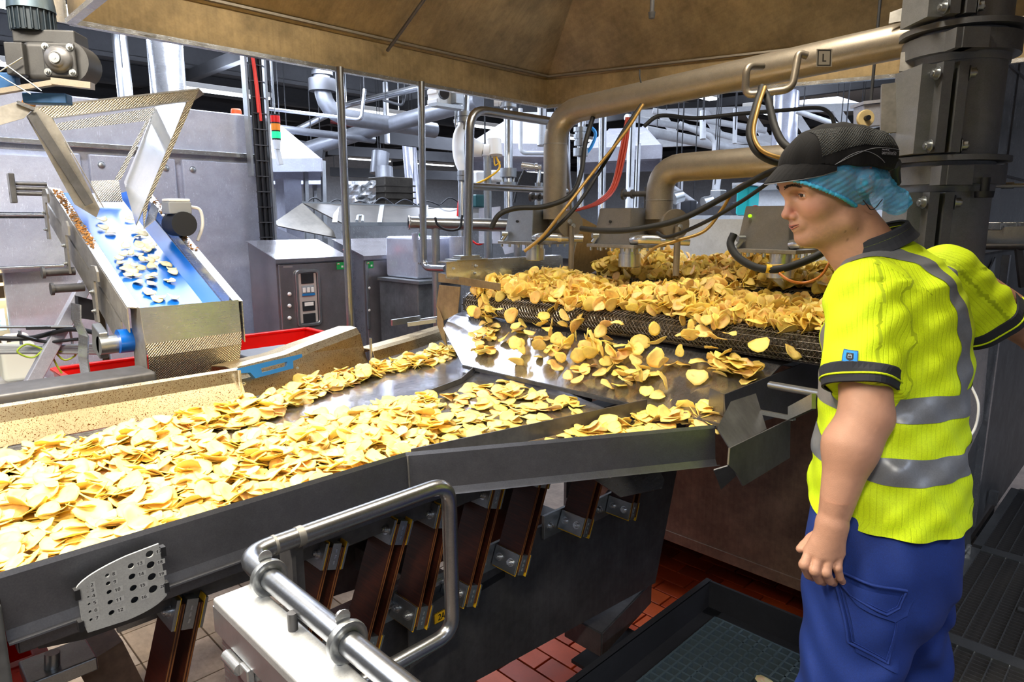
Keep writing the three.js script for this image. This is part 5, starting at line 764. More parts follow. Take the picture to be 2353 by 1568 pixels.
cabinet('steel control cabinet with glazed instrument window, left of the slim post', 1.835, 2.295, 1.385, .1, -3.8, (t, door, z) => {
  const p0 = onZ(676, 622, z), p1 = onZ(737, 745, z), cx = (p0.x + p1.x) / 2, cy = (p0.y + p1.y) / 2, w = p1.x - p0.x, h = p0.y - p1.y;
  const rr = (w, h, r) => { const s = new THREE.Shape(); s.moveTo(-w / 2 + r, -h / 2); s.lineTo(w / 2 - r, -h / 2); s.quadraticCurveTo(w / 2, -h / 2, w / 2, -h / 2 + r); s.lineTo(w / 2, h / 2 - r); s.quadraticCurveTo(w / 2, h / 2, w / 2 - r, h / 2); s.lineTo(-w / 2 + r, h / 2); s.quadraticCurveTo(-w / 2, h / 2, -w / 2, h / 2 - r); s.lineTo(-w / 2, -h / 2 + r); s.quadraticCurveTo(-w / 2, -h / 2, -w / 2 + r, -h / 2); return s; };
  const f = rr(w, h, .03); f.holes.push(rr(w - .025, h - .025, .022)); const fr = obj('instrument_window', new THREE.ExtrudeGeometry(f, { depth: .015, bevelEnabled: true, bevelSize: .003, bevelThickness: .003, bevelSegments: 1 }).translate(cx, cy, z), M.zinc, door);
  obj('module_rack', [span(cx - w / 2 + .02, cx + w / 2 - .02, cy - h / 2 + .02, cy + h / 2 - .02, z, z + .006)], std({ color: 0xb9b2b0, roughness: .6 }), door);
  const ww = w - .075; const mod = (k0, k1, m) => obj('module', span(cx - ww / 2, cx + ww / 2, cy + h / 2 - k1 * h, cy + h / 2 - k0 * h, z + .004, z + .012, .002), m, door);
  mod(.06, .24, M.dark); mod(.28, .46, M.grey); mod(.56, .73, M.dark); mod(.78, .94, M.dark);
  for (let k = 0; k < 3; k++) obj('relay', span(cx - ww / 2 + k * ww / 3 + .004, cx - ww / 2 + (k + .8) * ww / 3, cy + h / 2 - .4 * h, cy + h / 2 - .31 * h, z + .012, z + .02, .002), M.white, door);
  obj('terminal_row', span(cx - ww / 2, cx + ww / 2, cy + h / 2 - .455 * h, cy + h / 2 - .415 * h, z + .012, z + .018), std({ color: 0x1a6fae, roughness: .5 }), door);
  obj('display', span(cx - ww / 2 + .01, cx + ww / 2 - .04, cy + h / 2 - .16 * h, cy + h / 2 - .08 * h, z + .012, z + .014), M.black, door);
  obj('paper_label', span(cx - .03, cx + .03, cy + h / 2 - .64 * h, cy + h / 2 - .575 * h, z + .012, z + .014), M.white, door);
  for (const v of [676, 703, 731]) obj('lock', lathe([[0, .012], [.008, .012], [.011, .006], [.012, 0]], onZ(665, v, z), V(0, 0, 1), 14), M.white, door);
  const s = onZ(782, 611, z); stick(door, s.x, s.y, z, .055, .045); const e = onZ(790, 580, z - .1); obj('emergency_knob', [cyl(e, e.clone().add(V(.03, .01, .02)), .022, .028, 16)], M.red, t);
  obj('name_strip', span(1.87, 1.93, 1.335, 1.345, z, z + .002), M.grey, door);
});
cabinet('plain steel control cabinet right of the slim post', 2.437, 2.85, 1.382, .1, -3.8, (t, door, z) => {
  for (const v of [662, 713]) obj('lock', lathe([[0, .012], [.008, .012], [.011, .006], [.012, 0]], onZ(847, v, z), V(0, 0, 1), 14), M.white, door);
  const s = onZ(850, 609, z); stick(door, s.x, s.y, z, .05, .045); obj('bracket', [span(2.44, 2.455, .9, 1.33, z, z + .01)], M.zinc, t);
});
// ---------- background plant ----------
const R = (px, d) => px * d / CAM.f;
const legs = (t, ...ps) => ps.forEach(p => obj('support_leg', cyl(V(p.x, p.x > 3 && p.x < 5 && p.z > -2.5 ? 1.52 : FL, p.z), p, .025, .025, 8), M.zinc, t));
const hang = (t, ...ps) => ps.forEach(p => obj('hanger', cyl(p, V(p.x, CE, p.z), .006, .006, 6), M.beam, t));
function bp(label, pts, rpx, mat, name = 'background_pipe', bend = 3) { const t = thing(name, label, 'pipe'); const P = pts.map(p => onDepth(...p)); const r = R(rpx, pts[0][2]); obj('tube', pipe(P, r, r * bend, 14), mat, t); hang(t, P[0].clone().lerp(P[1], .12), P[P.length - 2].clone().lerp(P[P.length - 1], .88)); return t; }
bp('thin bright vertical duct in the upper left, left of the wide duct', [[268, 20, 6.5], [292, 260, 6.5]], 16, M.tube, 'vertical_duct');
bp('wide bright vertical duct with brown streak in the upper left', [[372, 20, 6], [392, 260, 6]], 38, M.steel, 'vertical_duct');
bp('dark segmented ventilation duct bending under the hood rim', [[738, 110, 8], [742, 262, 8], [1000, 300, 9]], 19, M.duct, 'ventilation_duct', 3.5);
{ const t = thing('duct_collar', 'dark bolted collar on the segmented ventilation duct', 'collar'); obj('ring', [flange(onDepth(740, 196, 8), V(0, 1, 0), R(30, 8), .14), flange(onDepth(740, 168, 8), V(0, 1, 0), R(24, 8), .05)], M.beam, t); }
bp('thick dark pipe running diagonally behind the two poles', [[700, 345, 9], [830, 305, 9], [1100, 230, 7.5]], 17, M.duct);
bp('second dark diagonal pipe above the thick one', [[640, 320, 9], [800, 240, 9], [1010, 190, 8]], 7, M.tube);
bp('long grey pipe crossing right of the signal tower', [[610, 292, 8], [860, 322, 9]], 9, M.duct);
bp('thin light pipe with a bend left of the pole', [[600, 248, 7.5], [830, 276, 7.5], [838, 205, 7.5]], 4, M.tube);
bp('thin dark bracket pipe right of the pole', [[880, 230, 8.5], [925, 243, 8.5], [930, 215, 8.5]], 3, M.beam);
bp('white upright pipe behind the dark ducts', [[885, 190, 9], [890, 330, 9]], 6, M.paintW);
bp('dark red pipe behind the diagonal ducts', [[760, 280, 12], [1000, 322, 12], [1100, 330, 12]], 4, std({ color: 0x5a1618, roughness: .5 }));
bp('wide grey tank stub in the middle distance', [[870, 400, 10], [875, 350, 10]], 20, M.duct, 'vertical_duct');
bp('grey column between the lamps in the middle distance', [[940, 330, 11], [955, 520, 11]], 16, M.paleSteel, 'vertical_duct');
for (const [u0, v0, u1, v1, d, label] of [[620, 325, 745, 350, 9, 'dark roof girder right of the signal tower'], [755, 345, 1080, 365, 13, 'dark girder above the distant lamps'], [875, 315, 1060, 335, 10, 'grey channel girder behind the slim poles'], [760, 395, 1060, 405, 14, 'low distant girder behind the dark hood']]) { const t = thing('girder', label, 'girder'); obj('beam', bar(onDepth(u0, v0, d), onDepth(u1, v1, d), .12, .18), M.beam, t); hang(t, onDepth(u0 + 8, v0, d), onDepth(u1 - 8, v1, d)); }
function canopy(label, pts, d0, d1, mat) { // four lower corners left to right on the near edge, and a top
  const t = thing('exhaust_canopy', label, 'canopy'); const [a, b, top0, top1] = pts; const A = onDepth(...a, d0), B = onDepth(...b, d0), C = onDepth(...b, d1), D = onDepth(...a, d1); C.y = B.y; D.y = A.y; const T0 = onDepth(...top0, (d0 + d1) / 2), T1 = onDepth(...top1, (d0 + d1) / 2);
  obj('sloped_side', [plate([A, B, T1, T0], .01), plate([D, C, T1, T0], .01), plate([A, D, T0], .01), plate([B, C, T1], .01)], mat, t); obj('rim', [bar(A, B, .02, .12), bar(B, C, .02, .12), bar(C, D, .02, .12), bar(D, A, .02, .12)].map(g => g.translate(0, -.05, 0)), mat, t); return t;
}
canopy('grey sloped exhaust canopy right of the signal tower', [[560, 368], [738, 366], [575, 288], [648, 292]], 6.2, 7.6, M.paleSteel);
canopy('smaller grey canopy below the one at the signal tower', [[570, 402], [745, 402], [600, 380], [690, 385]], 8, 9, M.paleSteel);
canopy('tall sloped canopy behind the far drop pipe', [[1080, 330], [1260, 334], [1190, 262], [1280, 250]], 6.5, 8.5, M.paleSteel);
canopy('lower sloped canopy right of the far drop pipe', [[1330, 345], [1520, 335], [1400, 300], [1480, 290]], 6, 7.5, M.paleSteel);
for (const [u, v0, v1, d, label] of [[702, 385, 600, 7, 'thin support post of the sloped canopy, left one'], [742, 370, 600, 7, 'thin support post of the sloped canopy, right one'], [722, 400, 600, 9, 'thin post of the smaller canopy']]) { const t = thing('canopy_post', label, 'post'); obj('post', bar(onDepth(u, v0, d), onDepth(u + 6, v1, d), .04, .04, V(1, 0, 0)), M.zinc, t); }
{ // fryer cover behind the cabinets
  const t = thing('fryer_cover', 'dark pitched steel cover of the machine behind the cabinets', 'machine cover'); const z0 = -5.0, z1 = -5.6;
  const L = onZ(630, 512, -5.3), Rg = onZ(695, 467, z1), Re = onZ(1120, 480, z1), Fl = onZ(785, 515, z0), Fr = onZ(1120, 515, z0);
  obj('roof', [plate([Rg, Re, Fr, Fl], .01)], M.coverDark, t); obj('end_panel', [plate([L, Rg, Fl, onZ(785, 600, z0), onZ(720, 562, -5.1), onZ(640, 530, -5.25)], .01)], M.coverDark, t);
  obj('front', [plate([Fl, Fr, V(Fr.x, FL, z0), V(Fl.x, FL, z0)], .01)], M.steelV, t); obj('rim', [bar(Fl, Fr, .02, .03), bar(Rg, Re, .03, .03)], M.zinc, t);
  for (const u of [775, 878, 980]) obj('strap', bar(onZ(u, 472, z1 + .02), onZ(u - 6 + 0, 512, z0 + .02), .04, .01), M.zinc, t);
  obj('handle', pipe([onZ(820, 508, z0), onZ(822, 496, z0 - .2), onZ(834, 496, z0 - .2), onZ(833, 510, z0)], .012, .03, 8), M.zinc, t);
  obj('apron', [plate([onZ(628, 520, -4.9), onZ(720, 562, -4.8), onZ(720, 640, -4.8), onZ(628, 640, -4.9)], .01)], M.paleSteel, t);
}
{ const t = thing('wire_rack', 'row of thin wires and clips along the ridge of the dark cover', 'wires'); for (let k = 0; k < 7; k++) { const u = 700 + k * 52; obj('wire', cable([onZ(u, 470, -5.6), onZ(u + 22, 455 + (k % 3) * 4, -5.6), onZ(u + 50, 472, -5.6)], .007, 12), M.dark, t); } }
{ // stainless pillar and silver foil sack
  const t = thing('steel_pillar', 'pale sheet pillar standing left behind the dark cover', 'pillar'); obj('pillar', [span(onZ(652, 420, -7).x, onZ(692, 420, -7).x, FL, onZ(660, 410, -7).y, -7.2, -7)], M.paleSteel, t);
  const s = thing('foil_wrap', 'crumpled bright foil wrapped around equipment in the middle distance', 'foil'); const r = rng(8); const rows = []; const a = onDepth(800, 418, 8), b = onDepth(862, 480, 8); for (let j = 0; j < 9; j++) { const row = []; for (let i = 0; i < 9; i++) row.push(onDepth(800 + i * 8, 416 + j * 8, 8 + (r() - .5) * .2 + Math.pow((i - 4) / 4, 2) * .3)); rows.push(row); } obj('foil', sheet(rows, .01), M.bright, s); legs(s, onDepth(815, 478, 8.1), onDepth(855, 478, 8.1));
  const m = thing('extractor_drum', 'dark drum and box stack behind the foil', 'extractor'); obj('drum', [cyl(onDepth(882, 385, 9), onDepth(884, 418, 9), R(20, 9), R(20, 9), 20)], M.duct, m); legs(m, onDepth(880, 450, 9), onDepth(915, 450, 9)); obj('box', [box(.45, .38, .4, ...onDepth(898, 442, 9).toArray(), .01), ...[0, 1, 2].map(k => box(.5, .02, .44, ...onDepth(898, 428 + k * 14, 9).toArray()))], M.coverDark, m);
}
// open pipe with clamp before the tube frame
{ const t = thing('open_pipe', 'wide steel pipe with open end left of the tube frame', 'pipe'); const a = onDepth(938, 512, 3.9), b = onDepth(1230, 520, 4.1); obj('pipe', [cyl(a, b, .038, .038, 24, true)], M.tube, t); obj('rim', lathe([[.033, 0], [.041, 0], [.041, .012], [.033, .012]], a, b.clone().sub(a), 24), M.bright, t); obj('inner', cyl(a, b, .034, .034, 24, true), M.dark, t); obj('clamp', [flange(onDepth(968, 513, 3.92), b.clone().sub(a), .043, .02), box(.02, .1, .02, ...onDepth(968, 513, 3.9).toArray())], M.zinc, t); obj('tie', cable([onDepth(1000, 500, 3.8), onDepth(1005, 515, 3.8), onDepth(1025, 528, 3.8), onDepth(1055, 525, 3.8), onDepth(1062, 495, 3.8)], .007), M.rubber, t); legs(t, onDepth(1000, 515, 3.94), onDepth(1190, 519, 4.07)); }
// valve group above the belts
{ const t = thing('valve_line', 'upright product line with flanges and bulging pale hose left of the tube frame', 'valve line'); const d = 4.4;
  obj('pipe', pipe([onDepth(1071, 205, d), onDepth(1067, 300, d)], R(9, d), .05), M.tube, t); obj('pipe', pipe([onDepth(1060, 400, d), onDepth(1062, 590, d)], R(8, d), .05), M.tube, t);
  obj('bulged_hose', sweep(new THREE.CatmullRomCurve3([[1066, 285], [1056, 305], [1053, 335], [1056, 370], [1064, 398]].map(p => onDepth(...p, d))).getPoints(20), k => R(8 + 6 * Math.sin(k * 3.14), d), 14), M.white, t);
  for (const v of [262, 275, 398, 410]) obj('flange', flange(onDepth(1066, v, d), V(0, 1, 0), R(15, d), .03), M.zinc, t);
  obj('thin_tube', pipe([onDepth(1048, 245, d), onDepth(1046, 290, d), onDepth(1055, 312, d)], R(2, d), .06, 8), M.zinc, t);
  hang(t, onDepth(1071, 205, d)); obj('red_lever', [pipe([onDepth(1058, 450, d), onDepth(1055, 462, d), onDepth(1052, 497, d)], R(3, d), .03, 8)], M.red, t); }
{ const t = thing('valve_actuator', 'grey ribbed actuator box with round black cap under the hood rim', 'actuator'); const d = 4.3, c = onDepth(1012, 225, d); obj('body', [box(.12, .11, .12, c.x, c.y, c.z, .012), box(.14, .03, .1, c.x, c.y - .03, c.z, .006), box(.14, .03, .1, c.x, c.y + .03, c.z, .006)], M.white, t); const e = onDepth(1020, 216, d - .12); obj('cap', cyl(e, e.clone().add(V(-.02, 0, .03)), .035, .03, 18), M.black, t); const h = onDepth(1048, 222, d); hang(t, c); obj('head', [box(.07, .1, .07, h.x, h.y, h.z, .006), box(.22, .02, .08, h.x - .08, h.y - .07, h.z)], M.zinc, t); }
{ const t = thing('pump_motor', 'pale pump motor with cone housing behind the tube frame', 'pump'); const d = 4.3; legs(t, onDepth(1120, 352, d)); obj('cone', [cyl(onDepth(1080, 338, d), onDepth(1110, 346, d), R(24, d), R(14, d), 20), cyl(onDepth(1110, 346, d), onDepth(1125, 346, d), R(13, d), R(17, d), 18)], M.white, t); obj('motor', [cyl(onDepth(1135, 322, d), onDepth(1137, 358, d), R(17, d), R(18, d), 20), cyl(onDepth(1135, 315, d), onDepth(1135, 322, d), R(10, d), R(17, d), 20)], M.white, t); obj('cables', [cable([onDepth(1140, 360, d), onDepth(1148, 385, d), onDepth(1120, 410, d), onDepth(1095, 422, d)], .007), cable([onDepth(1135, 360, d), onDepth(1138, 380, d), onDepth(1150, 372, d)], .005)], M.yellow, t); }
{ const t = thing('flanged_riser', 'bright flanged riser pipe between hoop and far drop pipe', 'pipe'); const d = 4.6; obj('pipe', [pipe([onDepth(1168, 225, d), onDepth(1168, 480, d)], R(10, d), .05)], M.tube, t); for (const v of [242, 392, 402, 424]) obj('flange', flange(onDepth(1168, v, d), V(0, 1, 0), R(19, d), .03), M.zinc, t); for (const u of [1155, 1180]) obj('tie_rod', cyl(onDepth(u, 395, d), onDepth(u, 424, d), .008, .008, 6), M.zinc, t); const g = onDepth(1140, 232, d); obj('side_valve', [cyl(g, onDepth(1165, 240, d), R(9, d), R(9, d), 14), flange(g, V(1, 0, 1), R(12, d), .03)], M.white, t); }
{ const t = thing('gauge_cylinder', 'small bright pneumatic cylinder left of the far drop pipe', 'cylinder'); const d = 4.2; obj('body', [cyl(onDepth(1198, 380, d), onDepth(1226, 384, d), R(8, d), R(8, d), 14), cyl(onDepth(1226, 384, d), onDepth(1244, 386, d), R(5, d), R(7, d), 12), flange(onDepth(1232, 385, d), V(1, 0, 1), R(10, d), .02)], M.bright, t); obj('hose', cable([onDepth(1205, 392, d), onDepth(1192, 420, d), onDepth(1182, 465, d)], .008), M.black, t); legs(t, onDepth(1238, 420, d)); obj('stem', pipe([onDepth(1240, 392, d), onDepth(1236, 430, d)], R(4, d), .02, 8), M.zinc, t); }
bp('bright bent tube right of the flanged riser', [[1196, 250, 5.5], [1196, 352, 5.5], [1262, 352, 5.5]], 5, M.paintW);
bp('short bright cylinder hanging above the far drop pipe', [[1245, 230, 5], [1244, 335, 5]], 10, M.paintW, 'vertical_duct');
bp('tall grey riser right of the far drop pipe', [[1300, 262, 4.5], [1302, 560, 4.5]], 10, M.tube);
bp('grey riser right of the black hose', [[1385, 268, 5], [1382, 520, 5]], 9, M.tube);
bp('pale riser behind the diagonal hoses', [[1452, 280, 5.5], [1445, 500, 5.5]], 9, M.paintW);
bp('second pale riser close to the elbow of the lower pipe', [[1468, 330, 6], [1460, 520, 6]], 5, M.paintW);
{ const t = thing('ribbed_valve', 'ribbed flanged valve body behind the black hose', 'valve'); const d = 4.7; for (const [v, r] of [[298, 16], [306, 13], [314, 16], [322, 13], [330, 15], [346, 17], [354, 17]]) obj('ring', flange(onDepth(1334, v, d), V(0, 1, 0), R(r, d), .03), M.zinc, t); obj('stem', [cyl(onDepth(1336, 265, d), onDepth(1334, 300, d), R(7, d), R(7, d), 12), cyl(onDepth(1334, 330, d), onDepth(1334, 480, d), R(8, d), R(8, d), 12)], M.tube, t); hang(t, onDepth(1336, 265, d)); obj('blue_hose', cable([onDepth(1355, 290, d), onDepth(1368, 305, d), onDepth(1360, 335, d), onDepth(1345, 355, d)], .012), std({ color: 0x2a8fd0, roughness: .4 }), t); }
// right background pipes and structures in bright light
for (const [pts, r, label] of [[[[1480, 300, 7], [1700, 345, 8], [1960, 330, 8]], 12, 'thick pale pipe bending behind the lower drop pipe'], [[[1440, 270, 7], [1620, 300, 8], [1980, 388, 8]], 8, 'pale pipe descending to the right behind the cap'], [[[1500, 255, 8], [1760, 300, 8]], 7, 'pale pipe under the hood rim'], [[[1560, 285, 7], [1645, 318, 7], [1642, 360, 7]], 7, 'short bent pale pipe above the elbow'], [[[1615, 255, 6.5], [1615, 320, 6.5]], 7, 'upright pale stub left of the handle'], [[[1690, 250, 6.5], [1688, 330, 6.5]], 5, 'slim upright pale pipe left of the looped hoses'], [[[1735, 250, 6.2], [1728, 350, 6.2]], 7, 'upright pale pipe behind the looped hoses'], [[[1830, 255, 7], [1960, 300, 7]], 6, 'pale pipe behind the crown of the cap'], [[[1565, 395, 7], [1560, 500, 7]], 6, 'upright pale pipe below the elbow'], [[[1650, 395, 6.5], [1640, 470, 6.5]], 9, 'inclined pale pipe left of the near head'], [[[1545, 430, 6.5], [1600, 470, 6.5]], 6, 'small inclined grey pipe below the elbow']]) bp(label, pts, r, M.paintW);
bp('wide pale vertical duct behind the looped hoses', [[1808, 215, 7.5], [1800, 360, 7.5]], 28, M.paleSteel, 'vertical_duct');
{ const t = thing('roof_truss', 'pale steel truss under the far ceiling at the right', 'truss'); const d = 9; const B = (a, b, c, e) => bar(onDepth(a, b, d), onDepth(c, e, d), .06, .1); obj('chord', [B(1470, 262, 2000, 245), B(1500, 330, 2050, 310)], M.paintW, t); hang(t, onDepth(1500, 262, d), onDepth(1980, 246, d)); obj('brace', [0, 1, 2, 3, 4].map(k => B(1520 + k * 100, 262 - k * 3, 1560 + k * 100, 325 - k * 4)), M.paintW, t); }
{ const t = thing('skylight_panel', 'bright daylight panel in the far roof above the cap', 'roof light'); const A = [onDepth(1790, 236, 11), onDepth(1925, 222, 11), onDepth(1985, 240, 11), onDepth(1810, 262, 11)]; obj('panel', plate(A, .02), M.sky, t); hang(t, ...A); }
{ const t = thing('teal_tank', 'small teal liquid tank with red cap behind the near head', 'tank'); const d = 4.6, c = onDepth(1718, 462, d); obj('tank', box(.16, .2, .1, c.x, c.y, c.z, .02), std({ color: 0x1fb0b4, roughness: .25 }), t); obj('frame', [box(.2, .02, .14, c.x, c.y - .11, c.z), box(.2, .02, .14, c.x, c.y + .11, c.z)], M.paintW, t); legs(t, V(c.x, c.y - .1, c.z)); obj('cap', cyl(V(c.x, c.y - .06, c.z + .05), V(c.x - .02, c.y - .06, c.z + .07), .03, .03, 12), M.red, t); }
{ const t = thing('rear_cabinet', 'white sheet cabinet behind the near detector head', 'cabinet'); const a = onX(1560, 430, 5.2), b = onX(1960, 520, 5.2); obj('body', span(5.2, 5.8, FL, a.y - .05, -2.6, -.8), M.paintW, t); obj('top', span(5.15, 5.85, a.y - .05, a.y, -2.65, -.75), M.zinc, t); }
{ const t = thing('rear_pump_bench', 'dark equipment bench below the elbow of the lower pipe', 'equipment'); const d = 5.2; for (let k = 0; k < 7; k++) { const p = onDepth(1480 + k * 34, 480 - (k % 3) * 12, d + (k % 2) * .4); obj('unit', k % 2 ? box(.1, .14, .1, p.x, p.y, p.z, .01) : cyl(p, p.clone().add(V(.06, .02, .04)), .05, .045, 14), k % 3 ? M.zinc : M.dark, t); } legs(t, onDepth(1480, 500, d), onDepth(1700, 500, d)); obj('bench', bar(onDepth(1460, 500, d), onDepth(1720, 500, d), .3, .03), M.paintW, t); }
{ const t = thing('machine_stack', 'grey process machine with lids left of the belt guard', 'machine'); const z = -3.34; const X = u => onZ(u, 600, z).x, Yv = v => onZ(1000, v, z).y; obj('lower_block', span(X(958), X(1060), FL, Yv(648), z - .42, z, .01), M.sidepan, t); obj('ledge', span(X(955), X(1070), Yv(650), Yv(643), z - .42, z + .03), M.zinc, t); obj('upper_block', span(X(975), X(1065), Yv(643), Yv(545), z - .42, z - .08, .02), M.paleSteel, t); obj('drum', [cyl(V(X(1050), Yv(600), z), V(X(1050), Yv(545), z), .05, .05, 18), cyl(V(X(955), Yv(600), z), V(X(955), Yv(535), z), .02, .02, 10)], M.paleSteel, t); obj('rail', [span(X(958), X(1040), Yv(605), Yv(601), z + .01, z + .03)], M.bright, t); obj('green_dot', box(.02, .02, .01, X(968), Yv(540), z, .004), M.green, t); }
{ const t = thing('frame_post', 'pale panels and brackets behind the tube hoop', 'equipment'); const d = 4.9; obj('panel', [plate([onDepth(1100, 480, d), onDepth(1150, 475, d), onDepth(1150, 560, d), onDepth(1100, 560, d)], .02)], M.paleSteel, t); obj('side_flap', [plate([onDepth(1150, 555, d - .3), onDepth(1215, 525, d - .3), onDepth(1205, 575, d - .3), onDepth(1160, 585, d - .3)], .02)], M.paleSteel, t); legs(t, onDepth(1125, 550, d)); hang(t, onDepth(1115, 410, d)); obj('teal_box', box(.1, .09, .06, ...onDepth(1100, 462, d).toArray(), .01), std({ color: 0x0f4a4c, roughness: .5 }), t); obj('valve_block', [box(.2, .1, .1, ...onDepth(1110, 410, d).toArray(), .02), box(.14, .08, .1, ...onDepth(1140, 405, d).toArray(), .02)], M.white, t); obj('red_tube', cable([onDepth(1080, 550, d), onDepth(1100, 562, d), onDepth(1128, 548, d)], .007), M.red, t); }
{ const t = thing('hose_reel', 'square housing with pale round hose reel right of the cap', 'reel'); const d = 2.7, c = onDepth(1998, 268, d); obj('housing', [box(.09, .09, .09, c.x, c.y, c.z, .006, 0, -.8, .1), box(.11, .012, .11, c.x, c.y + .05, c.z, 0, 0, -.8, .1)], M.paleSteel, t); const e = onDepth(1990, 272, d - .09), n = V(-Q, 0, Q); obj('disc', lathe([[.008, .0], [.03, .004], [.033, 0], [.033, -.01]], e, n, 20), std({ color: 0xd8c08a, roughness: .5 }), t); obj('knob', cyl(e.clone(), e.clone().addScaledVector(n, .02), .01, .01, 10), M.black, t); hang(t, c); obj('side_bolt', bolt(onDepth(2020, 272, d - .02), V(Q, 0, Q), .012, .01), M.dark, t); }
// ---------- the worker ----------
const len = (x, y, z) => Math.sqrt(x * x + y * y + z * z), clamp = (x, a, b) => Math.max(a, Math.min(b, x));
const smin = (a, b, k) => { const h = Math.max(k - Math.abs(a - b), 0) / k; return Math.min(a, b) - h * h * k * .25; };
const smax = (a, b, k) => -smin(-a, -b, k);
const cap3 = (x, y, z, a, b, ra, rb) => { const dx = b.x - a.x, dy = b.y - a.y, dz = b.z - a.z, px = x - a.x, py = y - a.y, pz = z - a.z; const t = clamp((px * dx + py * dy + pz * dz) / (dx * dx + dy * dy + dz * dz), 0, 1); return len(px - dx * t, py - dy * t, pz - dz * t) - (ra + (rb - ra) * t); };
const ell = (x, y, z, cx, cy, cz, rx, ry, rz, rot = 0) => { let px = x - cx, py = y - cy, pz = z - cz; if (rot) { const c = Math.cos(rot), s = Math.sin(rot), qx = px * c + py * s; py = -px * s + py * c; px = qx; } const k0 = len(px / rx, py / ry, pz / rz), k1 = len(px / (rx * rx), py / (ry * ry), pz / (rz * rz)); return k1 < 1e-9 ? -Math.min(rx, ry, rz) : k0 * (k0 - 1) / k1; };
function nets(f, lo, hi, h) { // smooth surface of a field
  const n = [0, 1, 2].map(i => Math.ceil((hi[i] - lo[i]) / h) + 1), [nx, ny, nz] = n, val = new Float32Array(nx * ny * nz), id = (i, j, k) => (k * ny + j) * nx + i;
  for (let k = 0; k < nz; k++) for (let j = 0; j < ny; j++) for (let i = 0; i < nx; i++) val[id(i, j, k)] = f(lo[0] + i * h, lo[1] + j * h, lo[2] + k * h);
  const vid = new Int32Array(nx * ny * nz).fill(-1), pos = [], idx = [];
  for (let k = 0; k < nz - 1; k++) for (let j = 0; j < ny - 1; j++) for (let i = 0; i < nx - 1; i++) {
    let c = 0, sx = 0, sy = 0, sz = 0; const v = (a, b, d) => val[id(i + a, j + b, k + d)];
    const e = (a, b, d, a2, b2, d2) => { const p = v(a, b, d), q = v(a2, b2, d2); if ((p < 0) !== (q < 0)) { const t = p / (p - q); sx += a + (a2 - a) * t; sy += b + (b2 - b) * t; sz += d + (d2 - d) * t; c++; } };
    for (let a = 0; a < 2; a++) for (let b = 0; b < 2; b++) { e(0, a, b, 1, a, b); e(a, 0, b, a, 1, b); e(a, b, 0, a, b, 1); }
    if (c) { vid[id(i, j, k)] = pos.length / 3; pos.push(lo[0] + (i + sx / c) * h, lo[1] + (j + sy / c) * h, lo[2] + (k + sz / c) * h); }
  }
  const quad = (a, b, c, d, flip) => { if (a < 0 || b < 0 || c < 0 || d < 0) return; flip ? idx.push(a, c, b, a, d, c) : idx.push(a, b, c, a, c, d); };
  for (let k = 1; k < nz - 1; k++) for (let j = 1; j < ny - 1; j++) for (let i = 1; i < nx - 1; i++) {
    const s = val[id(i, j, k)] < 0;
    if (s !== (val[id(i + 1, j, k)] < 0)) quad(vid[id(i, j - 1, k - 1)], vid[id(i, j, k - 1)], vid[id(i, j, k)], vid[id(i, j - 1, k)], !s);
    if (s !== (val[id(i, j + 1, k)] < 0)) quad(vid[id(i - 1, j, k - 1)], vid[id(i - 1, j, k)], vid[id(i, j, k)], vid[id(i, j, k - 1)], !s);
    if (s !== (val[id(i, j, k + 1)] < 0)) quad(vid[id(i - 1, j - 1, k)], vid[id(i, j - 1, k)], vid[id(i, j, k)], vid[id(i - 1, j, k)], !s);
  }
  const nor = new Float32Array(pos.length), e = h * .4;
  for (let i = 0; i < pos.length; i += 3) { for (let q = 0; q < 2; q++) { const x = pos[i], y = pos[i + 1], z = pos[i + 2], d = f(x, y, z); let gx = f(x + e, y, z) - f(x - e, y, z), gy = f(x, y + e, z) - f(x, y - e, z), gz = f(x, y, z + e) - f(x, y, z - e); const L = len(gx, gy, gz) || 1, m = clamp(d * 2 * e / L, -h * .5, h * .5); gx /= L; gy /= L; gz /= L; if (q === 0) { pos[i] -= gx * m; pos[i + 1] -= gy * m; pos[i + 2] -= gz * m; } nor[i] = gx; nor[i + 1] = gy; nor[i + 2] = gz; } }
  const g = new THREE.BufferGeometry(); g.setAttribute('position', new THREE.Float32BufferAttribute(pos, 3)); g.setAttribute('normal', new THREE.BufferAttribute(nor, 3)); g.setIndex(idx); return g.toNonIndexed();
}
function clipMesh(g, fns, off = 0) { // keep where every fn > 0, lifted off the surface
  const p = g.attributes.position, n = g.attributes.normal, P = [], N = [];
  for (let i = 0; i < p.count; i += 3) {
    let poly = [0, 1, 2].map(k => [V().fromBufferAttribute(p, i + k), V().fromBufferAttribute(n, i + k)]);
    for (const f of fns) { const out = []; const w = poly.map(q => f(q[0])); for (let a = 0; a < poly.length; a++) { const b = (a + 1) % poly.length; if (w[a] > 0) out.push(poly[a]); if ((w[a] > 0) !== (w[b] > 0)) { const t = w[a] / (w[a] - w[b]); out.push([poly[a][0].clone().lerp(poly[b][0], t), poly[a][1].clone().lerp(poly[b][1], t).normalize()]); } } poly = out; if (poly.length < 3) break; }
    if (poly.length < 3) continue;
    for (let a = 1; a < poly.length - 1; a++) for (const q of [poly[0], poly[a], poly[a + 1]]) { const v = q[0].clone().addScaledVector(q[1], off); P.push(v.x, v.y, v.z); N.push(q[1].x, q[1].y, q[1].z); }
  }
  const o = new THREE.BufferGeometry(); o.setAttribute('position', new THREE.Float32BufferAttribute(P, 3)); o.setAttribute('normal', new THREE.Float32BufferAttribute(N, 3)); return o;
}
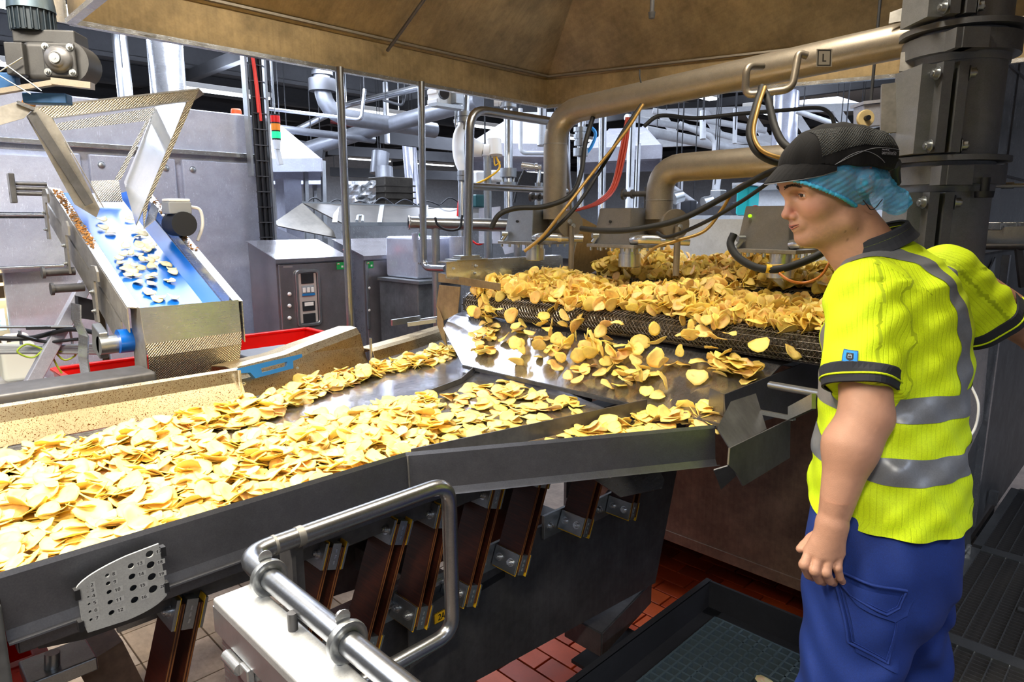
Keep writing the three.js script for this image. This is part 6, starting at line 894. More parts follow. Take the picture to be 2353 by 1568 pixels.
const colorBy = (g, fn) => { const p = g.attributes.position, C = []; for (let i = 0; i < p.count; i++) C.push(...fn(p.getX(i), p.getY(i), p.getZ(i))); g.setAttribute('color', new THREE.Float32BufferAttribute(C, 3)); return g; };
{
  const O = onDepth(2000, 784, 1.54); O.y = 0;
  const loc = v => { const d = v.clone().sub(O); return V((d.x + d.z) * Q, d.y, (d.z - d.x) * Q); };
  const L = (u, v, d) => loc(onDepth(u, v, d));
  const who = thing('person', 'worker in yellow high-visibility shirt, blue trousers, black cap and blue hairnet watching the chips', 'person');
  who.position.copy(O); who.rotation.y = -Math.PI / 4;
  const th = 32 * Math.PI / 180, fw = V(-Math.cos(th), 0, -Math.sin(th)), lf = V(-Math.sin(th), 0, Math.cos(th)); // facing, and his left
  const lofted = st => { const S = st.map(([u, v, d, a, b]) => ({ c: L(u, v, d), a, b })).sort((p, q) => p.c.y - q.c.y); return (x, y, z) => { let i = 0; while (i < S.length - 2 && y > S[i + 1].c.y) i++; const A = S[i], B = S[i + 1]; let t = clamp((y - A.c.y) / (B.c.y - A.c.y), 0, 1); t = t * t * (3 - 2 * t) * .5 + t * .5; const cx = A.c.x + (B.c.x - A.c.x) * t, cz = A.c.z + (B.c.z - A.c.z) * t, a = A.a + (B.a - A.a) * t, b = A.b + (B.b - A.b) * t; const ql = (x - cx) * lf.x + (z - cz) * lf.z, qf = (x - cx) * fw.x + (z - cz) * fw.z; const e = Math.sqrt((ql / a) ** 2 + (qf / b) ** 2); return { d: (e - 1) * Math.min(a, b), ql, qf, top: S[S.length - 1].c.y, bot: S[0].c.y }; }; };
  // --- shirt
  const torso = lofted([[2016, 545, 1.56, .06, .065], [2030, 572, 1.57, .108, .085], [2044, 600, 1.57, .17, .11], [2055, 645, 1.57, .222, .135], [2058, 720, 1.565, .228, .152], [2055, 820, 1.56, .222, .157], [2046, 930, 1.555, .215, .152], [2040, 1040, 1.55, .222, .158], [2037, 1120, 1.55, .23, .164], [2036, 1230, 1.55, .238, .17]]);
  const sl = { a: L(1984, 672, 1.425), b: L(1976, 890, 1.375) }, sr = { a: L(2172, 632, 1.70), b: L(2285, 745, 1.72) };
  const dirL = sl.b.clone().sub(sl.a).normalize(), dirR = sr.b.clone().sub(sr.a).normalize();
  const hemY = .985, fold = (x, y, z) => .0035 * Math.sin(x * 34 + y * 21 + z * 9) * Math.sin(y * 17 - z * 25 + 1) + .0022 * Math.sin(x * 60 - y * 75 + z * 40) + .0025 * Math.sin((y * .8 + x * .9) * 70 + 4 * Math.sin(z * 12));
  const sleeve = (x, y, z, s, dir, r0, r1) => { const e = s.b.clone().addScaledVector(dir, .06); const d = cap3(x, y, z, s.a, e, r0, r1); return Math.max(d, (x - s.b.x) * dir.x + (y - s.b.y) * dir.y + (z - s.b.z) * dir.z); };
  const shirtF = (x, y, z) => { const t = torso(x, y, z); let d = smin(t.d, sleeve(x, y, z, sl, dirL, .072, .07), .05); d = smin(d, sleeve(x, y, z, sr, dirR, .078, .082), .05); d = smax(d, y - t.top, .02); d = Math.max(d, hemY - .02 - y); return d + fold(x, y, z) * (y < 1.5 ? 1 : .5); };
  const lo = [-.26, .95, -.34], hi = [.42, 1.66, .3];
  const shirt = clipMesh(nets(shirtF, lo, hi, .0075), [p => p.y - hemY - .004 * Math.sin(p.x * 22 + p.z * 15)]);
  { const p = shirt.attributes.position, uv = new Float32Array(p.count * 2); for (let i = 0; i < p.count; i++) { const t = torso(p.getX(i), p.getY(i), p.getZ(i)); let sv = null; for (const s of [sl, sr]) if (t.d > .012 && cap3(p.getX(i), p.getY(i), p.getZ(i), s.a, s.b, .09, .09) < .02) sv = s; if (sv) { const q = V(p.getX(i), p.getY(i), p.getZ(i)).sub(sv.a), d0 = sv.b.clone().sub(sv.a).normalize(), al = q.dot(d0); q.addScaledVector(d0, -al); const u0 = Math.abs(d0.x) < .8 ? V(1, 0, 0) : V(0, 0, 1), w0 = d0.clone().cross(u0).normalize(), u1 = w0.clone().cross(d0); uv[i * 2] = Math.atan2(q.dot(u1), -q.dot(w0)) * .075; uv[i * 2 + 1] = al; continue; } let a = Math.atan2(t.ql, t.qf); if (t.ql < 0 && t.qf < -.0 && a < -3) a += 6.2832; uv[i * 2] = a * .2; uv[i * 2 + 1] = p.getY(i); } shirt.setAttribute('uv', new THREE.BufferAttribute(uv, 2)); }
  const rib = tex(256, (x, y, i, j) => { const l = Math.abs(((x * 24) % 1) - .5) < .07 ? .3 : .8; return l + (nB(i, j) - .5) * .3; }, false, 4);
  const ribC = tex(256, (x, y, i, j) => { const l = Math.abs(((x * 24) % 1) - .5) < .06 ? .92 : 1; const v = l * (.96 + (nB(i, j) - .5) * .1); return [v, v, v]; }, true, 4);
  const hv = std({ color: 0xd9f500, roughness: .75, bumpMap: rib, bumpScale: .0008, map: ribC });
  const shirtM = obj('shirt', shirt, hv, who, true); shirtM.userData.label = 'fluorescent yellow ribbed shirt';
  const T = p => torso(p.x, p.y, p.z); const onSleeve = p => Math.min(cap3(p.x, p.y, p.z, sl.a, sl.b, .084, .08), cap3(p.x, p.y, p.z, sr.a, sr.b, .085, .09));
  const tape = std({ color: 0x8b8f96, roughness: .38, metalness: .25, map: wornCol }), navy = std({ color: 0x23262f, roughness: .8 });
  const noSleeve = p => onSleeve(p) + .004;
  for (const y of [1.238, 1.115]) obj('reflective_band', clipMesh(shirt, [p => .026 - Math.abs(p.y - y), noSleeve], .0015), tape, shirtM);
  for (const s of [1, -1]) obj('reflective_strap', clipMesh(shirt, [p => .027 - Math.abs(T(p).ql - s * (.108 + .05 * Math.max(0, p.y - 1.38))), p => p.y - 1.262, p => 1.59 - p.y, p => onSleeve(p) + .012], .0016), tape, shirtM);
  for (const [s, dir] of [[sl, dirL], [sr, dirR]]) { // ribbed cuffs
    const u0 = Math.abs(dir.x) < .8 ? V(1, 0, 0) : V(0, 0, 1), w0 = dir.clone().cross(u0).normalize(), u1 = w0.clone().cross(dir);
    const ringAt = (kk, off) => Array.from({ length: 49 }, (_, i) => { const a = i / 48 * 6.28319, c = s.b.clone().addScaledVector(dir, kk), d = u1.clone().multiplyScalar(Math.cos(a)).addScaledVector(w0, Math.sin(a)), cs = s.b.clone().addScaledVector(dir, Math.min(kk, -.008)); let r = .1; for (let q = 0; q < 60; q++) { const p = cs.clone().addScaledVector(d, r), f = sleeve(p.x, p.y, p.z, s, dir, s === sl ? .072 : .078, s === sl ? .07 : .082) + fold(p.x, p.y, p.z); if (f < .0005 || r < .04) break; r -= Math.max(.0005, Math.min(f, .03) * .6); } return c.addScaledVector(d, r + off); });
    obj('sleeve_cuff', sheet([ringAt(-.036, .0015), ringAt(-.033, .003), ringAt(-.02, .0032), ringAt(-.004, .003), ringAt(.004, .002), ringAt(.005, -.003)].map(r => r.reverse()), .002), navy, shirtM); obj('cuff_piping', sweep(ringAt(-.012, .0045).slice(0, 48), .0022, 6, true), hv, shirtM);
  }
  obj('hem', clipMesh(shirt, [p => hemY + .026 - p.y, noSleeve], .0012), hv, shirtM);
  { const n = dirL.clone().addScaledVector(lf, .9).addScaledVector(V(0, 1, 0), .1).normalize(), o = sl.a.clone().addScaledVector(lf, -.01).add(V(0, -.005, 0)); obj('shoulder_seam', clipMesh(shirt, [p => .0011 - Math.abs(p.clone().sub(o).dot(n)), p => .13 - p.distanceTo(sl.a), p => p.y - 1.4], .0012), std({ color: 0x9fb400, roughness: .8 }), shirtM); }
  // --- collar
  const cc = L(2003, 553, 1.55), nrm = V(-.4, .91, -.02).normalize(), cF = V(-.9, -.4, -.25).normalize(), cL = nrm.clone().cross(cF).normalize();
  const ring = (h, o) => Array.from({ length: 41 }, (_, i) => { const a = i / 40 * 6.2832; return cc.clone().addScaledVector(cF, Math.cos(a) * (.079 + o)).addScaledVector(cL, Math.sin(a) * (.07 + o)).addScaledVector(nrm, h); });
  obj('collar', sheet([ring(-.022, .012), ring(-.01, .006), ring(.002, .002), ring(.013, .0), ring(.015, -.004)], .004), navy, shirtM);
  obj('collar_piping', sweep(ring(.004, .0035).slice(0, 40), .0022, 6, true), hv, shirtM);
  // --- trousers
  const hips = lofted([[2036, 1130, 1.55, .19, .15], [2030, 1230, 1.55, .205, .16], [2022, 1310, 1.55, .2, .155], [2015, 1420, 1.55, .15, .12]]);
  const nl = [L(1985, 1270, 1.46), L(1962, 1500, 1.43), null], fl2 = [L(2070, 1270, 1.63), L(2082, 1500, 1.66), null];
  nl[2] = V(nl[1].x - .005, .09, nl[1].z + .01); fl2[2] = V(fl2[1].x + .03, .09, fl2[1].z); nl.push(V(nl[1].x - .01, .46, nl[1].z)); fl2.push(V(fl2[1].x + .02, .46, fl2[1].z));
  const wrk = (x, y, z) => .006 * Math.sin(y * 24 - x * 38 + 2 * Math.sin(z * 14 + y * 9)) * clamp((.9 - y) * 3, 0, 1) + .005 * Math.sin(y * 55 + x * 30 + 3 * Math.sin(x * 20 + z * 15)) * clamp((.95 - y) * 4, 0, 1) * .8 + .003 * Math.sin(x * 70 + y * 25 + z * 30);
  const trF = (x, y, z) => { const h = hips(x, y, z); let d = smax(h.d, y - 1.03, .02); d = smax(d, .72 - y, .04); let a = Math.min(cap3(x, y, z, nl[0], nl[3], .112, .092), cap3(x, y, z, nl[3], nl[2], .092, .085)), b = Math.min(cap3(x, y, z, fl2[0], fl2[3], .108, .088), cap3(x, y, z, fl2[3], fl2[2], .088, .085)); d = smin(d, smin(a, b, .02), .06); return Math.max(d, .05 - y) + wrk(x, y, z); };
  const tr = nets(trF, [-.3, .02, -.34], [.34, 1.06, .32], .0095);
  const blue = std({ color: 0x082f80, roughness: .8, map: tex(256, (x, y, i, j) => { const v = .88 + (nB(i, j) - .5) * .22 + (((i + j) % 3) - 1) * .03; return [v, v, v]; }, true, 6) });
  const trM = obj('trousers', tr, blue, who); trM.userData.label = 'royal blue work trousers';
  const half = (A, B) => p => (B.x - A.x) * (p.y - A.y) - (B.y - A.y) * (p.x - A.x); // keep left of A to B
  const polyClip = pts => { const q = pts.map(([u, v]) => L(u, v, 1.37)); return q.map((a, i) => half(a, q[(i + 1) % q.length])); };
  const near = p => p.z - L(1990, 1400, 1.42).z;
  obj('cargo_pocket', clipMesh(tr, [...polyClip([[1945, 1356], [1968, 1500], [2052, 1538], [2072, 1362]]), near], .004), blue, trM);
  obj('pocket_flap', clipMesh(tr, [...polyClip([[1928, 1336], [1970, 1386], [2036, 1412], [2066, 1398], [2079, 1354]]), near], .009), blue, trM);
  const blueD = std({ color: 0x072a78, roughness: .85 });
  obj('side_seam', clipMesh(tr, [p => .0015 - Math.abs(p.x - L(1965, 1300, 1.37).x + (p.y - .85) * .1), near, p => p.y - .76], .0015), blueD, trM);
  const onTr = (u, v) => { const p = L(u, v, 1.34); let z = p.z + .12; for (let q = 0; q < 120; q++) { const d = trF(p.x, p.y, z); if (d < .0006 || z < p.z - .2) break; z -= Math.max(.0005, Math.min(d, .03) * .6); } return V(p.x, p.y, z); };
  const seam = (pts, off, r, mat) => { const out = []; for (let i = 0; i < pts.length - 1; i++) for (let k = 0; k < 12; k++) { const t = k / 12; out.push(onTr(pts[i][0] + (pts[i + 1][0] - pts[i][0]) * t, pts[i][1] + (pts[i + 1][1] - pts[i][1]) * t).add(V(0, 0, off))); } return sweep(out, r, 5); };
  const fl3 = [[1928, 1336], [1970, 1386], [2036, 1412], [2066, 1398], [2079, 1354], [1928, 1336]], pk = [[1945, 1356], [1968, 1500], [2052, 1538], [2072, 1362]];
  obj('flap_edge', seam(fl3, .009, .0032, blue), blue, trM); obj('pocket_edge', seam(pk, .003, .0036, blue), blue, trM);
  obj('stitching', seam([[1938, 1346], [1972, 1380], [2034, 1404], [2060, 1393], [2071, 1361]], .0105, .0007), blueD, trM);
  obj('stitching', seam([[1954, 1375], [1974, 1494], [2046, 1528], [2062, 1410]], .0055, .0007), blueD, trM);
  // --- shoes
  const boot = c => [nets((x, y, z) => { let d = smin(ell(x, y, z, c.x - .09, .045, c.z - .04, .15, .055, .055), cap3(x, y, z, V(c.x, .05, c.z), V(c.x, .14, c.z), .055, .055), .04); return Math.max(d, .004 - y); }, [c.x - .27, -.01, c.z - .13], [c.x + .1, .21, c.z + .1], .011)];
  obj('boot', boot(nl[2]), M.black, who); obj('boot', boot(fl2[2]), M.black, who);
  // --- head field: measured in the side view, x right, y up, z towards the viewer; face points to -x
  const H = L(1940, 440, 1.54), turn = .1, ct = Math.cos(turn), st = Math.sin(turn);
  const toHead = (x, y, z) => { const px = x - H.x, pz = z - H.z; return [px * ct - pz * st, y - H.y, px * st + pz * ct]; };
  const fromHead = (x, y, z) => V(x * ct + z * st + H.x, y + H.y, -x * st + z * ct + H.z);
  const P2 = (x, y, z) => ({ x, y, z });
  const cranium = (x, y, z) => ell(x, y, z, -.042, .042, 0, .103, .096, .078, -.12);
  const headF0 = (x, y, z) => {
    const az = Math.abs(z); let d = cranium(x, y, z);
    d = smin(d, ell(x, y, z, -.066, -.032, 0, .055, .088, .06, .3), .03);            // face
    d = smin(d, cap3(x, y, az, P2(-.022, -.07, .05), P2(-.078, -.102, .014), .022, .017), .03); // jaw
    d = smin(d, ell(x, y, z, -.086, -.105, 0, .019, .018, .022), .02); d = smin(d, ell(x, y, z, -.107, -.068, 0, .0125, .013, .022), .012);               // chin
    d = smin(d, ell(x, y, az, -.088, -.036, .036, .026, .024, .024), .02);          // cheek
    d = smin(d, cap3(x, y, az, P2(-.131, .004, .006), P2(-.112, .004, .044), .012, .012), .018); // brow
    d = smin(d, ell(x, y, z, -.122, .03, 0, .024, .035, .052), .03);                // forehead
    d = smax(d, -ell(x, y, az, -.13, -.012, .034, .016, .011, .019), .012);       // eye socket
    d = smin(d, smax(ell(x, y, az, -.1125, -.0085, .033, .0132, .0125, .0145), -Math.max(Math.abs(y + .0105 + (x + .12) * .15) - .0021, Math.abs(az - .033) - .011), .0015), .003);    // lids with the slit between
    d = smin(d, cap3(x, y, z, P2(-.128, -.008, 0), P2(-.1345, -.05, 0), .0068, .0092), .012); // nose bridge
    d = smin(d, ell(x, y, z, -.1345, -.0535, 0, .0105, .0095, .0105), .008);        // tip
    d = smin(d, ell(x, y, az, -.1215, -.0575, .0115, .0105, .0075, .0075), .006);   // wing
    d = smax(d, -ell(x, y, az, -.127, -.0655, .0065, .006, .004, .0035), .003);     // nostril
    d = smin(d, ell(x, y, z, -.1045, -.0755, 0, .0145, .018, .026), .012);          // muzzle
    d = smin(d, cap3(x, y, az, P2(-.114, -.0768, .0), P2(-.0995, -.0735, .022), .004, .0022), .006);
    d = smin(d, cap3(x, y, az, P2(-.1085, -.0858, .0), P2(-.0965, -.0785, .019), .0045, .0024), .006);
    d = smax(d, -cap3(x, y, az, P2(-.122, -.0815, 0), P2(-.0975, -.0755, .026), .0014, .0012), .002); // mouth line
    return d;
  };
  const earF = (x, y, z) => { const c = Math.cos(.25), s = Math.sin(.25), px = x - .002, py = y - .026, qx = px * c + py * s, qy = -px * s + py * c; let d = ell(qx, qy, z, 0, 0, .078, .018, .031, .009); d = smax(d, -ell(qx, qy, z, -.003, .002, .088, .0105, .02, .008), .004); d = smin(d, ell(qx, qy, z, -.006, -.012, .08, .005, .008, .006), .004); d = smin(d, ell(qx, qy, z, .002, -.027, .077, .009, .009, .006), .006); return d; };
  const nk0 = L(2000, 590, 1.555), nk1 = fromHead(.004, -.055, 0);
  const neckF = (x, y, z) => { let d = cap3(x, y, z, nk0, nk1, .068, .058); return smin(d, cap3(x, y, z, L(1955, 600, 1.55), fromHead(-.045, -.085, 0), .035, .03), .04); };
  const headF = (x, y, z) => { const [a, b, c] = toHead(x, y, z); return smin(smin(headF0(a, b, c), earF(a, b, c), .008), neckF(x, y, z), .025); };
  const headG = nets(headF, [H.x - .17, H.y - .2, H.z - .115], [H.x + .15, H.y + .16, H.z + .125], .0034);
  // --- arms and hands
  const el = L(1990, 958, 1.36), wr = L(1914, 1196, 1.365), fa = el.clone().lerp(wr, .28).add(V(-.012, 0, .0));
  const armF = (x, y, z) => { let d = cap3(x, y, z, sl.a, el, .058, .049); d = smin(d, cap3(x, y, z, el, fa, .047, .049), .02); d = smin(d, cap3(x, y, z, fa, wr, .049, .029), .03); return smin(d, ell(x, y, z, el.x + .012, el.y, el.z + .004, .028, .03, .03), .02); };
  const armL = nets(armF, [Math.min(wr.x, el.x) - .09, wr.y - .03, wr.z - .1], [el.x + .1, sl.a.y + .06, el.z + .12], .0075);
  const k = (u, v, d = 1.37) => L(u, v, d);
  const knuck = [[1862, 1266, 1.375], [1882, 1276, 1.362], [1905, 1278, 1.358], [1928, 1270, 1.362]].map(q => k(...q));
  const fingers = [[[1862, 1266, 1.375], [1848, 1298, 1.365], [1858, 1322, 1.385], [1868, 1328, 1.4], .0098], [[1882, 1276, 1.362], [1872, 1312, 1.355], [1882, 1334, 1.372], [1892, 1338, 1.39], .0098], [[1905, 1278, 1.358], [1898, 1316, 1.352], [1907, 1336, 1.366], [1916, 1340, 1.384], .0095], [[1928, 1270, 1.362], [1924, 1305, 1.355], [1930, 1328, 1.362], [1936, 1337, 1.375], .0085]].map(q => q.map((w, i) => i < 4 ? k(...w) : w));
  const thumb = [[1896, 1222, 1.395], [1866, 1240, 1.4], [1848, 1254, 1.4], [1838, 1262, 1.395]].map(q => k(...q));
  const handF = (x, y, z) => {
    let d = cap3(x, y, z, wr.clone().add(V(.004, .05, 0)), wr, .031, .0275);
    knuck.forEach((q, i) => { d = smin(d, cap3(x, y, z, wr.clone().lerp(q, .15), q, .019, .0125), .02); });
    let t = smin(cap3(x, y, z, thumb[0], thumb[1], .017, .0115), Math.min(cap3(x, y, z, thumb[1], thumb[2], .0115, .0105), cap3(x, y, z, thumb[2], thumb[3], .0105, .008)), .008); d = smin(d, t, .012);
    for (const f of fingers) { const r = f[4]; let e = Math.min(cap3(x, y, z, f[0], f[1], r * 1.12, r), Math.min(cap3(x, y, z, f[1], f[2], r * 1.03, r * .92), cap3(x, y, z, f[2], f[3], r * .92, r * .8))); e = smin(e, ell(x, y, z, f[1].x, f[1].y, f[1].z, r * 1.08, r * 1.08, r * 1.08), .004); d = smin(d, e, .0035); }
    return d;
  };
  const handG = nets(handF, [wr.x - .11, wr.y - .16, wr.z - .09], [wr.x + .06, wr.y + .045, wr.z + .07], .0032);
  const elR = L(2410, 780, 1.75), wrR = L(2560, 640, 1.9);
  const armRF = (x, y, z) => smin(cap3(x, y, z, sr.a, elR, .06, .05), cap3(x, y, z, elR, wrR, .049, .03), .03);
  const armR = nets(armRF, [sr.a.x - .05, elR.y - .08, wrR.z - .06], [wrR.x + .08, wrR.y + .12, sr.a.z + .12], .009);
  const fistF = (x, y, z) => { let d = ell(x, y, z, wrR.x - .02, wrR.y - .05, wrR.z - .02, .034, .045, .026); for (let i = 0; i < 4; i++) { const a = V(wrR.x - .045 + i * .021, wrR.y - .085, wrR.z - .012), b = V(a.x, a.y - .022, a.z - .02), c = V(a.x, a.y - .012, a.z - .045); d = smin(d, Math.min(cap3(x, y, z, a, b, .0105, .0095), cap3(x, y, z, b, c, .0095, .008)), .004); } return smin(d, cap3(x, y, z, V(wrR.x + .02, wrR.y - .03, wrR.z), V(wrR.x + .035, wrR.y - .075, wrR.z - .03), .013, .009), .01); };
  const fist = nets(fistF, [wrR.x - .09, wrR.y - .14, wrR.z - .1], [wrR.x + .09, wrR.y + .02, wrR.z + .05], .0045);
  const skinTone = (x, y, z) => {
    const [a, b, c] = toHead(x, y, z); let s = [.45, .235, .15]; const n = nA(x * 180 + 9, y * 180 + z * 90) * .12 + .94; s = s.map(v => v * n);
    if (b > -.2 && y > 1.45) { const mix = (t, q) => { s = s.map((v, i) => v + (q[i] - v) * clamp(t, 0, 1)); };
      mix(1 - len((a + .13) / .022, (b + .05) / .022, c / .03), [.58, .22, .16]); mix(.8 * (1 - len((a + .095) / .035, (b + .035) / .03, (Math.abs(c) - .045) / .03)), [.6, .25, .18]);
      const az = Math.abs(c); const lipD = Math.min(cap3(a, b, az, P2(-.115, -.0775, 0), P2(-.0995, -.0738, .02), .0045, .002), cap3(a, b, az, P2(-.1095, -.086, 0), P2(-.0965, -.0782, .017), .0045, .002)); if (lipD < .002) mix(.75, [.4, .14, .11]); if (cap3(a, b, az, P2(-.122, -.0815, 0), P2(-.097, -.0752, .027), .0022, .0016) < 0) mix(.85, [.2, .07, .055]);
      const stubble = clamp(1 - len((a + .06) / .075, (b + .095) / .035, 1 - 1), 0, 1) * (nB(a * 900 + 40, b * 900 + 50 + c * 300) > .5 ? 1 : .3); mix(stubble * .35, [.25, .15, .11]);
      if (earF(a, b, c) < .004) mix(.55, [.52, .2, .17]); for (const [mx, my] of [[-.028, -.09], [-.002, -.085], [-.018, -.108]]) if (c > 0 && Math.hypot(a - mx, b - my) < .0028) mix(.8, [.2, .1, .06]); }
    return s; };
  const skinMat = new THREE.MeshPhysicalMaterial({ vertexColors: true, roughness: .5, sheen: .15, sheenRoughness: .5, bumpMap: tex(256, (x, y, i, j) => nB(i, j) * .6 + nA(x * 64, y * 64) * .4, false, 14), bumpScale: .0004 });
  const parts = [headG, armL, handG, armR, fist].map(g => { g = prep(g); colorBy(g, skinTone); metric(g); return g; });
  const body = new THREE.Mesh(mergeGeometries(parts, false), skinMat); body.name = 'body'; body.castShadow = body.receiveShadow = true; who.add(body);
  // eyes, brows
  const hg = (g) => { g.rotateY(turn); g.translate(H.x, H.y, H.z); return g; };
  for (const s of [1, -1]) {
    const eyeC = [-.1125, -.0085, .033 * s]; const e = obj('eye', hg(new THREE.SphereGeometry(.0121, 20, 14).translate(...eyeC)), std({ color: 0xcdc5bd, roughness: .2 }), who);
    const ir = V(-.92, -.12, .3 * s).normalize(), ic = V(...eyeC).addScaledVector(ir, .0102); obj('iris', hg(new THREE.SphereGeometry(.0058, 14, 10).scale(.5, 1, 1).translate(ic.x, ic.y, ic.z)), std({ color: 0x2a1c12, roughness: .15 }), e);
    obj('eyelash', [sweep([-.9, -.4, .1, .6].map(t => V(-.1135 - .0125 * Math.cos(t), -.0078 - .0012 * t * t, .033 * s + .0125 * Math.sin(t))).map(p => fromHead(p.x, p.y, p.z)), .0009, 5)], M.black, who);
    const br = rng(40 + s), hairs = []; for (let i = 0; i < 90; i++) { const t = br(), zz = (.012 + t * .036), ax = -.1435 + .013 * t * t * 1.6 + .004 * t, ay = .006 + .007 * Math.sin(t * 2.4) - .004 * t; const skinX = (yy, zq) => { let x = -.175; for (let q = 0; q < 60; q++) { const d = headF0(x, yy, zq); if (d < .0008) break; x += Math.max(.0005, d * .7); } return x; }; const y1 = ay + (br() - .5) * .006 * (1.2 - t), y2 = ay + (br() - .3) * .005; const a = fromHead(skinX(y1, zz * s) - .0004, y1, zz * s), b = fromHead(skinX(y2, (zz + .006) * s) - .0012, y2, (zz + .006) * s); hairs.push(cyl(a, b, .0011, .0006, 4, true)); } obj('eyebrow', hairs, std({ color: 0x2c1d14, roughness: .8 }), who).userData.kind = 'stuff';
  }
  { const px2 = (yy, zq) => { let x = -.175; for (let q = 0; q < 60; q++) { const d = headF0(x, yy, zq); if (d < .0006) break; x += Math.max(.0004, d * .7); } return x; }; for (const [y0, y1, r, c] of [[-.0812, -.0752, .0011, 0x4a1d18], [-.0785, -.0745, .0016, 0x9c5547], [-.0852, -.0782, .0018, 0xa05a4b]]) obj(c === 0x4a1d18 ? 'mouth_line' : 'lip', sweep(Array.from({ length: 13 }, (_, i) => { const t = i / 6 - 1, zz = t * .022, yy = y0 + (y1 - y0) * Math.abs(t); return fromHead(px2(yy, zz) - .0001, yy, zz); }), k => r * (.35 + .65 * Math.sin(k * 3.1416)), 6), std({ color: c, roughness: .5 }), who); }
  // hair under the net
  const hairF = (x, y, z) => { const [a, b, c] = toHead(x, y, z); const d = cranium(a, b, c) - .004 + .0015 * Math.sin(a * 300 + c * 100) * Math.sin(b * 250); const cut = Math.max(-(a + .07 - (b - .02) * .5 > 0 ? 1 : -1) * .0, -.075 - a); return Math.max(d, cut, (-.035 - b) - a * .25, earF(a, b, c) < .012 ? .004 - earF(a, b, c) + .0 : -1); };
  obj('hair', nets(hairF, [H.x - .15, H.y - .1, H.z - .1], [H.x + .11, H.y + .15, H.z + .1], .005), std({ color: 0x2a1d15, roughness: .75, bumpMap: brushedV, bumpScale: .002 }), who);
  // hair net: thin blue gauze, gathered to a bun behind
  const netLow = a => a < .02 ? .018 - (a + .145) * .4 : -.048 - (a - .02) * .12;
  const netF0 = (a, b, c) => { let d = Math.min(cranium(a, b, c) - .0125, ell(a, b, c, .0, .02, 0, .06, .05, .1)); d = smin(d, ell(a, b, c, -.11, .03, 0, .042, .04, .06), .03); d = smin(d, ell(a, b, c, .068, .0, .0, .05, .045, .05), .04); d = smin(d, ell(a, b, c, .122, -.022, .008, .034, .03, .034, -.4), .012); return d + .0022 * Math.sin(a * 110 + b * 120) * Math.sin(b * 150 - c * 110) + .0007 * Math.sin((a * .7 - b) * 420); };
  const netF = (x, y, z) => { const [a, b, c] = toHead(x, y, z); return Math.max(netF0(a, b, c), b - .075); };
  const netG = clipMesh(nets(netF, [H.x - .17, H.y - .09, H.z - .12], [H.x + .17, H.y + .09, H.z + .12], .0042), [p => { const [a, b] = toHead(p.x, p.y, p.z); return b - netLow(a); }, p => H.y + .07 - p.y, p => { const [a, b] = toHead(p.x, p.y, p.z); return a < -.085 ? .04 - b : 1; }], 0);
  const gauze = tex(256, (x, y, i, j) => { return .6 + (fb(x, y) - .5) * .3 + (nB(i, j) - .5) * .15; }, false, 8);
  obj('hair_net', netG, new THREE.MeshPhysicalMaterial({ color: 0x3cb8f2, roughness: .6, transparent: true, alphaMap: gauze, opacity: .82, side: THREE.DoubleSide }), who).userData.label = 'translucent light blue hair net';
  const edge = []; for (let i = 0; i <= 90; i++) { const t = i / 90 * 2.55 - .05, ax = -.04, dx = -Math.cos(t), dz = Math.sin(t); let r = .2; for (let q = 0; q < 60; q++) { const a = ax + dx * r, c = dz * r, b = netLow(a) + .003, d = netF0(a, b, c); if (d < .001 || r < .04) break; r -= Math.max(.0008, Math.min(d, .05) * .6); } const a = ax + dx * r; edge.push(fromHead(a, netLow(a) + .003, dz * r)); }
  obj('net_band', [sweep(edge, k2 => .0042 + .0016 * Math.sin(k2 * 330), 8)], new THREE.MeshStandardMaterial({ color: 0x49b9ea, roughness: .5 }), who);
  // cap
  const navyCap = std({ color: 0x040408, roughness: .95, bumpMap: rib, bumpScale: .0004 });
  const capF = (x, y, z) => { const [a, b, c] = toHead(x, y, z); let d = ell(a, b, c, -.026, .055, 0, .127, .096, .101); d = smin(d, ell(a, b, c, .045, .085, 0, .052, .04, .075), .03); d = Math.max(d, .049 - .02 * (a + .02) * 2 - b); return d + .0012 * Math.sin(a * 120 + c * 90); };
  const capG = nets(capF, [H.x - .16, H.y + .03, H.z - .115], [H.x + .13, H.y + .17, H.z + .115], .0042);
  const capM = obj('cap', capG, navyCap, who); capM.userData.label = 'black bump cap';
  const hd = f => p => { const [a, b, c] = toHead(p.x, p.y, p.z); return f(a, b, c); };
  const meshMat = std({ color: 0x1a2123, roughness: .75, bumpMap: meshN, bumpScale: .002, map: tex(128, (x, y, i, j) => { const a = ((i >> 2) + (j >> 2)) % 2, v = a ? .3 : 1; return [v, v, v]; }, true, 6) });
  for (const s of [1, -1]) { obj('mesh_panel', clipMesh(capG, [hd((a, b, c) => b - (.094 - 14 * Math.pow(Math.max(0, Math.abs(a + .02) - .0), 2) * .12 + (a < -.02 ? (a + .02) * .16 : 0))), hd((a, b, c) => .135 - b - Math.abs(a + .02) * .06), hd((a, b, c) => c * s - .018), hd((a, b, c) => a + .105), hd((a, b, c) => .07 - a)], .0012), meshMat, capM); }
  const capPt = (a, b) => { let r = .14; for (let q = 0; q < 80; q++) { const p = fromHead(a, b, r), d = capF(p.x, p.y, p.z); if (d < .0006 || r < .02) break; r -= Math.max(.0004, Math.min(d, .05) * .6); } return fromHead(a, b, r + .0008); };
  const thread = std({ color: 0x8a8d96, roughness: .7 });
  obj('stitch_line', sweep(Array.from({ length: 24 }, (_, i) => { const t = i / 23; return capPt(-.083 + t * .168, .052 + .036 * Math.sin(Math.min(1, t * 1.6) * 1.6) + (t > .6 ? -.004 * (t - .6) : 0)); }), .0008, 5), thread, capM);
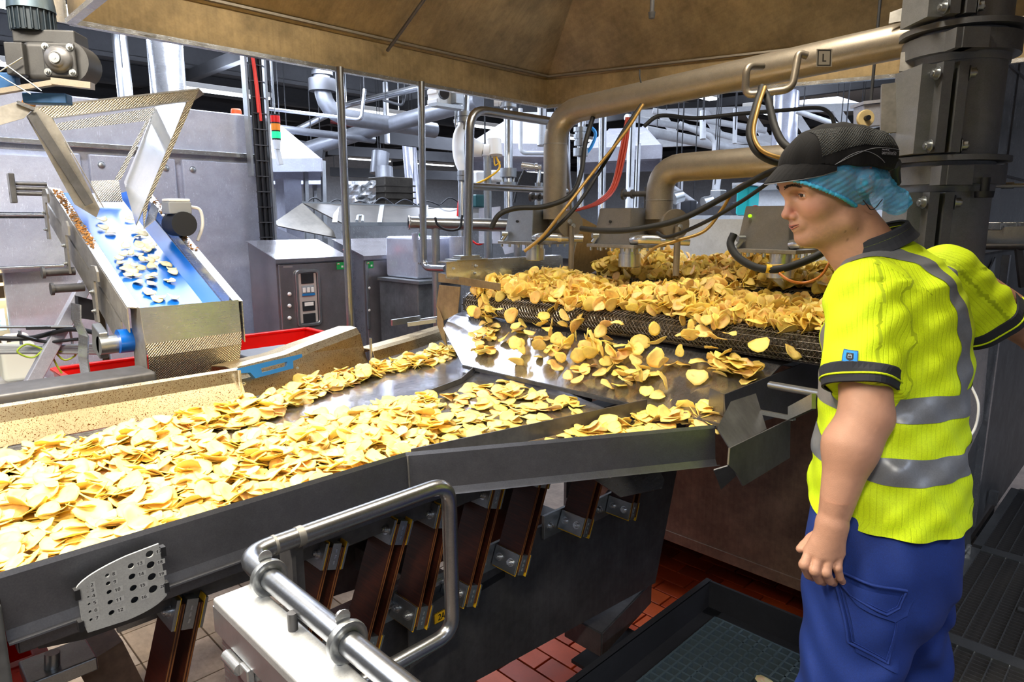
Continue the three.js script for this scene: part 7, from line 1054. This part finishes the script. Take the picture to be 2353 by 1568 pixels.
  obj('stitch_line', sweep(Array.from({ length: 20 }, (_, i) => { const t = i / 19; return capPt(-.081 + t * .11, .053 + .027 * Math.sin(t * 3.0)); }), .0007, 5), thread, capM);
  { // lettering on the side
    const tx = paint(512, 160, (x, w, h) => { x.fillStyle = '#040408'; x.fillRect(0, 0, w, h); x.fillStyle = '#c9ccd6'; x.font = 'bold 44px sans-serif'; x.fillText('HardCap', 24, 50); x.font = '92px sans-serif'; x.fillText('aerolite50', 8, 134); x.font = '50px sans-serif'; x.fillText('°', 470, 80); });
    const rows = [], uv = []; const n = 10, P = [], N = [], U = []; const pt = (i, j) => capPt(.018 + i / n * .056, .0715 + (j / 3) * .0165).add(V(0, 0, .0006)); for (let i = 0; i < n; i++) for (let j = 0; j < 3; j++) { const q = [[i, j], [i + 1, j], [i, j + 1], [i + 1, j], [i + 1, j + 1], [i, j + 1]]; for (const [a, b] of q) { const p = pt(a, b); P.push(p.x, p.y, p.z); U.push(a / n, b / 3); } } const g = new THREE.BufferGeometry(); g.setAttribute('position', new THREE.Float32BufferAttribute(P, 3)); g.setAttribute('uv', new THREE.Float32BufferAttribute(U, 2)); g.computeVertexNormals(); obj('cap_lettering', g, std({ map: tx, roughness: .8 }), capM, true);
  }
  const brimRow = k => Array.from({ length: 19 }, (_, i) => { const a = (i / 18 - .5) * 2.3, w = Math.pow(Math.max(0, Math.cos(a / 1.15 * Math.PI / 2)), .6); return fromHead(-.026 - .123 * Math.cos(a) - .036 * w * k, .056 - .012 * Math.pow(a, 2) * .4 - (.034 * k + .006 * k * k) * (.25 + .75 * w), .098 * Math.sin(a) * (1 - .06 * k * w)); });
  obj('peak', sheet([0, .33, .66, 1].map(k => brimRow(k).reverse()), .004), navyCap, capM);
  obj('peak_piping', sweep(brimRow(1.02), .0015, 6), thread, capM);
  obj('back_strap', [sweep([fromHead(.085, .06, .05), fromHead(.105, .045, .02), fromHead(.128, .02, -.005)], .011, 8), sweep([fromHead(.075, .055, .06), fromHead(.1, .052, .0), fromHead(.075, .055, -.06)], .009, 8)], M.black, capM);
  // small things on him
  obj('cord', sweep(new THREE.CatmullRomCurve3([[-.01, -.022, .089], [.006, -.032, .08], [.02, -.042, .074], [.03, -.04, .072], [.045, -.02, .074]].map(q => fromHead(...q))).getPoints(20), .0011, 5), M.black, who);
  obj('ear_plug', hg(new THREE.SphereGeometry(.006, 12, 8).translate(-.007, .014, .086)), std({ color: 0x5fc4e6, roughness: .5 }), who);
  { // sleeve badge
    const tx = paint(128, 160, (x, w, h) => { x.fillStyle = '#1686d6'; x.fillRect(0, 0, w, h); x.strokeStyle = '#0d4f86'; x.lineWidth = 8; x.strokeRect(4, 4, w - 8, h - 8); x.fillStyle = '#12161e'; x.beginPath(); x.moveTo(34, 26); x.lineTo(94, 26); x.lineTo(94, 70); x.quadraticCurveTo(92, 88, 64, 96); x.quadraticCurveTo(36, 88, 34, 70); x.closePath(); x.fill(); x.strokeStyle = '#9fb2c4'; x.lineWidth = 4; x.strokeRect(50, 48, 28, 20); x.beginPath(); x.arc(64, 48, 12, Math.PI, 0); x.stroke(); });
    const n = 5, P = [], U = []; const pt = (i, j) => { const ph = -.72 + (i / n - .5) * .36, y = L(1952, 828, 1.32).y + (j / n - .5) * .033, kk = (y - sl.a.y) / (sl.b.y - sl.a.y), ax = sl.a.clone().lerp(sl.b, kk); let r = .12; for (let q = 0; q < 90; q++) { const d = shirtF(ax.x + Math.sin(ph) * r, y, ax.z + Math.cos(ph) * r); if (d < .0006 || r < .03) break; r -= Math.max(.0005, Math.min(d, .03) * .6); } r += .0022; return V(ax.x + Math.sin(ph) * r, y, ax.z + Math.cos(ph) * r); };
    for (let i = 0; i < n; i++) for (let j = 0; j < n; j++) for (const [a, b] of [[i, j], [i + 1, j], [i, j + 1], [i + 1, j], [i + 1, j + 1], [i, j + 1]]) { const p = pt(a, b); P.push(p.x, p.y, p.z); U.push(a / n, b / n); }
    const g = new THREE.BufferGeometry(); g.setAttribute('position', new THREE.Float32BufferAttribute(P, 3)); g.setAttribute('uv', new THREE.Float32BufferAttribute(U, 2)); g.computeVertexNormals(); obj('sleeve_badge', g, std({ map: tx, roughness: .7 }), shirtM, true);
  }
  // fingernails
  fingers.forEach(f => { const d = f[3].clone().sub(f[2]).normalize(); obj('fingernail', new THREE.SphereGeometry(.0055, 8, 6).scale(.9, .9, .45).translate(f[3].x - .001, f[3].y, f[3].z + f[4] * .55), std({ color: 0xd9a594, roughness: .3 }), who); });
}
renderer.render(scene, camera);
